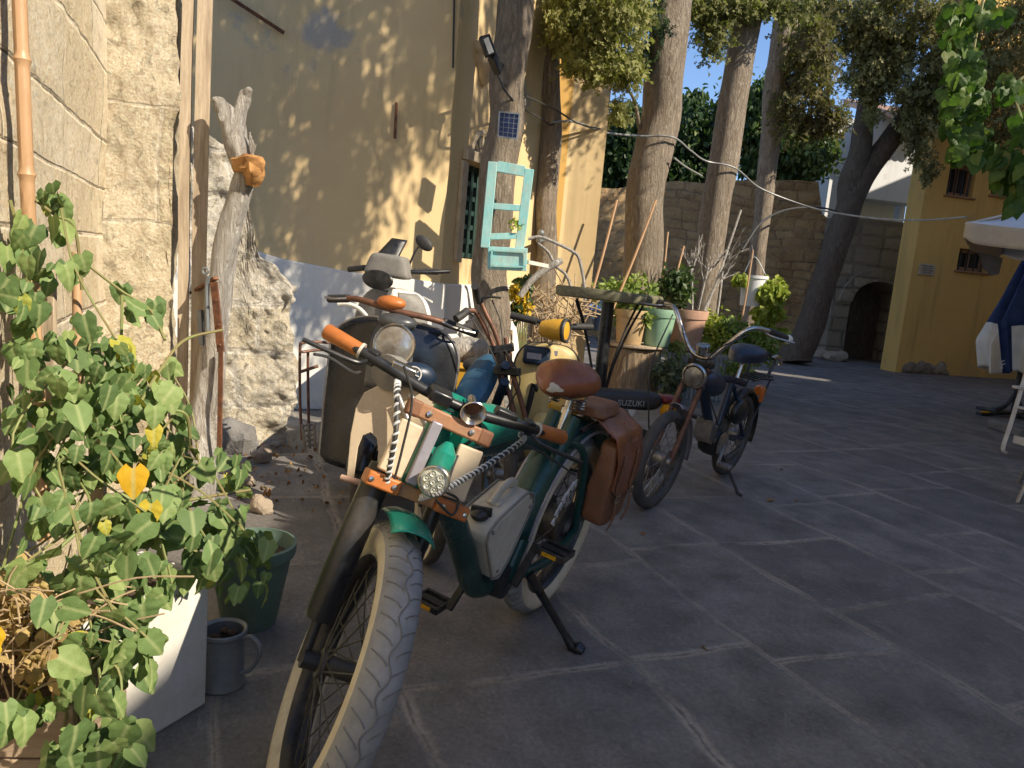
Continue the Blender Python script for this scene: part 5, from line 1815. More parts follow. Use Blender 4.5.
g.sheet(cap, 48, 4)
g.build('cap', 'bluecloth', ps, world=True, solid=.006)
for i in range(4):
    g = MB()

    def val(s, t, i=i):
        e = cor[i].lerp(cor[(i + 1) % 4], s) + V((0, 0, -.05 * math.sin(math.pi * s)))
        dr = .20 - .05 * math.exp(-((s - .0) / .05) ** 2) - .05 * math.exp(-((s - 1.0) / .05) ** 2)
        out = (e - V((pc.x, pc.y, e.z))).normalized()
        return e + V((0, 0, -dr * t)) + out * (.02 * math.sin(s * 19) * t)
    g.sheet(val, 40, 5)
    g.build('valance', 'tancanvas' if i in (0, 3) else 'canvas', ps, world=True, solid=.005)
g = MB()
lower = [c_ + V((0, 0, -.1)) for c_ in cor]
for c_ in cor:
    g.tube([ap + V((0, 0, -.06)), c_ + V((0, 0, -.02))], .012, 6)
g.build('ribs', 'whitewood', ps, world=True)
g = MB()
g.tube([(pc.x, pc.y, 0), ap], .028, 12)
g.build('pole', 'whitewood', ps, world=True)
g = MB()
g.box((pc.x, pc.y, .05), (.55, .55, .1))
g.build('base', 'greyrock', ps, world=True, bevel=.02)
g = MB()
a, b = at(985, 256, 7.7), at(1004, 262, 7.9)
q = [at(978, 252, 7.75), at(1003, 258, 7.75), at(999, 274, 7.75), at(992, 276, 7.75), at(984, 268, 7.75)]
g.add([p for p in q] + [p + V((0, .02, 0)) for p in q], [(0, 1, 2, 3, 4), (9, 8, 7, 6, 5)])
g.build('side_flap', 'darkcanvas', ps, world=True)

FY = 9.3
fo = at(1012, 415, FY)
fp = thing('folded_parasol', 'closed navy blue parasol with white hem hanging in folds', 'parasol', (fo.x, fo.y, 0))
ztop, zhem, zbot = at(1012, 232, FY).z, at(1012, 326, FY).z, at(1012, 372, FY).z


def fold(s, t):
    z = ztop + (zbot - ztop) * t
    a = 2 * math.pi * s
    r = .06 + .40 * min(1, t * 1.25) ** .85 * (1 - .18 * max(0, t - .8) / .2)
    r *= 1 + .20 * math.sin(7 * a + 2 * t) + .08 * math.sin(13 * a)
    return V((r * math.cos(a), r * .8 * math.sin(a), z + .035 * math.sin(5 * a) * t))


tm = (zhem - ztop) / (zbot - ztop)
g = MB()
g.sheet(lambda s, t: fold(s, t * tm), 96, 24)
g.build('cover', 'bluecloth', fp, solid=.006)
g = MB()
g.sheet(lambda s, t: fold(s, tm + t * (1 - tm)) * 1.0, 96, 14)
g.build('hem', 'whitecloth', fp, solid=.006)
g = MB()
lq = [at(998, 324, FY - .55), at(1012, 322, FY - .55), at(1013, 372, FY - .5), at(1003, 374, FY - .5)]
inv_ = V((fo.x, fo.y, 0))
g.sheet(lambda s, t: (lq[0].lerp(lq[1], s)).lerp(lq[3].lerp(lq[2], s), t) - inv_ + V((0, .03 * math.sin(s * 9), 0)), 10, 10)
lp = g.build('lower_fold', 'bluecloth', fp, solid=.006)
pF = at(1003, 365, FY - .60) - inv_
mF = Matrix.Translation(pF) @ Matrix(((_rt.x, 0, 0, 0), (0, 0, -1, 0), (0, 1, 0, 0), (0, 0, 0, 1))) @ Matrix.Rotation(R(22), 4, 'Z')
text('lettering', 'F', .14, 'decal', fp, mF)
g = MB()
g.tube([(0, 0, .03), (0, 0, ztop + .06)], .028, 12)
g.build('pole', 'blackmetal', fp)
ft = at(970, 410, FY) - inv_
g = MB()
for d in (V((-.5, -.12, 0)), V((.5, .12, 0)), V((-.12, .5, 0)), V((.12, -.5, 0))):
    g.bar(V((0, 0, .05)), d + V((0, 0, .02)), .09, .035, V((-d.y, d.x, 0)))
    g.tube(curve([V((0, 0, .33)), d * .22 + V((0, 0, .14)), d * .55 + V((0, 0, .045))], 6), .022, 8)
g.build('foot', 'blackmetal', fp, bevel=.006)
g = MB()
g.ell((-.43, -.135, .05), (.06, .03, .012), 12, 8)
g.build('yellow_sticker', 'amber', fp)

# white folding chair seen from its side
h0 = gnd(1003, 455)
ch = thing('folding_chair', 'white painted wooden folding chair at the right edge', 'chair', h0)
cd = V((.97, .22, 0)).normalized()
cn = V((-cd.y, cd.x, 0))
kz = 6.6 / FPX
for sgn in (0, 1):
    o_ = h0 - cn * (.46 * sgn)
    g = MB()
    g.tube(curve([o_ + V((0, 0, .02)) + cd * .03, o_ + V((0, 0, .07)) - cd * .015, o_ + V((0, 0, .3)) + cd * .02, o_ + V((0, 0, .88)) + cd * .10], 8), .026, 4, flat=.6)
    g.build('leg', 'whitewood', ch, world=True, bevel=.003)
    g = MB()
    g.tube([o_ + cd * .52, o_ + cd * .2 + V((0, 0, .46))], .022, 4)
    g.build('leg', 'whitewood', ch, world=True, bevel=.003)
    g = MB()
    g.bar(o_ + V((0, 0, .63)) - cd * .02, o_ + V((0, 0, .62)) + cd * .50, .05, .025, cn)
    g.build('armrest', 'whitewood', ch, world=True, bevel=.004)
    g = MB()
    g.tube(curve([o_ + cd * .47 + V((0, 0, .0)), o_ + cd * .50 + V((0, 0, .45)), o_ + cd * .62 + V((0, 0, .95))], 6), .022, 4)
    g.build('back_post', 'whitewood', ch, world=True, bevel=.003)
g = MB()
for k in range(5):
    p = h0 + cd * (.06 + .1 * k) + V((0, 0, .45))
    g.bar(p, p - cn * .46, .075, .018, cd)
g.build('seat', 'whitewood', ch, world=True, bevel=.003)
for k, z in enumerate((.16, .55, .68, .80, .92)):
    p = h0 + cd * (.50 + .12 * max(0, z - .45) / .5 if z > .3 else .05) + V((0, 0, z))
    g = MB()
    g.bar(p - cn * .03, p - cn * .43, .07, .016, V((0, 0, 1)))
    g.build('slat', 'whitewood', ch, world=True, bevel=.003)

tl = gnd(1018, 503)
ct = thing('cafe_table', 'grey metal café table leg slanting down at the right edge', 'table', (tl.x + .5, tl.y + .1, 0))
g = MB()
g.lathe([(0, .70), (.38, .70), (.39, .71), (.39, .725), (0, .728)], (.0, .0, 0), (0, 0, 1), 36)
g.build('tabletop', 'zinc', ct)
for k in range(4):
    a = R(191 + 90 * k)
    e = V((math.cos(a), math.sin(a), 0))
    g = MB()
    g.tube([e * .51 + V((0, 0, .0)), e * .30 + V((0, 0, .70))], .016, 10)
    g.build('leg', 'steel', ct)

# grape vine hanging into the top right corner
vn = thing('grape_vine', 'bright green vine with broad leaves trailing in from the top right corner', 'vine', at(1060, 190, 4.0))
bl = []
P_, S_, T_ = [], [], []
for px, py, Y, rx, ry, n in ((960, 20, 4.0, 16, 18, 14), (958, 45, 4.0, 18, 20, 20), (968, 70, 3.95, 20, 24, 22), (956, 88, 3.9, 14, 22, 16), (958, 118, 3.9, 16, 20, 16), (972, 135, 3.85, 18, 16, 18), (960, 150, 3.85, 12, 12, 8), (988, 152, 3.8, 14, 10, 14), (1006, 160, 3.75, 14, 12, 16), (1022, 168, 3.7, 12, 12, 12), (1004, 176, 3.75, 8, 8, 5), (1018, 192, 3.7, 8, 14, 6), (1014, 85, 3.8, 14, 14, 10), (1022, 125, 3.7, 10, 14, 7), (985, 12, 4.1, 30, 12, 12), (1015, 200, 3.7, 6, 8, 3), (980, 100, 4.0, 10, 18, 8)):
    for _ in range(int(n * 2.2)):
        a, r = RNG.uniform(0, 6.28), RNG.uniform(0, 1) ** .5
        P_.append(tuple(at(px + rx * r * math.cos(a), py + ry * r * math.sin(a), Y + RNG.normal(0, .08))))
n_ = len(P_)
leaves('foliage', 'vine', vn, np.array(P_), RNG.uniform(.045, .085, n_), RNG.uniform(.1, .95, n_), 'heart', (-.15, -.1, -1), .4, (-.3, -.8, .35), .45)
g = MB()
for q in ([(1060, -60, 3.9), (985, -10, 4.1), (958, 30, 4.0), (962, 80, 3.95), (958, 120, 3.9), (975, 145, 3.85), (1010, 160, 3.75), (1045, 180, 3.7)], [(985, -10, 4.1), (972, 60, 4.0), (970, 110, 3.9)], [(1060, 60, 3.8), (1015, 85, 3.8), (1022, 125, 3.7), (1018, 190, 3.7)]):
    g.tube(curve(pm(q), 8), .007, 6)
g.build('stem', 'stem', vn, world=True)

# ================================================================== TWO-WHEELERS
def bike_mx(c, heading, lean=0.0):
    """c on the ground; local x runs forward, y to the rider's left, z up; lean > 0 tips the top to the left"""
    a = math.atan2(heading[1], heading[0])
    return Matrix.Translation(V((c[0], c[1], 0))) @ Matrix.Rotation(a, 4, 'Z') @ Matrix.Rotation(-R(lean), 4, 'X')


def steer_mx(p, axis, deg):
    p = V(p)
    return Matrix.Translation(p) @ Matrix.Rotation(R(deg), 4, V(axis).normalized()) @ Matrix.Translation(-p)


def wheel(parent, c, RR, tr, mx=None, side='tyre', tread='tyre', rim='steel', spoke='spoke', nsp=32, hub=(.035, .05), chevron=False, rimw=1.0):
    """outer radius RR, tyre section radius tr; axis along local y"""
    c = V(c)
    g = MB(mx)
    rr = RR - tr
    ri = rr - tr * .9
    for k in range(nsp):
        a = 2 * math.pi * k / nsp
        sgn = 1 if k % 2 else -1
        tw = (.32 if (k // 2) % 2 else -.32)
        h = c + V((hub[0] * math.cos(a + tw * 2), sgn * hub[1] * .8, hub[0] * math.sin(a + tw * 2)))
        e = c + V((ri * math.cos(a), 0, ri * math.sin(a)))
        g.tube([h, e], .0021, 5)
    g.lathe([(0, -hub[1] * 1.3), (hub[0] * .45, -hub[1] * 1.3), (hub[0] * .5, -hub[1]), (hub[0] * 1.15, -hub[1] * .9), (hub[0] * 1.15, -hub[1] * .75), (hub[0] * .8, -hub[1] * .6), (hub[0] * .8, hub[1] * .6), (hub[0] * 1.15, hub[1] * .75), (hub[0] * 1.15, hub[1] * .9), (hub[0] * .5, hub[1]), (hub[0] * .45, hub[1] * 1.3), (0, hub[1] * 1.3)], c, (0, 1, 0), 20)
    w_ = g.build('wheel', spoke, parent)
    g = MB(mx)
    n, m = 64, 16
    x, y, d = frame_of((0, 1, 0))
    g._tor(c, x, y, d, rr, tr, n, m, 1.0, None)
    for i in range(n):
        for k in range(m):
            b = 2 * math.pi * (k + .5) / m
            g.mi[i * m + k] = 1 if math.cos(b) > .22 else 0
    g.build('tyre', [side, tread], w_)
    if chevron:
        g = MB(mx)
        nn = 58
        for i in range(nn):
            for sg in (-1, 1):
                pts = []
                for q in range(6):
                    b = sg * (8 + 46 * q / 5)
                    a = 360 / nn * (i + .35 * (q / 5) ** .7 * 1.9 + (.5 if sg > 0 else 0))
                    r = rr + tr * 1.005 * math.cos(R(b))
                    pts.append(c + V((r * math.cos(R(a)), tr * 1.005 * math.sin(R(b)), r * math.sin(R(a)))))
                g.tube(pts, .0016, 5)
            pts = []
            for q in range(5):
                a = 360 / nn * (i + q / 4)
                b = 9 * math.sin(math.pi * 2 * (i + q / 4) * .5)
                r = rr + tr * 1.004 * math.cos(R(b))
                pts.append(c + V((r * math.cos(R(a)), tr * 1.004 * math.sin(R(b)), r * math.sin(R(a)))))
            g.tube(pts, .002, 5)
        g.build('tread_pattern', 'treadline', w_)
    g = MB(mx)
    g.torus(c, (0, 1, 0), ri + tr * .12, tr * .30, 56, 10, 2.3 * rimw)
    g.build('rim', rim, w_)
    return w_


def fender(parent, c, Rf, wd, a0, a1, mat, mx=None, drop=.03, trim=None, lip=0.0, name='mudguard'):
    """angles: 0 points back, 90 up, 180 forward"""
    c = V(c)
    g = MB(mx)

    def f(s, t):
        a = R(a0 + (a1 - a0) * s)
        u = 2 * t - 1
        r = Rf + drop * (1 - abs(u) ** 2.6)
        return c + V((-math.cos(a) * r, u * wd / 2, math.sin(a) * r))
    g.sheet(f, 36, 12)
    o = g.build(name, mat, parent, solid=.003)
    if trim:
        g = MB(mx)
        for u in (-1, 1):
            g.tube([c + V((-math.cos(R(a0 + (a1 - a0) * k / 30)) * Rf, u * wd / 2, math.sin(R(a0 + (a1 - a0) * k / 30)) * Rf)) for k in range(31)], .006, 6)
        g.build('trim', trim, o)
    return o


def spiral(parent, P, r, name='brake_cable', core='cable', wrap='decal', turns=62, world=True, wr=.0031):
    C = curve(P, 30)
    g = MB()
    g.tube(C, r, 8)
    o = g.build(name, core, parent, world=world)
    L_ = sum((C[i] - C[i - 1]).length for i in range(1, len(C)))
    n = int(turns * L_)
    H = []
    tot = n * 9
    for i in range(tot + 1):
        t = i / tot * (len(C) - 1)
        k = min(int(t), len(C) - 2)
        p = C[k].lerp(C[k + 1], t - k)
        x, y, d = frame_of(C[k + 1] - C[k])
        a = 2 * math.pi * i / 9
        H.append(p + (x * math.cos(a) + y * math.sin(a)) * r)
    g = MB()
    g.tube(H, wr, 5)
    g.build('spiral_wrap', wrap, o, world=False) if not world else g_build_world(g, 'spiral_wrap', wrap, o, parent)
    return o


def g_build_world(g, name, mat, parent, root):
    """a sub-part collected in world space; parts sit at their thing's origin"""
    inv = ROOTS[root.name].inverted()
    g.v = [inv @ p for p in g.v]
    return g.build(name, mat, parent)


# ------------------------------------------------------------------ the green electric cruiser in front
rc, fc = gnd(533, 605), gnd(304, 792)
hd = (fc - rc)
WB = hd.length
hd.normalize()
eb_mx = bike_mx(rc, hd, 9)
eb = thing('electric_bicycle', 'dark green cruiser bicycle with fat cream tyres and teal tank in front', 'bicycle', mx=eb_mx)
RW, TR = .348, .048
ax_s = V((-.375, 0, .927))
S0 = V((WB - .045, 0, RW))
FK = steer_mx(S0, ax_s, 43)


def sp_(s, y=0.0, fwd=0.0):
    """point on the steering axis at distance s, moved sideways and forward of it"""
    return S0 + ax_s * s + V((.927, 0, .375)) * fwd + V((0, y, 0))


wheel(eb, (0, 0, RW), RW, TR, None, 'whitewall', 'tread', 'blackmetal', 'spoke', 36, (.085, .055), True)
wheel(eb, (WB, 0, RW), RW, TR, FK, 'whitewall', 'tread', 'blackmetal', 'spoke', 36, (.028, .06), True)
# frame
g = MB()
g.tube(curve([sp_(.44) + V((-.03, 0, 0)), V((.88, 0, .665)), V((.735, 0, .50)), V((.60, 0, .325)), V((.52, 0, .28)), V((.42, 0, .27))], 8), [.034] * 41, 14, flat=1.15)
g.build('down_tube', 'greenframe', eb)
g = MB()
for y in (-.034, .034):
    g.tube(curve([V((.43, y, .28)), V((.33, y, .48)), V((.24, y, .66)), V((.17, y, .80))], 8), .026, 12)
g.build('seat_tube', 'greenframe', eb)
g = MB()
g.tube(curve([sp_(.50) + V((-.02, 0, 0)), V((WB - .42, 0, .80)), V((.45, 0, .76)), V((.25, 0, .72)), V((.05, 0, .70))], 8), [.036 if i < 24 else .032 for i in range(33)], 14)
for y in (-.085, .085):
    g.tube(curve([V((.22, y * .4, .73)), V((.10, y * .95, .66)), V((.0, y, .36))], 8), .014, 10)
    g.tube(curve([V((.42, y * .5, .28)), V((.2, y, .30)), V((0, y, .35))], 8), .016, 10)
g.build('frame_tubes', 'greenframe', eb)
g = MB()
A_, B_ = sp_(.56) + V((-.04, 0, 0)), V((.42, 0, .78))
ww = []
for i in range(17):
    t = i / 16
    ww.append(.062 * math.sin(math.pi * min(1, .22 + t * .95) * .98 + .06) ** .5 * (1.0 if t < .8 else 1 - (t - .8) * 1.6))
g.tube([A_.lerp(B_, i / 16) + V((0, 0, .015 * math.sin(math.pi * i / 16))) for i in range(17)], ww, 18)
g.build('tank', 'teal', eb)
g = MB()
g.tube([sp_(.40), sp_(.66)], .034, 16)
g.tube([sp_(.41), sp_(.44)], .040, 16)
g.tube([sp_(.62), sp_(.65)], .040, 16)
g.build('head_tube', 'teal', eb)
g = MB()
g.lathe([(0, -.055), (.055, -.05), (.06, 0), (.055, .05), (0, .055)], (.44, 0, .28), (0, 1, 0), 24)
g.build('crank_case', 'blackmetal', eb)
fender(eb, (0, 0, RW), RW + .03, .125, -12, 170, 'greenframe', None, .035, 'silverpaint')
# fork: turns with the bars
g = MB(FK)
for y, rl, fo_ in ((-.094, .034, .02), (.076, .021, -.03)):
    g.tube([sp_(.44, y, fo_), sp_(.40, y, fo_), sp_(.085, y, fo_ + .012), sp_(.07, y, fo_ + .012)], [rl * .85, rl, rl * 1.02, rl * .9], 16)
    g.tube([sp_(.08, y, fo_ + .01), V((WB, y * .95, RW - .01))], .013, 10)
    g.tube([V((WB, y, RW)), V((WB, y * .5, RW))], .022, 12)
g.build('fork', 'blackmetal', eb)
for y0, y1 in ((-.128, -.046), (.046, .128)):
    g = MB(FK)
    b_ = MB().bar(sp_(.405, y0, .045), sp_(.405, y1, .045), .075, .034, V((.927, 0, .375)))
    g.add(b_.v, b_.f)
    g.build('leather_wrap', 'orangegrip', eb, bevel=.005)
g = MB(FK)
b_ = MB().bar(sp_(.405, -.046, .04), sp_(.405, .046, .04), .05, .03, V((.927, 0, .375)))
g.add(b_.v, b_.f)
b_ = MB().bar(sp_(.40, -.10, -.02), sp_(.40, .10, -.02), .06, .02, V((.927, 0, .375)))
g.add(b_.v, b_.f)
g.build('fork_crown', 'brownwood', eb, bevel=.004)
g = MB(FK)
b_ = MB().bar(sp_(.588, -.092, .07), sp_(.588, .092, .07), .028, .036, V((.927, 0, .375)))
g.add(b_.v, b_.f)
o = g.build('wooden_crossbar', 'barwood', eb, bevel=.005)
for y in (-.092, .092):
    g = MB(FK)
    b_ = MB().bar(sp_(.588, y - .018, .07), sp_(.588, y + .018, .07), .031, .039, V((.927, 0, .375)))
    g.add(b_.v, b_.f)
    g.build('end_wrap', 'leather_dull', o, bevel=.006)
for y in (-.094, .094):
    g = MB(FK)
    b_ = MB().bar(sp_(.428, y * .86, .055), sp_(.556, y * .80, .062), .062, .020, V((0, 1, 0)))
    g.add(b_.v, b_.f)
    g.build('cream_panel', 'cream', eb, bevel=.005)
g = MB(FK)
b_ = MB().bar(sp_(.425, -.030, .075), sp_(.578, -.030, .085), .026, .02, V((0, 1, 0)))
g.add(b_.v, b_.f)
g.build('strut', 'silverpaint', eb, bevel=.003)
g = MB(FK)
hc = sp_(.458, .008, .125)
ha = (eb_mx @ FK).to_3x3().inverted() @ (CAM + V((-.25, 0, -.35)) - (eb_mx @ FK) @ hc).normalized()
g.lathe([(0, -.065), (.018, -.06), (.026, -.04), (.030, -.012), (.034, .014), (.036, .021), (.036, .030), (.033, .032), (.031, .024)], hc, ha, 32)
lampb = g.build('headlight', 'chrome', eb)
g = MB(FK)
g.lathe([(.0315, .025), (.02, .029), (0, .030)], hc, ha, 32)
xa_, ya_, za_ = frame_of(ha)
for k in range(7):
    q_ = hc + ha * .031 + (V() if k == 6 else (xa_ * math.cos(R(60 * k)) + ya_ * math.sin(R(60 * k))) * .018)
    g.lathe([(.008, -.004), (.007, .003), (.004, .001), (0, .003)], q_, ha, 14)
g.build('lens', 'ledlens', lampb)
g = MB(FK)
g.tube([sp_(.44, .014, .08), sp_(.52, .016, .085), sp_(.545, .016, .08)], [.028, .027, .010], 16)
g.build('lamp_barrel', 'teal', eb)
fender(eb, (WB, 0, RW), RW + .014, .104, 62, 90, 'teal', FK, .018, name='front_mudguard')
# handlebar
bar_c = sp_(.635, 0, .035)
g = MB(FK)
g.tube([sp_(.58), sp_(.63), bar_c], .020, 12)
bl_ = [bar_c + V((-.075, -.29, .008)), bar_c + V((-.040, -.20, .008)), bar_c + V((-.010, -.08, 0)), bar_c, bar_c + V((-.010, .08, 0)), bar_c + V((-.040, .20, .008)), bar_c + V((-.075, .29, .008))]
g.tube(curve(bl_, 6), .0135, 12)
hb_ = g.build('handlebar', 'blackmetal', eb)
for s_ in (-1, 1):
    g = MB(FK)
    a, b = bar_c + V((-.094, s_ * .335, .008)), bar_c + V((-.062, s_ * .245, .008))
    g.tube([a, a.lerp(b, .06), b], [.015, .0195, .0175], 16)
    g.build('grip', 'orangegrip', hb_)
    g = MB(FK)
    g.tube([b, b.lerp(a, -.07)], .020, 14)
    g.build('grip_ring', 'creamcase', hb_)
    g = MB(FK)
    c_ = b.lerp(a, -.22)
    b_ = MB().bar(c_, b.lerp(a, -.48), .03, .036)
    g.add(b_.v, b_.f)
    g.tube(curve([c_ + V((.03, 0, -.006)), c_ + V((.055, s_ * .03, -.012)), c_ + V((.045, s_ * .15, -.016))], 6), .006, 8)
    g.build('brake_lever', 'blackmetal', hb_, bevel=.004)
    g = MB(FK)
    c_ = b.lerp(a, -.85)
    b_ = MB().bar(c_ + V((0, 0, .012)), c_ + V((.01, -s_ * .06, .014)), .026, .02)
    g.add(b_.v, b_.f)
    g.build('switch', 'chrome' if s_ < 0 else 'blackmetal', hb_, bevel=.004)
g = MB(FK)
hc2 = bar_c + V((.05, .035, .022))
had = V((.95, .0, -.12)).normalized()
g.lathe([(0, -.062), (.009, -.06), (.010, -.04), (.012, -.02), (.018, .0), (.028, .014), (.031, .018), (.029, .020), (.024, .013), (.010, -.012)], hc2, had, 28)
hn = g.build('horn', 'chrome', hb_)
g = MB(FK)
g.lathe([(.016, -.003), (.006, -.010), (.0, -.012)], hc2, had, 16)
g.build('horn_throat', 'rust', hn)
g = MB(FK)
b_ = MB().bar(bar_c + V((.02, -.07, .012)), bar_c + V((.02, -.015, .012)), .05, .03)
g.add(b_.v, b_.f)
g.build('display', 'blackmetal', hb_, bevel=.006)
E_ = eb_mx @ FK
spiral(eb, [E_ @ (bar_c + V((-.02, -.14, -.01))), at(397, 392, 1.66), at(396, 430, 1.60), at(390, 465, 1.6), at(386, 487, 1.62)], .0058)
spiral(eb, [E_ @ (bar_c + V((-.03, .20, -.01))), at(522, 441, 1.95), at(492, 462, 1.75), at(462, 480, 1.62), at(438, 492, 1.58), at(420, 498, 1.60)], .0058)
g = MB()
for q in ([(404, 366, 1.6), (412, 400, 1.62), (402, 450, 1.62), (392, 488, 1.62)], [(470, 400, 1.75), (480, 430, 1.8), (460, 452, 1.7), (446, 488, 1.6)], [(520, 442, 1.95), (540, 452, 2.1), (556, 462, 2.25), (575, 475, 2.4)], [(360, 372, 1.58), (352, 372, 1.5), (330, 358, 1.45), (314, 354, 1.42)], [(436, 500, 1.58), (452, 515, 1.62), (458, 500, 1.66), (446, 492, 1.62)]):
    g.tube(curve(pm(q), 8), .0032, 6)
g.build('cables', 'cable', eb, world=True)
# saddle and post
g = MB()
sc_ = V((.155, -.03, .915))


def sad(s, t):
    a = 2 * math.pi * s
    ln = math.cos(a)
    wd = .118 if ln < 0 else .118 * (1 - .42 * ln)
    x = (.155 if ln > 0 else .115) * ln
    y = wd * math.sin(a)
    ph_ = R(128) * t
    k = math.sin(ph_) if ph_ < math.pi / 2 else math.sin(ph_)
    z = (.062 if ph_ < math.pi / 2 else .05) * math.cos(ph_) + .018 * (-math.cos(a)) * k
    return sc_ + V((x * k, y * k, z))


g.sheet(sad, 40, 14)
sd = g.build('saddle', 'leather', eb, angle=70)
g = MB()


def patch(s, t):
    a = 2 * math.pi * s
    r = t * (1 + .22 * math.sin(3 * a + 1) + .12 * math.sin(5 * a))
    p = sad((.045 + .045 * r * math.cos(a)) % 1, .66 + .11 * r * math.sin(a))
    d = (p - sc_).normalized()
    return p + d * .0022


g.sheet(patch, 28, 5)
g.build('worn_patch', 'creamcase', sd)
g = MB()
g.torus(sc_ + V((0, 0, -.045)), (0, 0, 1), .075, .008, 24, 6)
for y in (-.05, .05):
    hx = [sc_ + V((-.05 + .018 * math.cos(k * .8), y + .018 * math.sin(k * .8), -.05 - .0013 * k)) for k in range(40)]
    g.tube(hx, .004, 5)
g.tube([V((.165, 0, .80)), V((.145, 0, .90))], .014, 10)
g.tube([V((.185, 0, .74)), V((.16, 0, .82))], .02, 12)
g.build('seat_post', 'chrome', eb)
# battery case between the frame tubes
g = MB()
poly = [(.58, .345), (.68, .50), (.675, .53), (.63, .56), (.46, .605), (.415, .59), (.395, .55), (.49, .375), (.535, .335)]
PMx = Matrix(((1, 0, 0, 0), (0, 0, 1, -.058), (0, 1, 0, 0), (0, 0, 0, 1)))
g.plate(poly[::-1], .116, PMx)
cs = g.build('battery_case', 'creamcase', eb, bevel=.016)
g = MB()
for y in (-.0595, .0595):
    g.tube([V((x, y * .93, z)) for x, z in [((a - .565) * .985 + .565, (b - .48) * .985 + .48) for a, b in poly]], .0045, 6, closed=True)
g.build('seam', 'scgrey', cs)
g = MB()
dirn = V((.12, 0, -.037))
b_ = MB().bar(V((.65, -.03, .552)), V((.63, .03, .558)), .012, .05)
g.add(b_.v, b_.f)
g.ell(V((.645, 0, .556)), (.035, .028, .018), 14, 8)
g.build('clasp', 'blackmetal', cs, bevel=.003)
g = MB()
g.tube(curve([V((.59, 0, .572)), V((.54, 0, .61)), V((.49, 0, .622)), V((.45, 0, .608))], 6), .011, 8, flat=1.6)
g.box((.57, 0, .577), (.03, .05, .012))
g.build('handle', 'creamcase', cs, bevel=.003)
for x, z in ((.56, .37), (.655, .525), (.44, .585), (.43, .55)):
    for y in (-.058, .058):
        g = MB()
        g.lathe([(0, -.004), (.007, -.004), (.007, .002), (.005, .004), (0, .004)], (x, y, z), (0, 1 if y > 0 else -1, 0), 10)
        g.build('bolt', 'steel', cs)
for y in (-.118, -.062, .062, .118):
    g = MB(FK)
    g.lathe([(0, -.004), (.006, -.004), (.006, .003), (0, .004)], sp_(.405, y, .084), (.927, 0, .375), 10)
    g.build('bolt', 'chrome', eb)
for y in (-.055, .055):
    g = MB(FK)
    g.lathe([(0, -.003), (.007, -.003), (.007, .003), (0, .004)], sp_(.588, y, .086), (.927, 0, .375), 10)
    g.build('bolt', 'chrome', eb)
# cranks, pedals, chain guard, stand
for y, dx, dz in ((-1, .075, -.135), (1, -.06, .14)):
    g = MB()
    e = V((.44 + dx, y * .095, .28 + dz))
    g.bar(V((.44, y * .075, .28)), e, .024, .018, V((0, 1, 0)))
    cr = g.build('crank', 'blackmetal', eb, bevel=.003)
    g = MB()
    pc_ = e + V((0, y * .065, 0))
    for k in (-1, 0, 1):
        g.box(pc_ + V((k * .042, 0, 0)), (.012, .095, .022))
    for k in (-1, 1):
        g.box(pc_ + V((0, k * .046, 0)), (.096, .010, .022))
    g.box(pc_, (.03, .09, .018))
    pdl = g.build('pedal', 'blackmetal', cr, bevel=.002)
    g = MB()
    g.box(pc_ + V((.050, 0, 0)), (.005, .05, .012))
    g.box(pc_ + V((-.050, 0, 0)), (.005, .05, .012))
    g.build('reflector', 'amber', cr)
g = MB()
g.lathe([(.05, -.004), (.082, -.004), (.082, .004), (.05, .004)], (.44, -.065, .28), (0, 1, 0), 32)
for k in (-1, 1):
    g.tube([V((.44, -.065, .28 + k * .08)), V((0, -.065, RW + k * .04))], .005, 6)
g.build('chain', 'steel', eb)
ksa = eb_mx @ V((.33, .075, .285))
ksb = gnd(574, 650)
g = MB()
g.tube([ksa, ksa.lerp(ksb, .4), ksa.lerp(ksb, .88)], [.018, .014, .013], 10)
g.tube([ksa.lerp(ksb, .80), ksa.lerp(ksb, .95), ksb + V((.012, -.01, .012)), ksb + V((.03, -.02, .008))], [.014, .018, .024, .016], 10)
g.build('kickstand', 'blackmetal', eb, world=True)
g = MB()
for k in range(7):
    a = R(200 + 9 * k)
    p = V((-math.cos(a) * .19, .062, RW + math.sin(a) * -.19))
    g.tube([p, p + V((.012, .002, .03 + .008 * (k % 2))), p + V((.03, .002, .015))], .004, 5)
g.build('hub_lettering', 'decal', eb)
# rear rack
g = MB()
for y in (-.06, .06):
    g.tube(curve([V((.14, y, .755)), V((-.02, y, .765)), V((-.36, y, .75))], 5), .008, 8)
    g.tube([V((-.22, y, .757)), V((-.02, y * 1.4, .38))], .007, 8)
for x in (.0, -.12, -.24, -.35):
    g.tube([V((x, -.06, .762)), V((x, .06, .762))], .006, 6)
g.build('rack', 'blackmetal', eb)
# saddlebags hung over the rack
sb_mx = eb_mx @ Matrix.Translation(V((-.10, 0, .762)))
sbag = thing('saddlebag', 'brown leather saddlebag hanging beside the rear wheel of the green bicycle', 'bag', mx=sb_mx)


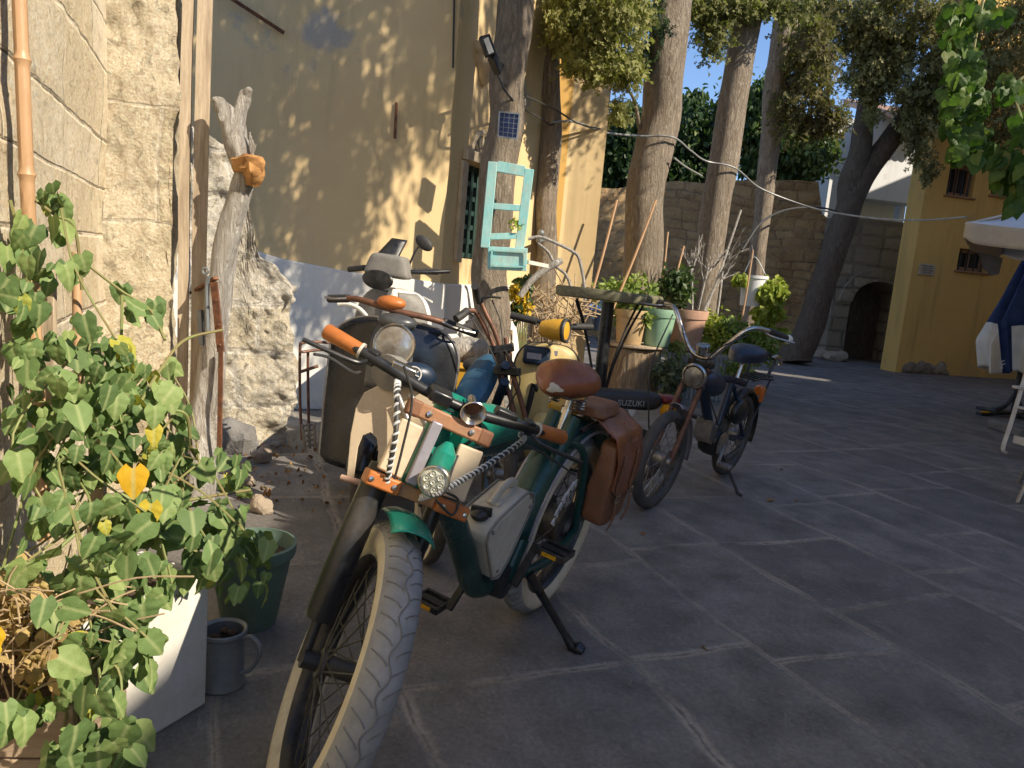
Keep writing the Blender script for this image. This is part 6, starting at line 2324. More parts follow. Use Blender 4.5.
def softbox(c, size, seed, bulge=.02, n=10):
    g = MB()
    c = V(c)
    hx, hy, hz = size[0] / 2, size[1] / 2, size[2] / 2
    q = 14
    pts = {}

    def f(u, v, ax, sg):
        p = [0, 0, 0]
        o_ = [k for k in range(3) if k != ax]
        p[ax] = sg
        p[o_[0]], p[o_[1]] = u * 2 - 1, v * 2 - 1
        p = V(p)
        r = V((p.x, p.y, p.z))
        # rounded box
        m4 = (abs(r.x) ** 7 + abs(r.y) ** 7 + abs(r.z) ** 7) ** (1 / 7)
        r = r / m4
        w_ = V((r.x * hx, r.y * hy * (1 - .18 * r.z), r.z * hz))
        nn = mnoise.noise(w_ * 9 + V((seed, 0, 0))) * bulge + mnoise.noise(w_ * 24 + V((seed, 5, 0))) * bulge * .3
        return c + w_ + V((0, nn, nn * .5))
    for ax in range(3):
        for sg in (-1, 1):
            b = MB().sheet(lambda s, t: f(s, t, ax, sg), q, q)
            flip = (sg > 0) == (ax == 1)
            g.add(b.v, [fc_[::-1] for fc_ in b.f] if flip else b.f)
    return g


for sgn in (1,):
    g = softbox((.0, sgn * .138, -.20), (.27, .088, .32), 3 + sgn, .014)
    pk = g.build('pouch', 'leather_dull', sbag, angle=80)
    g = MB()

    def flap(s, t, sgn=sgn):
        # over the top of the rack, down the outer face
        x = (s - .5) * .285
        path = [(-.07, .03), (.0, .035), (.08, .025), (.165, -.02), (.186, -.11), (.190, -.20), (.190, -.25 + .05 * abs(2 * s - 1) ** 2)]
        k = t * 6
        i = min(int(k), 5)
        f = k - i
        y = path[i][0] + (path[i + 1][0] - path[i][0]) * f
        z = path[i][1] + (path[i + 1][1] - path[i][1]) * f
        w_ = mnoise.noise(V((x * 9, t * 4, sgn * 3))) * .010
        return V((x, sgn * (y + w_), z + w_ * .4))
    g.sheet(flap, 18, 30)
    fpb = g.build('flap', 'leather', sbag, solid=.005, angle=80)
    for x in (-.075, .075):
        g = MB()
        g.sheet(lambda s, t: flap(.5 + (x + (s - .5) * .024) / .285, .62 + .38 * t) + V((0, sgn * .006, 0)), 3, 10)
        e_ = flap(.5 + x / .285, 1.0)
        g.sheet(lambda s, t: e_ + V(((s - .5) * .022 + .012 * t, sgn * (.006 + .012 * math.sin(t * 3)), -.13 * t)), 3, 8)
        stp_ = g.build('strap', 'leather_dull', sbag, solid=.003)
        g = MB()
        b = e_ + V((0, sgn * .012, -.01))
        q = [b + V((i * .017, 0, j * .014)) for i, j in ((-1, -1), (1, -1), (1, 1), (-1, 1))]
        g.tube(q, .003, 6, closed=True)
        g.build('buckle', 'chrome', stp_)
g = softbox((.05, .01, .045), (.22, .14, .04), 12, .016)
g.build('rolled_cloth', 'leather_dull', sbag, angle=80)


# ------------------------------------------------------------------ scooters
def shield_mesh(prof, x0, bow, lean, spine=.0):
    """prof: (z, half width) from bottom to top"""
    g = MB()
    z0, z1 = prof[0][0], prof[-1][0]

    def hw(z):
        for (a, b), (c, d) in zip(prof, prof[1:]):
            if z <= c + 1e-9:
                u = (z - a) / (c - a)
                return b + (d - b) * u
        return prof[-1][1]

    def f(s, t):
        z = z0 + (z1 - z0) * (1 - (1 - t) ** 1.5)
        u = 2 * s - 1
        return V((x0 - bow * u * u * abs(u) ** .4 - (z - z0) * lean + spine * math.exp(-(u / .22) ** 2), u * hw(z), z))
    g.sheet(f, 36, 40)
    return g, f


def round_top(w0, zb, w1, zs, zt, n=10):
    """outline narrowing at the foot, widest at zs, rounded to the top zt"""
    p = [(zb, w0 * .9), (zb + .03, w0), ((zb + zs) / 2, w1 * .97), (zs, w1)]
    for k in range(1, n + 1):
        a = math.pi / 2 * k / n
        p.append((zs + (zt - zs) * math.sin(a), max(.02, w1 * math.cos(a) ** .55)))
    return p


def rim_tube(f, n=40):
    pts = [f(0, k / n) for k in range(n + 1)] + [f(s / 20, 1) for s in range(1, 20)] + [f(1, 1 - k / n) for k in range(n + 1)]
    return pts


# black scooter
vh = V((-.10, -.995, 0)).normalized()
vc = at(378, 400, 3.66)
vm = bike_mx(V((vc.x, vc.y, 0)) + vh * .22, vh, 3)
vs_ = thing('scooter', 'faded black scooter with wide legshield and round headlight facing the viewer', 'scooter', mx=vm)
wheel(vs_, (-.12, 0, .21), .21, .045, None, 'tyre', 'tyre', 'steel', 'steel', 10, (.06, .05))
wheel(vs_, (-1.15, 0, .21), .21, .045, None, 'tyre', 'tyre', 'steel', 'steel', 10, (.06, .05))
fender(vs_, (-.12, 0, .21), .225, .12, 25, 165, 'vespa', None, .03)
g, f = shield_mesh(round_top(.315, .19, .338, .78, .965), -.17, .085, .10, .03)
sh = g.build('legshield', 'vespa', vs_, solid=.006)
g = MB()
g.tube(rim_tube(f), .008, 8)
g.build('edge_trim', 'steel', sh)
g = MB()
g.sheet(lambda s, t: f(.34 + .34 * s, .42 + .50 * t) + V((.012, 0, 0)), 12, 12)  # grey sheet stands in for the sunlit middle of the shield
g.build('sunlit_panel', 'vespagrey', sh, solid=.004)
g = MB()
g.ell((-.23, .02, .965), (.075, .10, .045), 24, 14)
g.build('headset', 'vespagrey', vs_)
g = MB()
hcv, hav = V((-.10, .055, .865)), V((1, .08, .12)).normalized()
g.lathe([(.02, -.08), (.085, -.05), (.099, -.01), (.103, .012), (.098, .02), (.092, .016)], hcv, hav, 36)
hl = g.build('headlight', 'chrome', vs_)
g = MB()
g.lathe([(.093, .014), (.06, .026), (0, .032)], hcv, hav, 36)
g.build('lens', 'lens', hl)
g = MB()
g.tube(curve([V((-.34, -.36, 1.02)), V((-.26, -.20, 1.045)), V((-.22, 0, 1.02)), V((-.26, .20, 1.0)), V((-.36, .38, .955))], 8), .016, 10)
hbv = g.build('handlebar', 'rustpaint', vs_)
for a, b in ((V((-.35, -.38, 1.02)), V((-.29, -.26, 1.04))), (V((-.37, .40, .95)), V((-.28, .24, .995)))):
    g = MB()
    g.tube([a, b], .021, 12)
    g.build('grip', 'black', hbv)
    g = MB()
    g.tube(curve([b + V((.03, 0, 0)), b.lerp(a, .5) + V((.07, 0, 0)), a + V((.06, 0, .01))], 6), .007, 6)
    g.build('lever', 'steel', hbv)
g = MB()
g.ell((-.23, -.02, 1.055), (.05, .075, .035), 16, 10)
g.build('clock_cover', 'orangegrip', hbv)
g = MB()
g.box((-.55, 0, .23), (.62, .40, .04))
g.build('floorboard', 'vespagrey', vs_, bevel=.012)
g = MB()
g.ell((-1.0, 0, .48), (.42, .22, .24), 28, 16)
g.build('body', 'vespa', vs_)
g = MB()
g.ell((-.90, 0, .76), (.36, .145, .07), 24, 12)
g.build('seat', 'black', vs_)
# a tan-lamped grey panel and the curved white rim seen over the shield's left shoulder
g = MB()
g.torus((-.42, -.31, .86), (.85, .1, .1), .14, .012, 30, 8, 1, (-20, 110))
g.build('luggage_rail', 'whitepl', vs_)

# rusty carrier leaning by it on the left
rk = thing('luggage_rack', 'rusty tubular luggage rack leaning left of the black scooter', 'rack', gnd(304, 462))
g = MB()
for q in ([(302, 440, 3.95), (300, 400, 3.95), (300, 350, 3.95), (303, 343, 3.95), (318, 342, 4.0), (330, 343, 4.05)], [(302, 352, 3.93), (318, 350, 4.0), (330, 350, 4.05)], [(309, 440, 4.0), (308, 380, 4.0), (308, 352, 4.0)]):
    g.tube(curve(pm(q), 6), .008, 8)
g.tube(pm([(300, 372, 3.95), (318, 366, 4.0)]), .009, 8)
g.build('frame', 'rustpaint', rk, world=True)
g = MB()
for k in range(5):
    g.bar(at(302 + k * 1.2, 426 + 5 * k, 3.92), at(314 + k * .6, 424 + 5 * k, 3.96), .016, .01)
for k in range(3):
    g.bar(at(302 + 6 * k, 424, 3.93), at(305 + 5 * k, 448, 3.95), .012, .012)
g.build('grating', 'scgrey', rk, world=True)

# white scooter behind
wh_ = V((-.05, -.998, 0)).normalized()
wc_ = at(383, 300, 5.0)
wm = bike_mx(V((wc_.x, wc_.y, 0)) + wh_ * .28, wh_, 4)
ws = thing('scooter', 'white scooter with dark flyscreen and raised mirror parked against the wall', 'scooter', mx=wm)
wheel(ws, (0, 0, .24), .24, .05, None, 'tyre', 'tyre', 'steel', 'steel', 10, (.06, .05))
wheel(ws, (-1.25, 0, .24), .24, .05, None, 'tyre', 'tyre', 'steel', 'steel', 10, (.06, .05))
fender(ws, (0, 0, .25), .265, .17, 20, 165, 'scwhite', None, .06)
g, f = shield_mesh(round_top(.20, .28, .27, .80, 1.08), -.2, .10, .10, .06)
g.build('legshield', 'scwhite', ws, solid=.008)
g = MB()
g.sheet(lambda s, t: f(.60 + .36 * s, .42 + .5 * t) + V((.012, 0, 0)), 10, 12)
g.sheet(lambda s, t: f(.02 + .36 * s, .42 + .5 * t) + V((.012, 0, 0)), 10, 12)
g.build('side_panel', 'scgrey', ws, solid=.005)
g = softbox((-.26, -.05, 1.225), (.22, .27, .15), 31, .004)
g.build('cowl', 'scgrey', ws, angle=80)
g = MB()
g.lathe([(.0, -.03), (.07, -.02), (.085, .02), (.078, .03), (0, .04)], (-.13, -.08, 1.13), (1, -.1, -.05), 24, 1.25, .75)
g.build('headlight', 'blackmetal', ws)
g = MB()


def scr(s, t):
    return V((-.24 - .10 * t - .03 * (2 * s - 1) ** 2, (2 * s - 1) * (.075 - .022 * t) - .075 + .045 * t, 1.285 + .125 * t))


g.sheet(scr, 12, 8)
g.build('flyscreen', 'blackmetal', ws, solid=.005)
g = MB()
g.tube(curve([V((-.40, -.34, 1.16)), V((-.32, -.18, 1.20)), V((-.28, 0, 1.20)), V((-.32, .18, 1.22)), V((-.40, .33, 1.25))], 8), .015, 10)
hbw = g.build('handlebar', 'blackmetal', ws)
for a, b in ((V((-.41, -.36, 1.155)), V((-.35, -.24, 1.185))), (V((-.37, .26, 1.235)), V((-.31, .11, 1.215)))):
    g = MB()
    g.tube([a, b], .02, 12)
    g.build('grip', 'black', hbw)
g = MB()
g.tube(curve([V((-.31, .06, 1.22)), V((-.32, .09, 1.33)), V((-.33, .11, 1.38))], 5), .007, 8)
ms = g.build('mirror_stalk', 'blackmetal', hbw)
g = MB()
g.ell((-.33, .145, 1.41), (.022, .068, .042), 20, 12, Matrix.Rotation(R(-32), 3, 'X'))
g.build('mirror', 'black', ms)
g = MB()
g.box((-.6, 0, .30), (.6, .36, .05))
g.build('floorboard', 'scgrey', ws, bevel=.012)
g = MB()
g.ell((-1.1, 0, .56), (.45, .21, .24), 28, 16)
g.build('body', 'scwhite', ws)
g = MB()
g.ell((-.98, 0, .82), (.40, .15, .08), 24, 12)
g.build('seat', 'black', ws)

# cream moped, low between the black scooter and the green bicycle
cw = gnd(424, 560)
chd = V((.30, -.954, 0)).normalized()
cm = bike_mx(cw, chd, 4)
cmp = thing('moped', 'small cream moped with cut-out legshield between black scooter and green bicycle', 'moped', mx=cm)
wheel(cmp, (0, 0, .255), .255, .03, None, 'whitewall', 'tyre', 'steel', 'spoke', 28, (.04, .045))
wheel(cmp, (-1.05, 0, .255), .255, .03, None, 'tyre', 'tyre', 'steel', 'spoke', 28, (.04, .045))
half = [(.20, .255), (.205, .45), (.195, .57), (.165, .645), (.11, .685), (.04, .70)]
arch_ = [(.168, .255), (.165, .40), (.150, .455), (.115, .475), (.085, .455), (.072, .40), (.068, .27), (.04, .235)]
poly = half + [(-a, b) for a, b in half[::-1]] + [(-a, b) for a, b in arch_] + arch_[::-1]
lsx = at(397, 440, 3.2)
lo = cm.inverted() @ lsx
g = MB()
SM = Matrix.Translation(V((lo.x, lo.y - .0, 0))) @ Matrix.Rotation(R(-22), 4, 'Z') @ Matrix(((0, 0, 1, 0), (1, 0, 0, 0), (0, 1, 0, 0), (0, 0, 0, 1)))
g.plate(poly, .008, SM)
g.v = [V((p.x - (p.z - .25) * .12 - .5 * abs(p.y - lo.y) ** 2, p.y, p.z)) for p in g.v]
g.build('legshield', 'cream', cmp, bevel=.003)
g = MB()
g.tube([SM @ V((0, .24, -.01)), SM @ V((0, .76, -.10))], .035, 14)
g.tube([V((0, .05, .255)), V((-.06, .05, .42)), SM @ V((.03, .68, .0))], .014, 10)
g.tube([V((0, -.05, .255)), V((-.06, -.05, .42)), SM @ V((-.03, .68, .0))], .014, 10)
g.build('fork', 'steel', cmp)
g = MB()
g.tube([SM @ V((-.22, .265, .03)), SM @ V((-.05, .25, .04)), SM @ V((.22, .265, .03))], .014, 10)
g.build('footrest', 'terracotta', cmp)
g = MB()
g.lathe([(.015, -.16), (.05, -.10), (.082, -.02), (.085, .0), (0, .012)], SM @ V((-.085, .755, -.01)), SM.to_3x3() @ V((-.25, -.25, 1)), 26)
g.build('headlight', 'scgrey', cmp)
g = MB()
emc = SM @ V((.045, .765, .0))
g.ell(emc, (.05, .09, .06), 22, 14)
tk = g.build('tank', 'navy', cmp)
g = MB()
g.torus(emc + V((.047, -.02, .012)), (1, -.1, .25), .032, .0035, 24, 6)
for a in (-20, 40, 100):
    d = V((0, math.cos(R(a)), math.sin(R(a)))) * .026
    g.tube([emc + V((.05, -.02, .012)) - d, emc + V((.05, -.02, .012)) + d], .003, 5)
g.build('emblem', 'decal', tk)
g = MB()
g.ell((-.55, 0, .62), (.22, .09, .05), 20, 10)
g.build('seat', 'black', cmp)
g = MB()
g.tube([SM @ V((0, .5, -.05)), V((-.5, 0, .4)), V((-1.05, 0, .3))], .03, 12)
g.build('frame', 'cream', cmp)
fender(cmp, (0, 0, .255), .272, .075, 30, 120, 'scgrey', None, .015)

# blue chopper moped
bcx = gnd(492, 528)
bh = V((.24, -.97, 0)).normalized()
bm = bike_mx(bcx, bh, 2)
bmp = thing('moped', 'blue chopper moped with rust-coloured high handlebars beside the yellow scooter', 'moped', mx=bm)
wheel(bmp, (0, 0, .27), .27, .032, None, 'tyre', 'tyre', 'blue', 'steel', 28, (.045, .045))
wheel(bmp, (-1.05, 0, .27), .27, .032, None, 'tyre', 'tyre', 'blue', 'steel', 28, (.045, .045))
BY = 3.72
g = MB()
a, b = at(466, 406, 3.62), at(489, 362, 3.86)
L_ = (b - a)
rr_ = [.05, .082, .094, .096, .094, .088, .074, .045]
g.tube([a + L_ * (-.12 + 1.24 * k / 7) for k in range(8)], rr_, 10, flat=.62)
tkb = g.build('fuel_tank', 'blue', bmp, world=True, bevel=.006, angle=30)
g = MB()
for q in ([(501, 350, BY), (494, 330, BY), (486, 314, BY), (480, 300, BY), (477, 292, BY - .03)], [(497, 352, BY), (488, 334, BY), (480, 318, BY), (474, 311, BY - .02), (467, 311, BY - .05), (461, 315, BY - .08)]):
    g.tube(curve(pm(q), 8), .0125, 10)
hbb = g.build('handlebar', 'rustpaint', bmp, world=True)
for q in ([(480, 302, BY - .02), (477, 293, BY - .05), (475, 286, BY - .1)], [(467, 311, BY - .05), (462, 315, BY - .09), (456, 319, BY - .12)]):
    g = MB()
    g.tube(curve(pm(q), 4), .020, 12)
    g_build_world(g, 'grip', 'black', hbb, bmp)
g = MB()
g.tube(curve(pm([(482, 298, BY - .04), (492, 297, BY - .06), (501, 298, BY - .07)]), 4), .006, 6)
g.tube(curve(pm([(470, 313, BY - .06), (474, 318, BY - .1), (466, 322, BY - .14)]), 4), .006, 6)
g_build_world(g, 'lever', 'black', hbb, bmp)
g = MB()
g.tube(curve(pm([(506, 338, BY + .02), (508, 352, BY), (513, 375, BY - .02), (522, 404, BY - .05), (530, 440, BY - .08)]), 6), .014, 10)
g.tube(curve(pm([(492, 340, BY + .06), (497, 360, BY), (506, 385, BY - .02), (512, 404, BY - .05), (518, 440, BY - .08)]), 6), .013, 10)
g.build('fork', 'rustpaint', bmp, world=True)
g = MB()
g.bar(at(489, 350, BY), at(514, 347, BY), .05, .04)
g.bar(at(494, 370, BY - .02), at(521, 372, BY - .04), .04, .04)
g.tube(pm([(500, 350, BY), (505, 395, BY)]), .026, 12)
g.build('steering_head', 'blackmetal', bmp, world=True, bevel=.005)
g = MB()
for q in ([(503, 345, BY - .05), (500, 320, BY - .04), (492, 300, BY - .05)], [(505, 350, BY - .05), (520, 380, BY - .1), (506, 410, BY - .1)], [(470, 316, BY - .08), (488, 345, BY - .1), (500, 372, BY - .08)]):
    g.tube(curve(pm(q), 6), .004, 6)
g.build('cables', 'cable', bmp, world=True)
g = MB()
g.tube([V((-.1, 0, .72)), V((-.45, 0, .35)), V((-1.05, 0, .29))], .025, 12)
g.tube([V((-.12, 0, .80)), V((-.55, 0, .66)), V((-.8, 0, .62))], .022, 12)
g.tube([V((-.8, 0, .62)), V((-1.05, 0, .29))], .018, 10)
g.build('frame', 'navy', bmp)
g = MB()
g.ell((-.72, 0, .70), (.25, .10, .05), 20, 10)
g.build('seat', 'black', bmp)
g = MB()
g.lathe([(0, -.06), (.09, -.05), (.10, 0), (.09, .06), (0, .07)], (-.5, 0, .33), (0, 1, 0), 22)
g.build('engine', 'steel', bmp)
fender(bmp, (0, 0, .27), .295, .075, 40, 140, 'blue', None, .018)

# yellow scooter
yc_ = at(543, 372, 4.3)
yh_ = V((.02, -1, 0)).normalized()
ym = bike_mx(V((yc_.x, yc_.y, 0)) + yh_ * .2, yh_, 2)
ys = thing('scooter', 'faded yellow scooter with bright yellow headlight behind the brown saddle', 'scooter', mx=ym)
wheel(ys, (0, 0, .2), .2, .04, None, 'tyre', 'tyre', 'steel', 'steel', 10, (.05, .04))
wheel(ys, (-1.02, 0, .2), .2, .04, None, 'tyre', 'tyre', 'steel', 'steel', 10, (.05, .04))
fender(ys, (0, 0, .21), .225, .13, 15, 165, 'yel', None, .05)
g, f = shield_mesh(round_top(.16, .18, .195, .70, .855), -.16, .05, .10, .02)
sh = g.build('legshield', 'yel', ys, solid=.006)
g = MB()
g.tube(rim_tube(f), .0075, 8)
g.build('edge_trim', 'blackmetal', sh)
g = MB()
b0 = f(.30, .74)
g.box(b0 + V((.03, -.0, .02)), (.04, .16, .11))
bxn = g.build('tool_box', 'navy', sh, bevel=.02)
g = MB()
g.box(b0 + V((.0535, -.015, .018)), (.003, .085, .035))
g.build('panel', 'silverpaint', bxn)
g = MB()
g.box(f(.74, .72) + V((.006, 0, 0)), (.006, .045, .055))
g.box(f(.62, .84) + V((.006, 0, 0)), (.006, .02, .026))
g.build('sticker', 'silverpaint', sh)
g = MB()
hy, hay = V((-.10, .03, .955)), V((.42, .90, .05)).normalized()
g.lathe([(.02, -.12), (.045, -.105), (.060, -.04), (.066, .03), (.066, .04), (.056, .045)], hy, hay, 28)
hl = g.build('headlight', 'yelbright', ys)
g = MB()
g.lathe([(.068, .028), (.071, .044), (.062, .052), (.05, .044), (.0, .042)], hy, hay, 28)
g.build('lens', 'black', hl)
g = MB()
g.tube(curve([V((-.2, -.24, 1.0)), V((-.17, -.1, .99)), V((-.17, 0, .96)), V((-.22, .10, .97)), V((-.34, .22, .98))], 6), .013, 10)
hby = g.build('handlebar', 'blackmetal', ys)
for a, b in ((V((-.20, -.25, 1.0)), V((-.155, -.10, .985))), (V((-.36, .24, .98)), V((-.26, .13, .975)))):
    g = MB()
    g.tube([a, b], .021, 12)
    g.build('grip', 'black', hby)
g = MB()
g.box((-.5, 0, .21), (.55, .30, .04))
g.build('floorboard', 'scgrey', ys, bevel=.01)
g = MB()
g.ell((-.88, 0, .45), (.32, .15, .2), 24, 14)
g.build('body', 'yel', ys)
g = MB()
g.ell((-.80, 0, .67), (.26, .11, .05), 20, 10)
g.build('seat', 'black', ys)

# low minibike, only its seat and tail show over the saddlebag
mh = V((-.97, -.24, 0)).normalized()
mb0 = at(620, 405, 4.44)
mm = bike_mx(V((mb0.x, mb0.y, 0)), mh, 0)
mbk = thing('minibike', 'low minibike with black lettered seat and amber lamp behind the saddlebag', 'minibike', mx=mm)
wheel(mbk, (-.12, 0, .19), .19, .035, None, 'tyre', 'tyre', 'steel', 'steel', 16, (.04, .04))
wheel(mbk, (.62, 0, .19), .19, .035, None, 'tyre', 'tyre', 'steel', 'steel', 16, (.04, .04))
g = MB()


def seatm(s, t):
    a = 2 * math.pi * t
    x = .25 - .50 * s
    e = 1 - (abs(2 * s - 1)) ** 8 * .5
    y = .095 * math.copysign(abs(math.cos(a)) ** .6, math.cos(a)) * e
    z = .555 + .058 * math.copysign(abs(math.sin(a)) ** .6, math.sin(a)) * e
    return V((x, y, z))


g.sheet(seatm, 30, 28)
st_ = g.build('seat', 'black', mbk, angle=60)
g = MB()
for s in (0.0, 1.0):
    q = [seatm(s, k / 28) for k in range(28)]
    g.add(q, [tuple(range(28))])
g.build('seat_end', 'black', st_)
zoff = Matrix.Translation(V((-.03, .0985, .545))) @ Matrix(((-1, 0, 0, 0), (0, 0, 1, 0), (0, 1, 0, 0), (0, 0, 0, 1)))
text('lettering', 'SUZUKI', .050, 'decal_grey', mbk, zoff)
g = MB()
g.box((-.31, 0, .565), (.12, .15, .05))
g.build('tail_box', 'redpl', mbk, bevel=.02)
g = MB()
g.lathe([(0, -.03), (.042, -.03), (.048, .0), (.04, .035), (0, .05)], (-.275, .10, .505), (-.3, 1, .1), 20)
g.build('indicator', 'amber', mbk)
g = MB()
g.plate([(.20, .50), (-.10, .52), (-.02, .36), (.16, .34)], .14, Matrix(((1, 0, 0, 0), (0, 0, 1, -.07), (0, 1, 0, 0), (0, 0, 0, 1))))
g.build('side_panel', 'whitepl', mbk, bevel=.015)
g = MB()
g.tube([V((.25, 0, .5)), V((.45, 0, .45)), V((.55, 0, .62))], .025, 10)
g.tube([V((.55, 0, .62)), V((.62, 0, .19))], .02, 10)
g.tube([V((.2, 0, .45)), V((.1, 0, .22)), V((-.12, 0, .19))], .02, 10)
g.build('frame', 'blackmetal', mbk)
g = MB()
g.ell((.36, 0, .5), (.14, .085, .07), 20, 10)
g.build('tank', 'yelbright', mbk)

# old black moped on the right
r0, r1 = gnd(723, 474), gnd(649, 507)
oh = (r1 - r0)
WB2 = oh.length
oh.normalize()
om = bike_mx(r0, oh, 7)
omp = thing('moped', 'old black moped with wide chrome handlebars and rusty front fork', 'moped', mx=om)
R2, T2_ = .29, .032
wheel(omp, (0, 0, R2), R2, T2_, None, 'tyre', 'tyre', 'spoke', 'steel', 36, (.055, .05))
wheel(omp, (WB2, 0, R2), R2, T2_, None, 'tyre', 'tyre', 'spoke', 'steel', 36, (.06, .05))
fender(omp, (WB2, 0, R2), R2 + .018, .085, -8, 84, 'silverpaint', None, .022, name='front_mudguard')
fender(omp, (0, 0, R2), R2 + .022, .09, -15, 150, 'blackmetal', None, .025)
hx_ = WB2 - .27
g = MB()
for y in (-.058, .058):
    g.tube([V((WB2, y, R2)), V((WB2 - .10, y, .52)), V((hx_ + .01, y * .9, .86))], .0155, 10)
g.build('fork', 'rustpaint', omp)
g = MB()
g.bar(V((hx_ + .02, -.075, .84)), V((hx_ + .02, .075, .84)), .05, .03)
g.bar(V((hx_ + .07, -.07, .71)), V((hx_ + .07, .07, .71)), .05, .025)
g.tube([V((hx_ + .02, 0, .84)), V((hx_ + .06, 0, .70))], .026, 12)
g.build('fork_bridge', 'blackmetal', omp, bevel=.004)
g = MB()
hbp = [V((hx_ - .18, -.42, 1.10)), V((hx_ - .07, -.34, 1.115)), V((hx_ + .0, -.24, 1.10)), V((hx_ + .045, -.13, .97)), V((hx_ + .04, -.05, .885)), V((hx_ + .04, .05, .885)), V((hx_ + .045, .12, .97)), V((hx_ + .0, .21, 1.09)), V((hx_ - .07, .29, 1.10)), V((hx_ - .18, .36, 1.075))]
g.tube(curve(hbp, 6), .0135, 10)
hbo = g.build('handlebar', 'chrome', omp)
for s_, i in ((-1, 0), (1, -1)):
    a, b = hbp[i], hbp[i + (1 if i == 0 else -1)]
    g = MB()
    g.tube([a + (a - b) * .1, b.lerp(a, .1)], .021, 12)
    gp_ = g.build('grip', 'black', hbo)
    g = MB()
    e = a + (a - b) * .22
    g.ell(e, (.026, .026, .026), 14, 10)
    g.build('grip_end', 'whitepl' if s_ > 0 else 'black', gp_)
    g = MB()
    g.tube(curve([b + V((.02, 0, -.01)), b + V((.05, s_ * .05, -.02)), b + V((.0, s_ * .16, -.03))], 5), .006, 6)
    g.build('lever', 'steel', hbo)
g = MB()
hco, hao = V((hx_ + .12, .02, .775)), V((1, 0, -.12)).normalized()
g.lathe([(.01, -.12), (.045, -.09), (.066, -.03), (.070, 0), (.070, .012), (.062, .016)], hco, hao, 28)
hl = g.build('headlight', 'blackmetal', omp)
g = MB()
g.lathe([(.071, -.004), (.074, .008), (.066, .016)], hco, hao, 28)
g.build('bezel', 'chrome', hl)
g = MB()
g.lathe([(.063, .012), (.04, .022), (0, .028)], hco, hao, 28)
g.build('lens', 'lens', hl)
g = MB()
g.lathe([(0, -.03), (.035, -.03), (.038, .02), (0, .024)], (hx_ + .05, .0, .93), (.3, 0, 1), 20)
g.build('speedometer', 'chrome', omp)
g = MB()
g.tube(curve([V((hx_ + .01, 0, .78)), V((hx_ - .18, 0, .60)), V((hx_ - .34, 0, .44)), V((.40, 0, .36))], 6), .030, 12)
g.tube(curve([V((hx_ + .01, 0, .82)), V((hx_ - .25, 0, .74)), V((.28, 0, .70)), V((.06, 0, .66))], 6), .022, 10)
g.tube([V((.30, 0, .72)), V((.36, 0, .40))], .024, 10)
for y in (-.07, .07):
    g.tube([V((.30, y * .3, .66)), V((0, y, R2))], .013, 8)
    g.tube([V((.36, y * .6, .34)), V((0, y, R2))], .014, 8)
g.build('frame', 'navy', omp)
g = MB()
g.ell((hx_ - .20, 0, .70), (.19, .075, .075), 22, 12, Matrix.Rotation(R(-8), 3, 'Y'))
g.build('fuel_tank', 'navy', omp)
g = MB()


def seat2(s, t):
    a = 2 * math.pi * s
    x = .16 * math.cos(a)
    y = (.115 - .045 * math.cos(a)) * math.sin(a)
    k = math.sin(math.pi / 2 * min(1, t / .8))
    z = .045 * math.cos(math.pi / 2 * min(1, t / .8)) - (.04 * (t - .8) / .2 if t > .8 else 0) + .02 * (-math.cos(a)) * k
    return V((.17 + x * k, y * k, .88 + z))


g.sheet(seat2, 30, 12)
g.build('saddle', 'navy', omp, angle=70)
g = MB()
g.tube([V((.22, 0, .70)), V((.18, 0, .86))], .014, 8)
for y in (-.05, .05):
    g.tube([V((.10 + .016 * math.cos(k * .8), y + .016 * math.sin(k * .8), .86 - .0014 * k)) for k in range(40)], .0038, 5)
g.build('seat_post', 'chrome', omp)
g = MB()
g.lathe([(0, -.07), (.075, -.065), (.09, -.03), (.09, .03), (.085, .05), (.06, .058), (0, .06)], (.44, .02, .31), (0, 1, 0), 28)
eng = g.build('engine', 'blackmetal', omp)
g = MB()
g.lathe([(.0, .0), (.078, .0), (.082, .012), (.06, .022), (.03, .026), (0, .026)], (.44, .08, .31), (0, 1, 0), 28)
g.build('engine_cover', 'steel', eng)
g = MB()
for k in range(6):
    g.box((.50 + .02 * k, 0, .35 + .012 * k), (.006, .11, .12))
g.build('cooling_fins', 'steel', eng)
g = MB()
g.ell((.22, .065, .50), (.11, .05, .085), 20, 12)
g.build('tool_box', 'blackmetal', omp)
g = MB()
g.tube(curve([V((.50, .08, .27)), V((.40, .10, .20)), V((.25, .09, .20)), V((.08, .085, .22))], 6), [.014] * 10 + [.02] * 9, 12)
g.build('exhaust', 'spoke', omp)
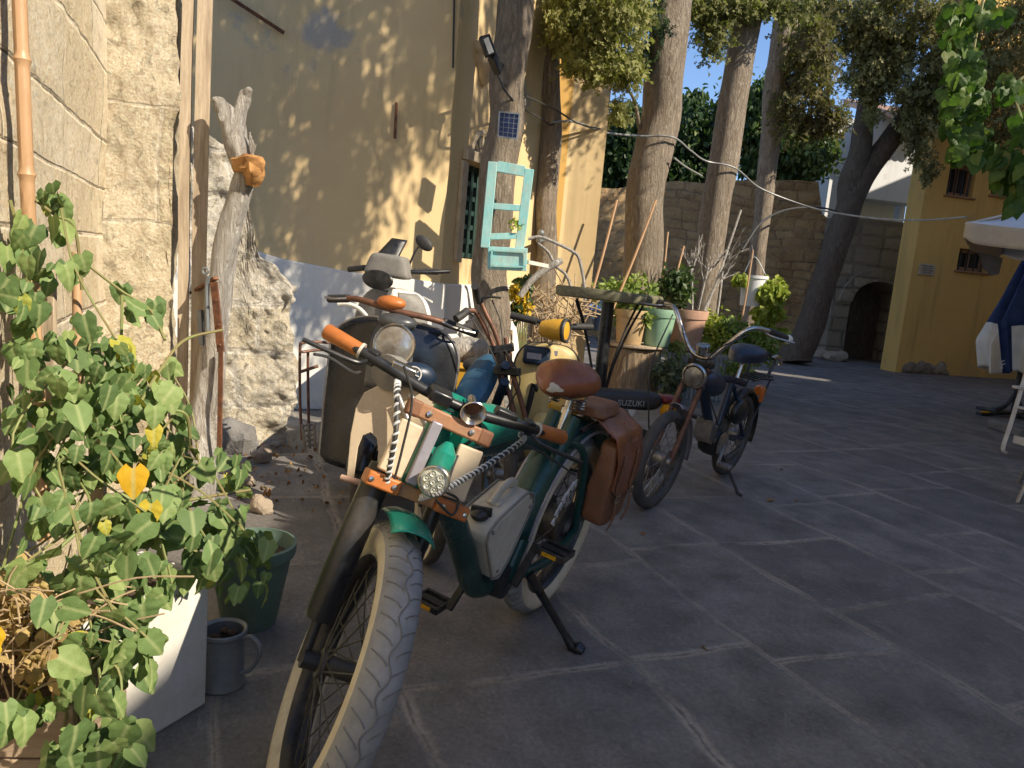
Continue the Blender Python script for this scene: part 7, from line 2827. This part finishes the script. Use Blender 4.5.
for y, dx, dz in ((1, .09, -.10), (-1, -.09, .10)):
    g = MB()
    g.bar(V((.44, y * .105, .31)), V((.44 + dx, y * .12, .31 + dz)), .018, .012, V((0, 1, 0)))
    cr = g.build('crank', 'steel', omp, bevel=.002)
    g = MB()
    g.box((.44 + dx, y * .165, .31 + dz), (.07, .085, .022))
    g.build('pedal', 'steel' if y > 0 else 'black', cr, bevel=.003)
g = MB()
for y in (-.07, .07):
    g.tube(curve([V((.10, y, .70)), V((-.08, y, .70)), V((-.34, y, .68))], 5), .007, 8)
    g.tube([V((-.26, y, .69)), V((0, y * 1.15, R2))], .007, 8)
for k in range(5):
    g.tube([V((.05 - .09 * k, -.07, .70)), V((.05 - .09 * k, .07, .70))], .006, 6)
g.tube(curve([V((-.16, -.07, .69)), V((-.22, -.07, .84)), V((-.22, .07, .84)), V((-.16, .07, .69))], 6), .012, 8)
g.build('rear_rack', 'blackmetal', omp)
g = MB()
g.lathe([(0, -.04), (.03, -.04), (.042, 0), (.038, .03), (0, .04)], (-.33, .0, .58), (-1, 0, 0), 18)
g.build('tail_lamp', 'orange', omp)
g = MB()
g.box((-.05, .105, .60), (.05, .02, .10))
g.build('reflector', 'orange', omp, bevel=.006)
g = MB()
g.torus((-.18, .10, .80), (.3, 1, .1), .06, .014, 20, 8, 1, (0, 130))
g.build('grab_handle', 'chrome', omp)
a, b = om @ V((.42, .10, .24)), gnd(739, 496)
g = MB()
g.tube([a, a.lerp(b, .93), b + V((.015, -.01, .005))], [.011, .010, .010], 8)
g.build('kickstand', 'blackmetal', omp, world=True)
g = MB()
for q in ([V((hx_ + .0, -.20, 1.06)), V((hx_ + .10, -.08, .93)), V((hx_ + .02, 0, .80)), V((.55, .02, .45))], [V((hx_ + .0, .22, 1.06)), V((hx_ + .12, .10, .94)), V((hx_ + .03, .04, .78)), V((.5, .06, .42))], [V((hx_ + .02, -.24, 1.07)), V((WB2 + .10, -.14, .80)), V((WB2 + .10, -.09, .55)), V((WB2, -.07, .31))]):
    g.tube(curve(q, 7), .0042, 6)
g.build('cables', 'cable', omp)
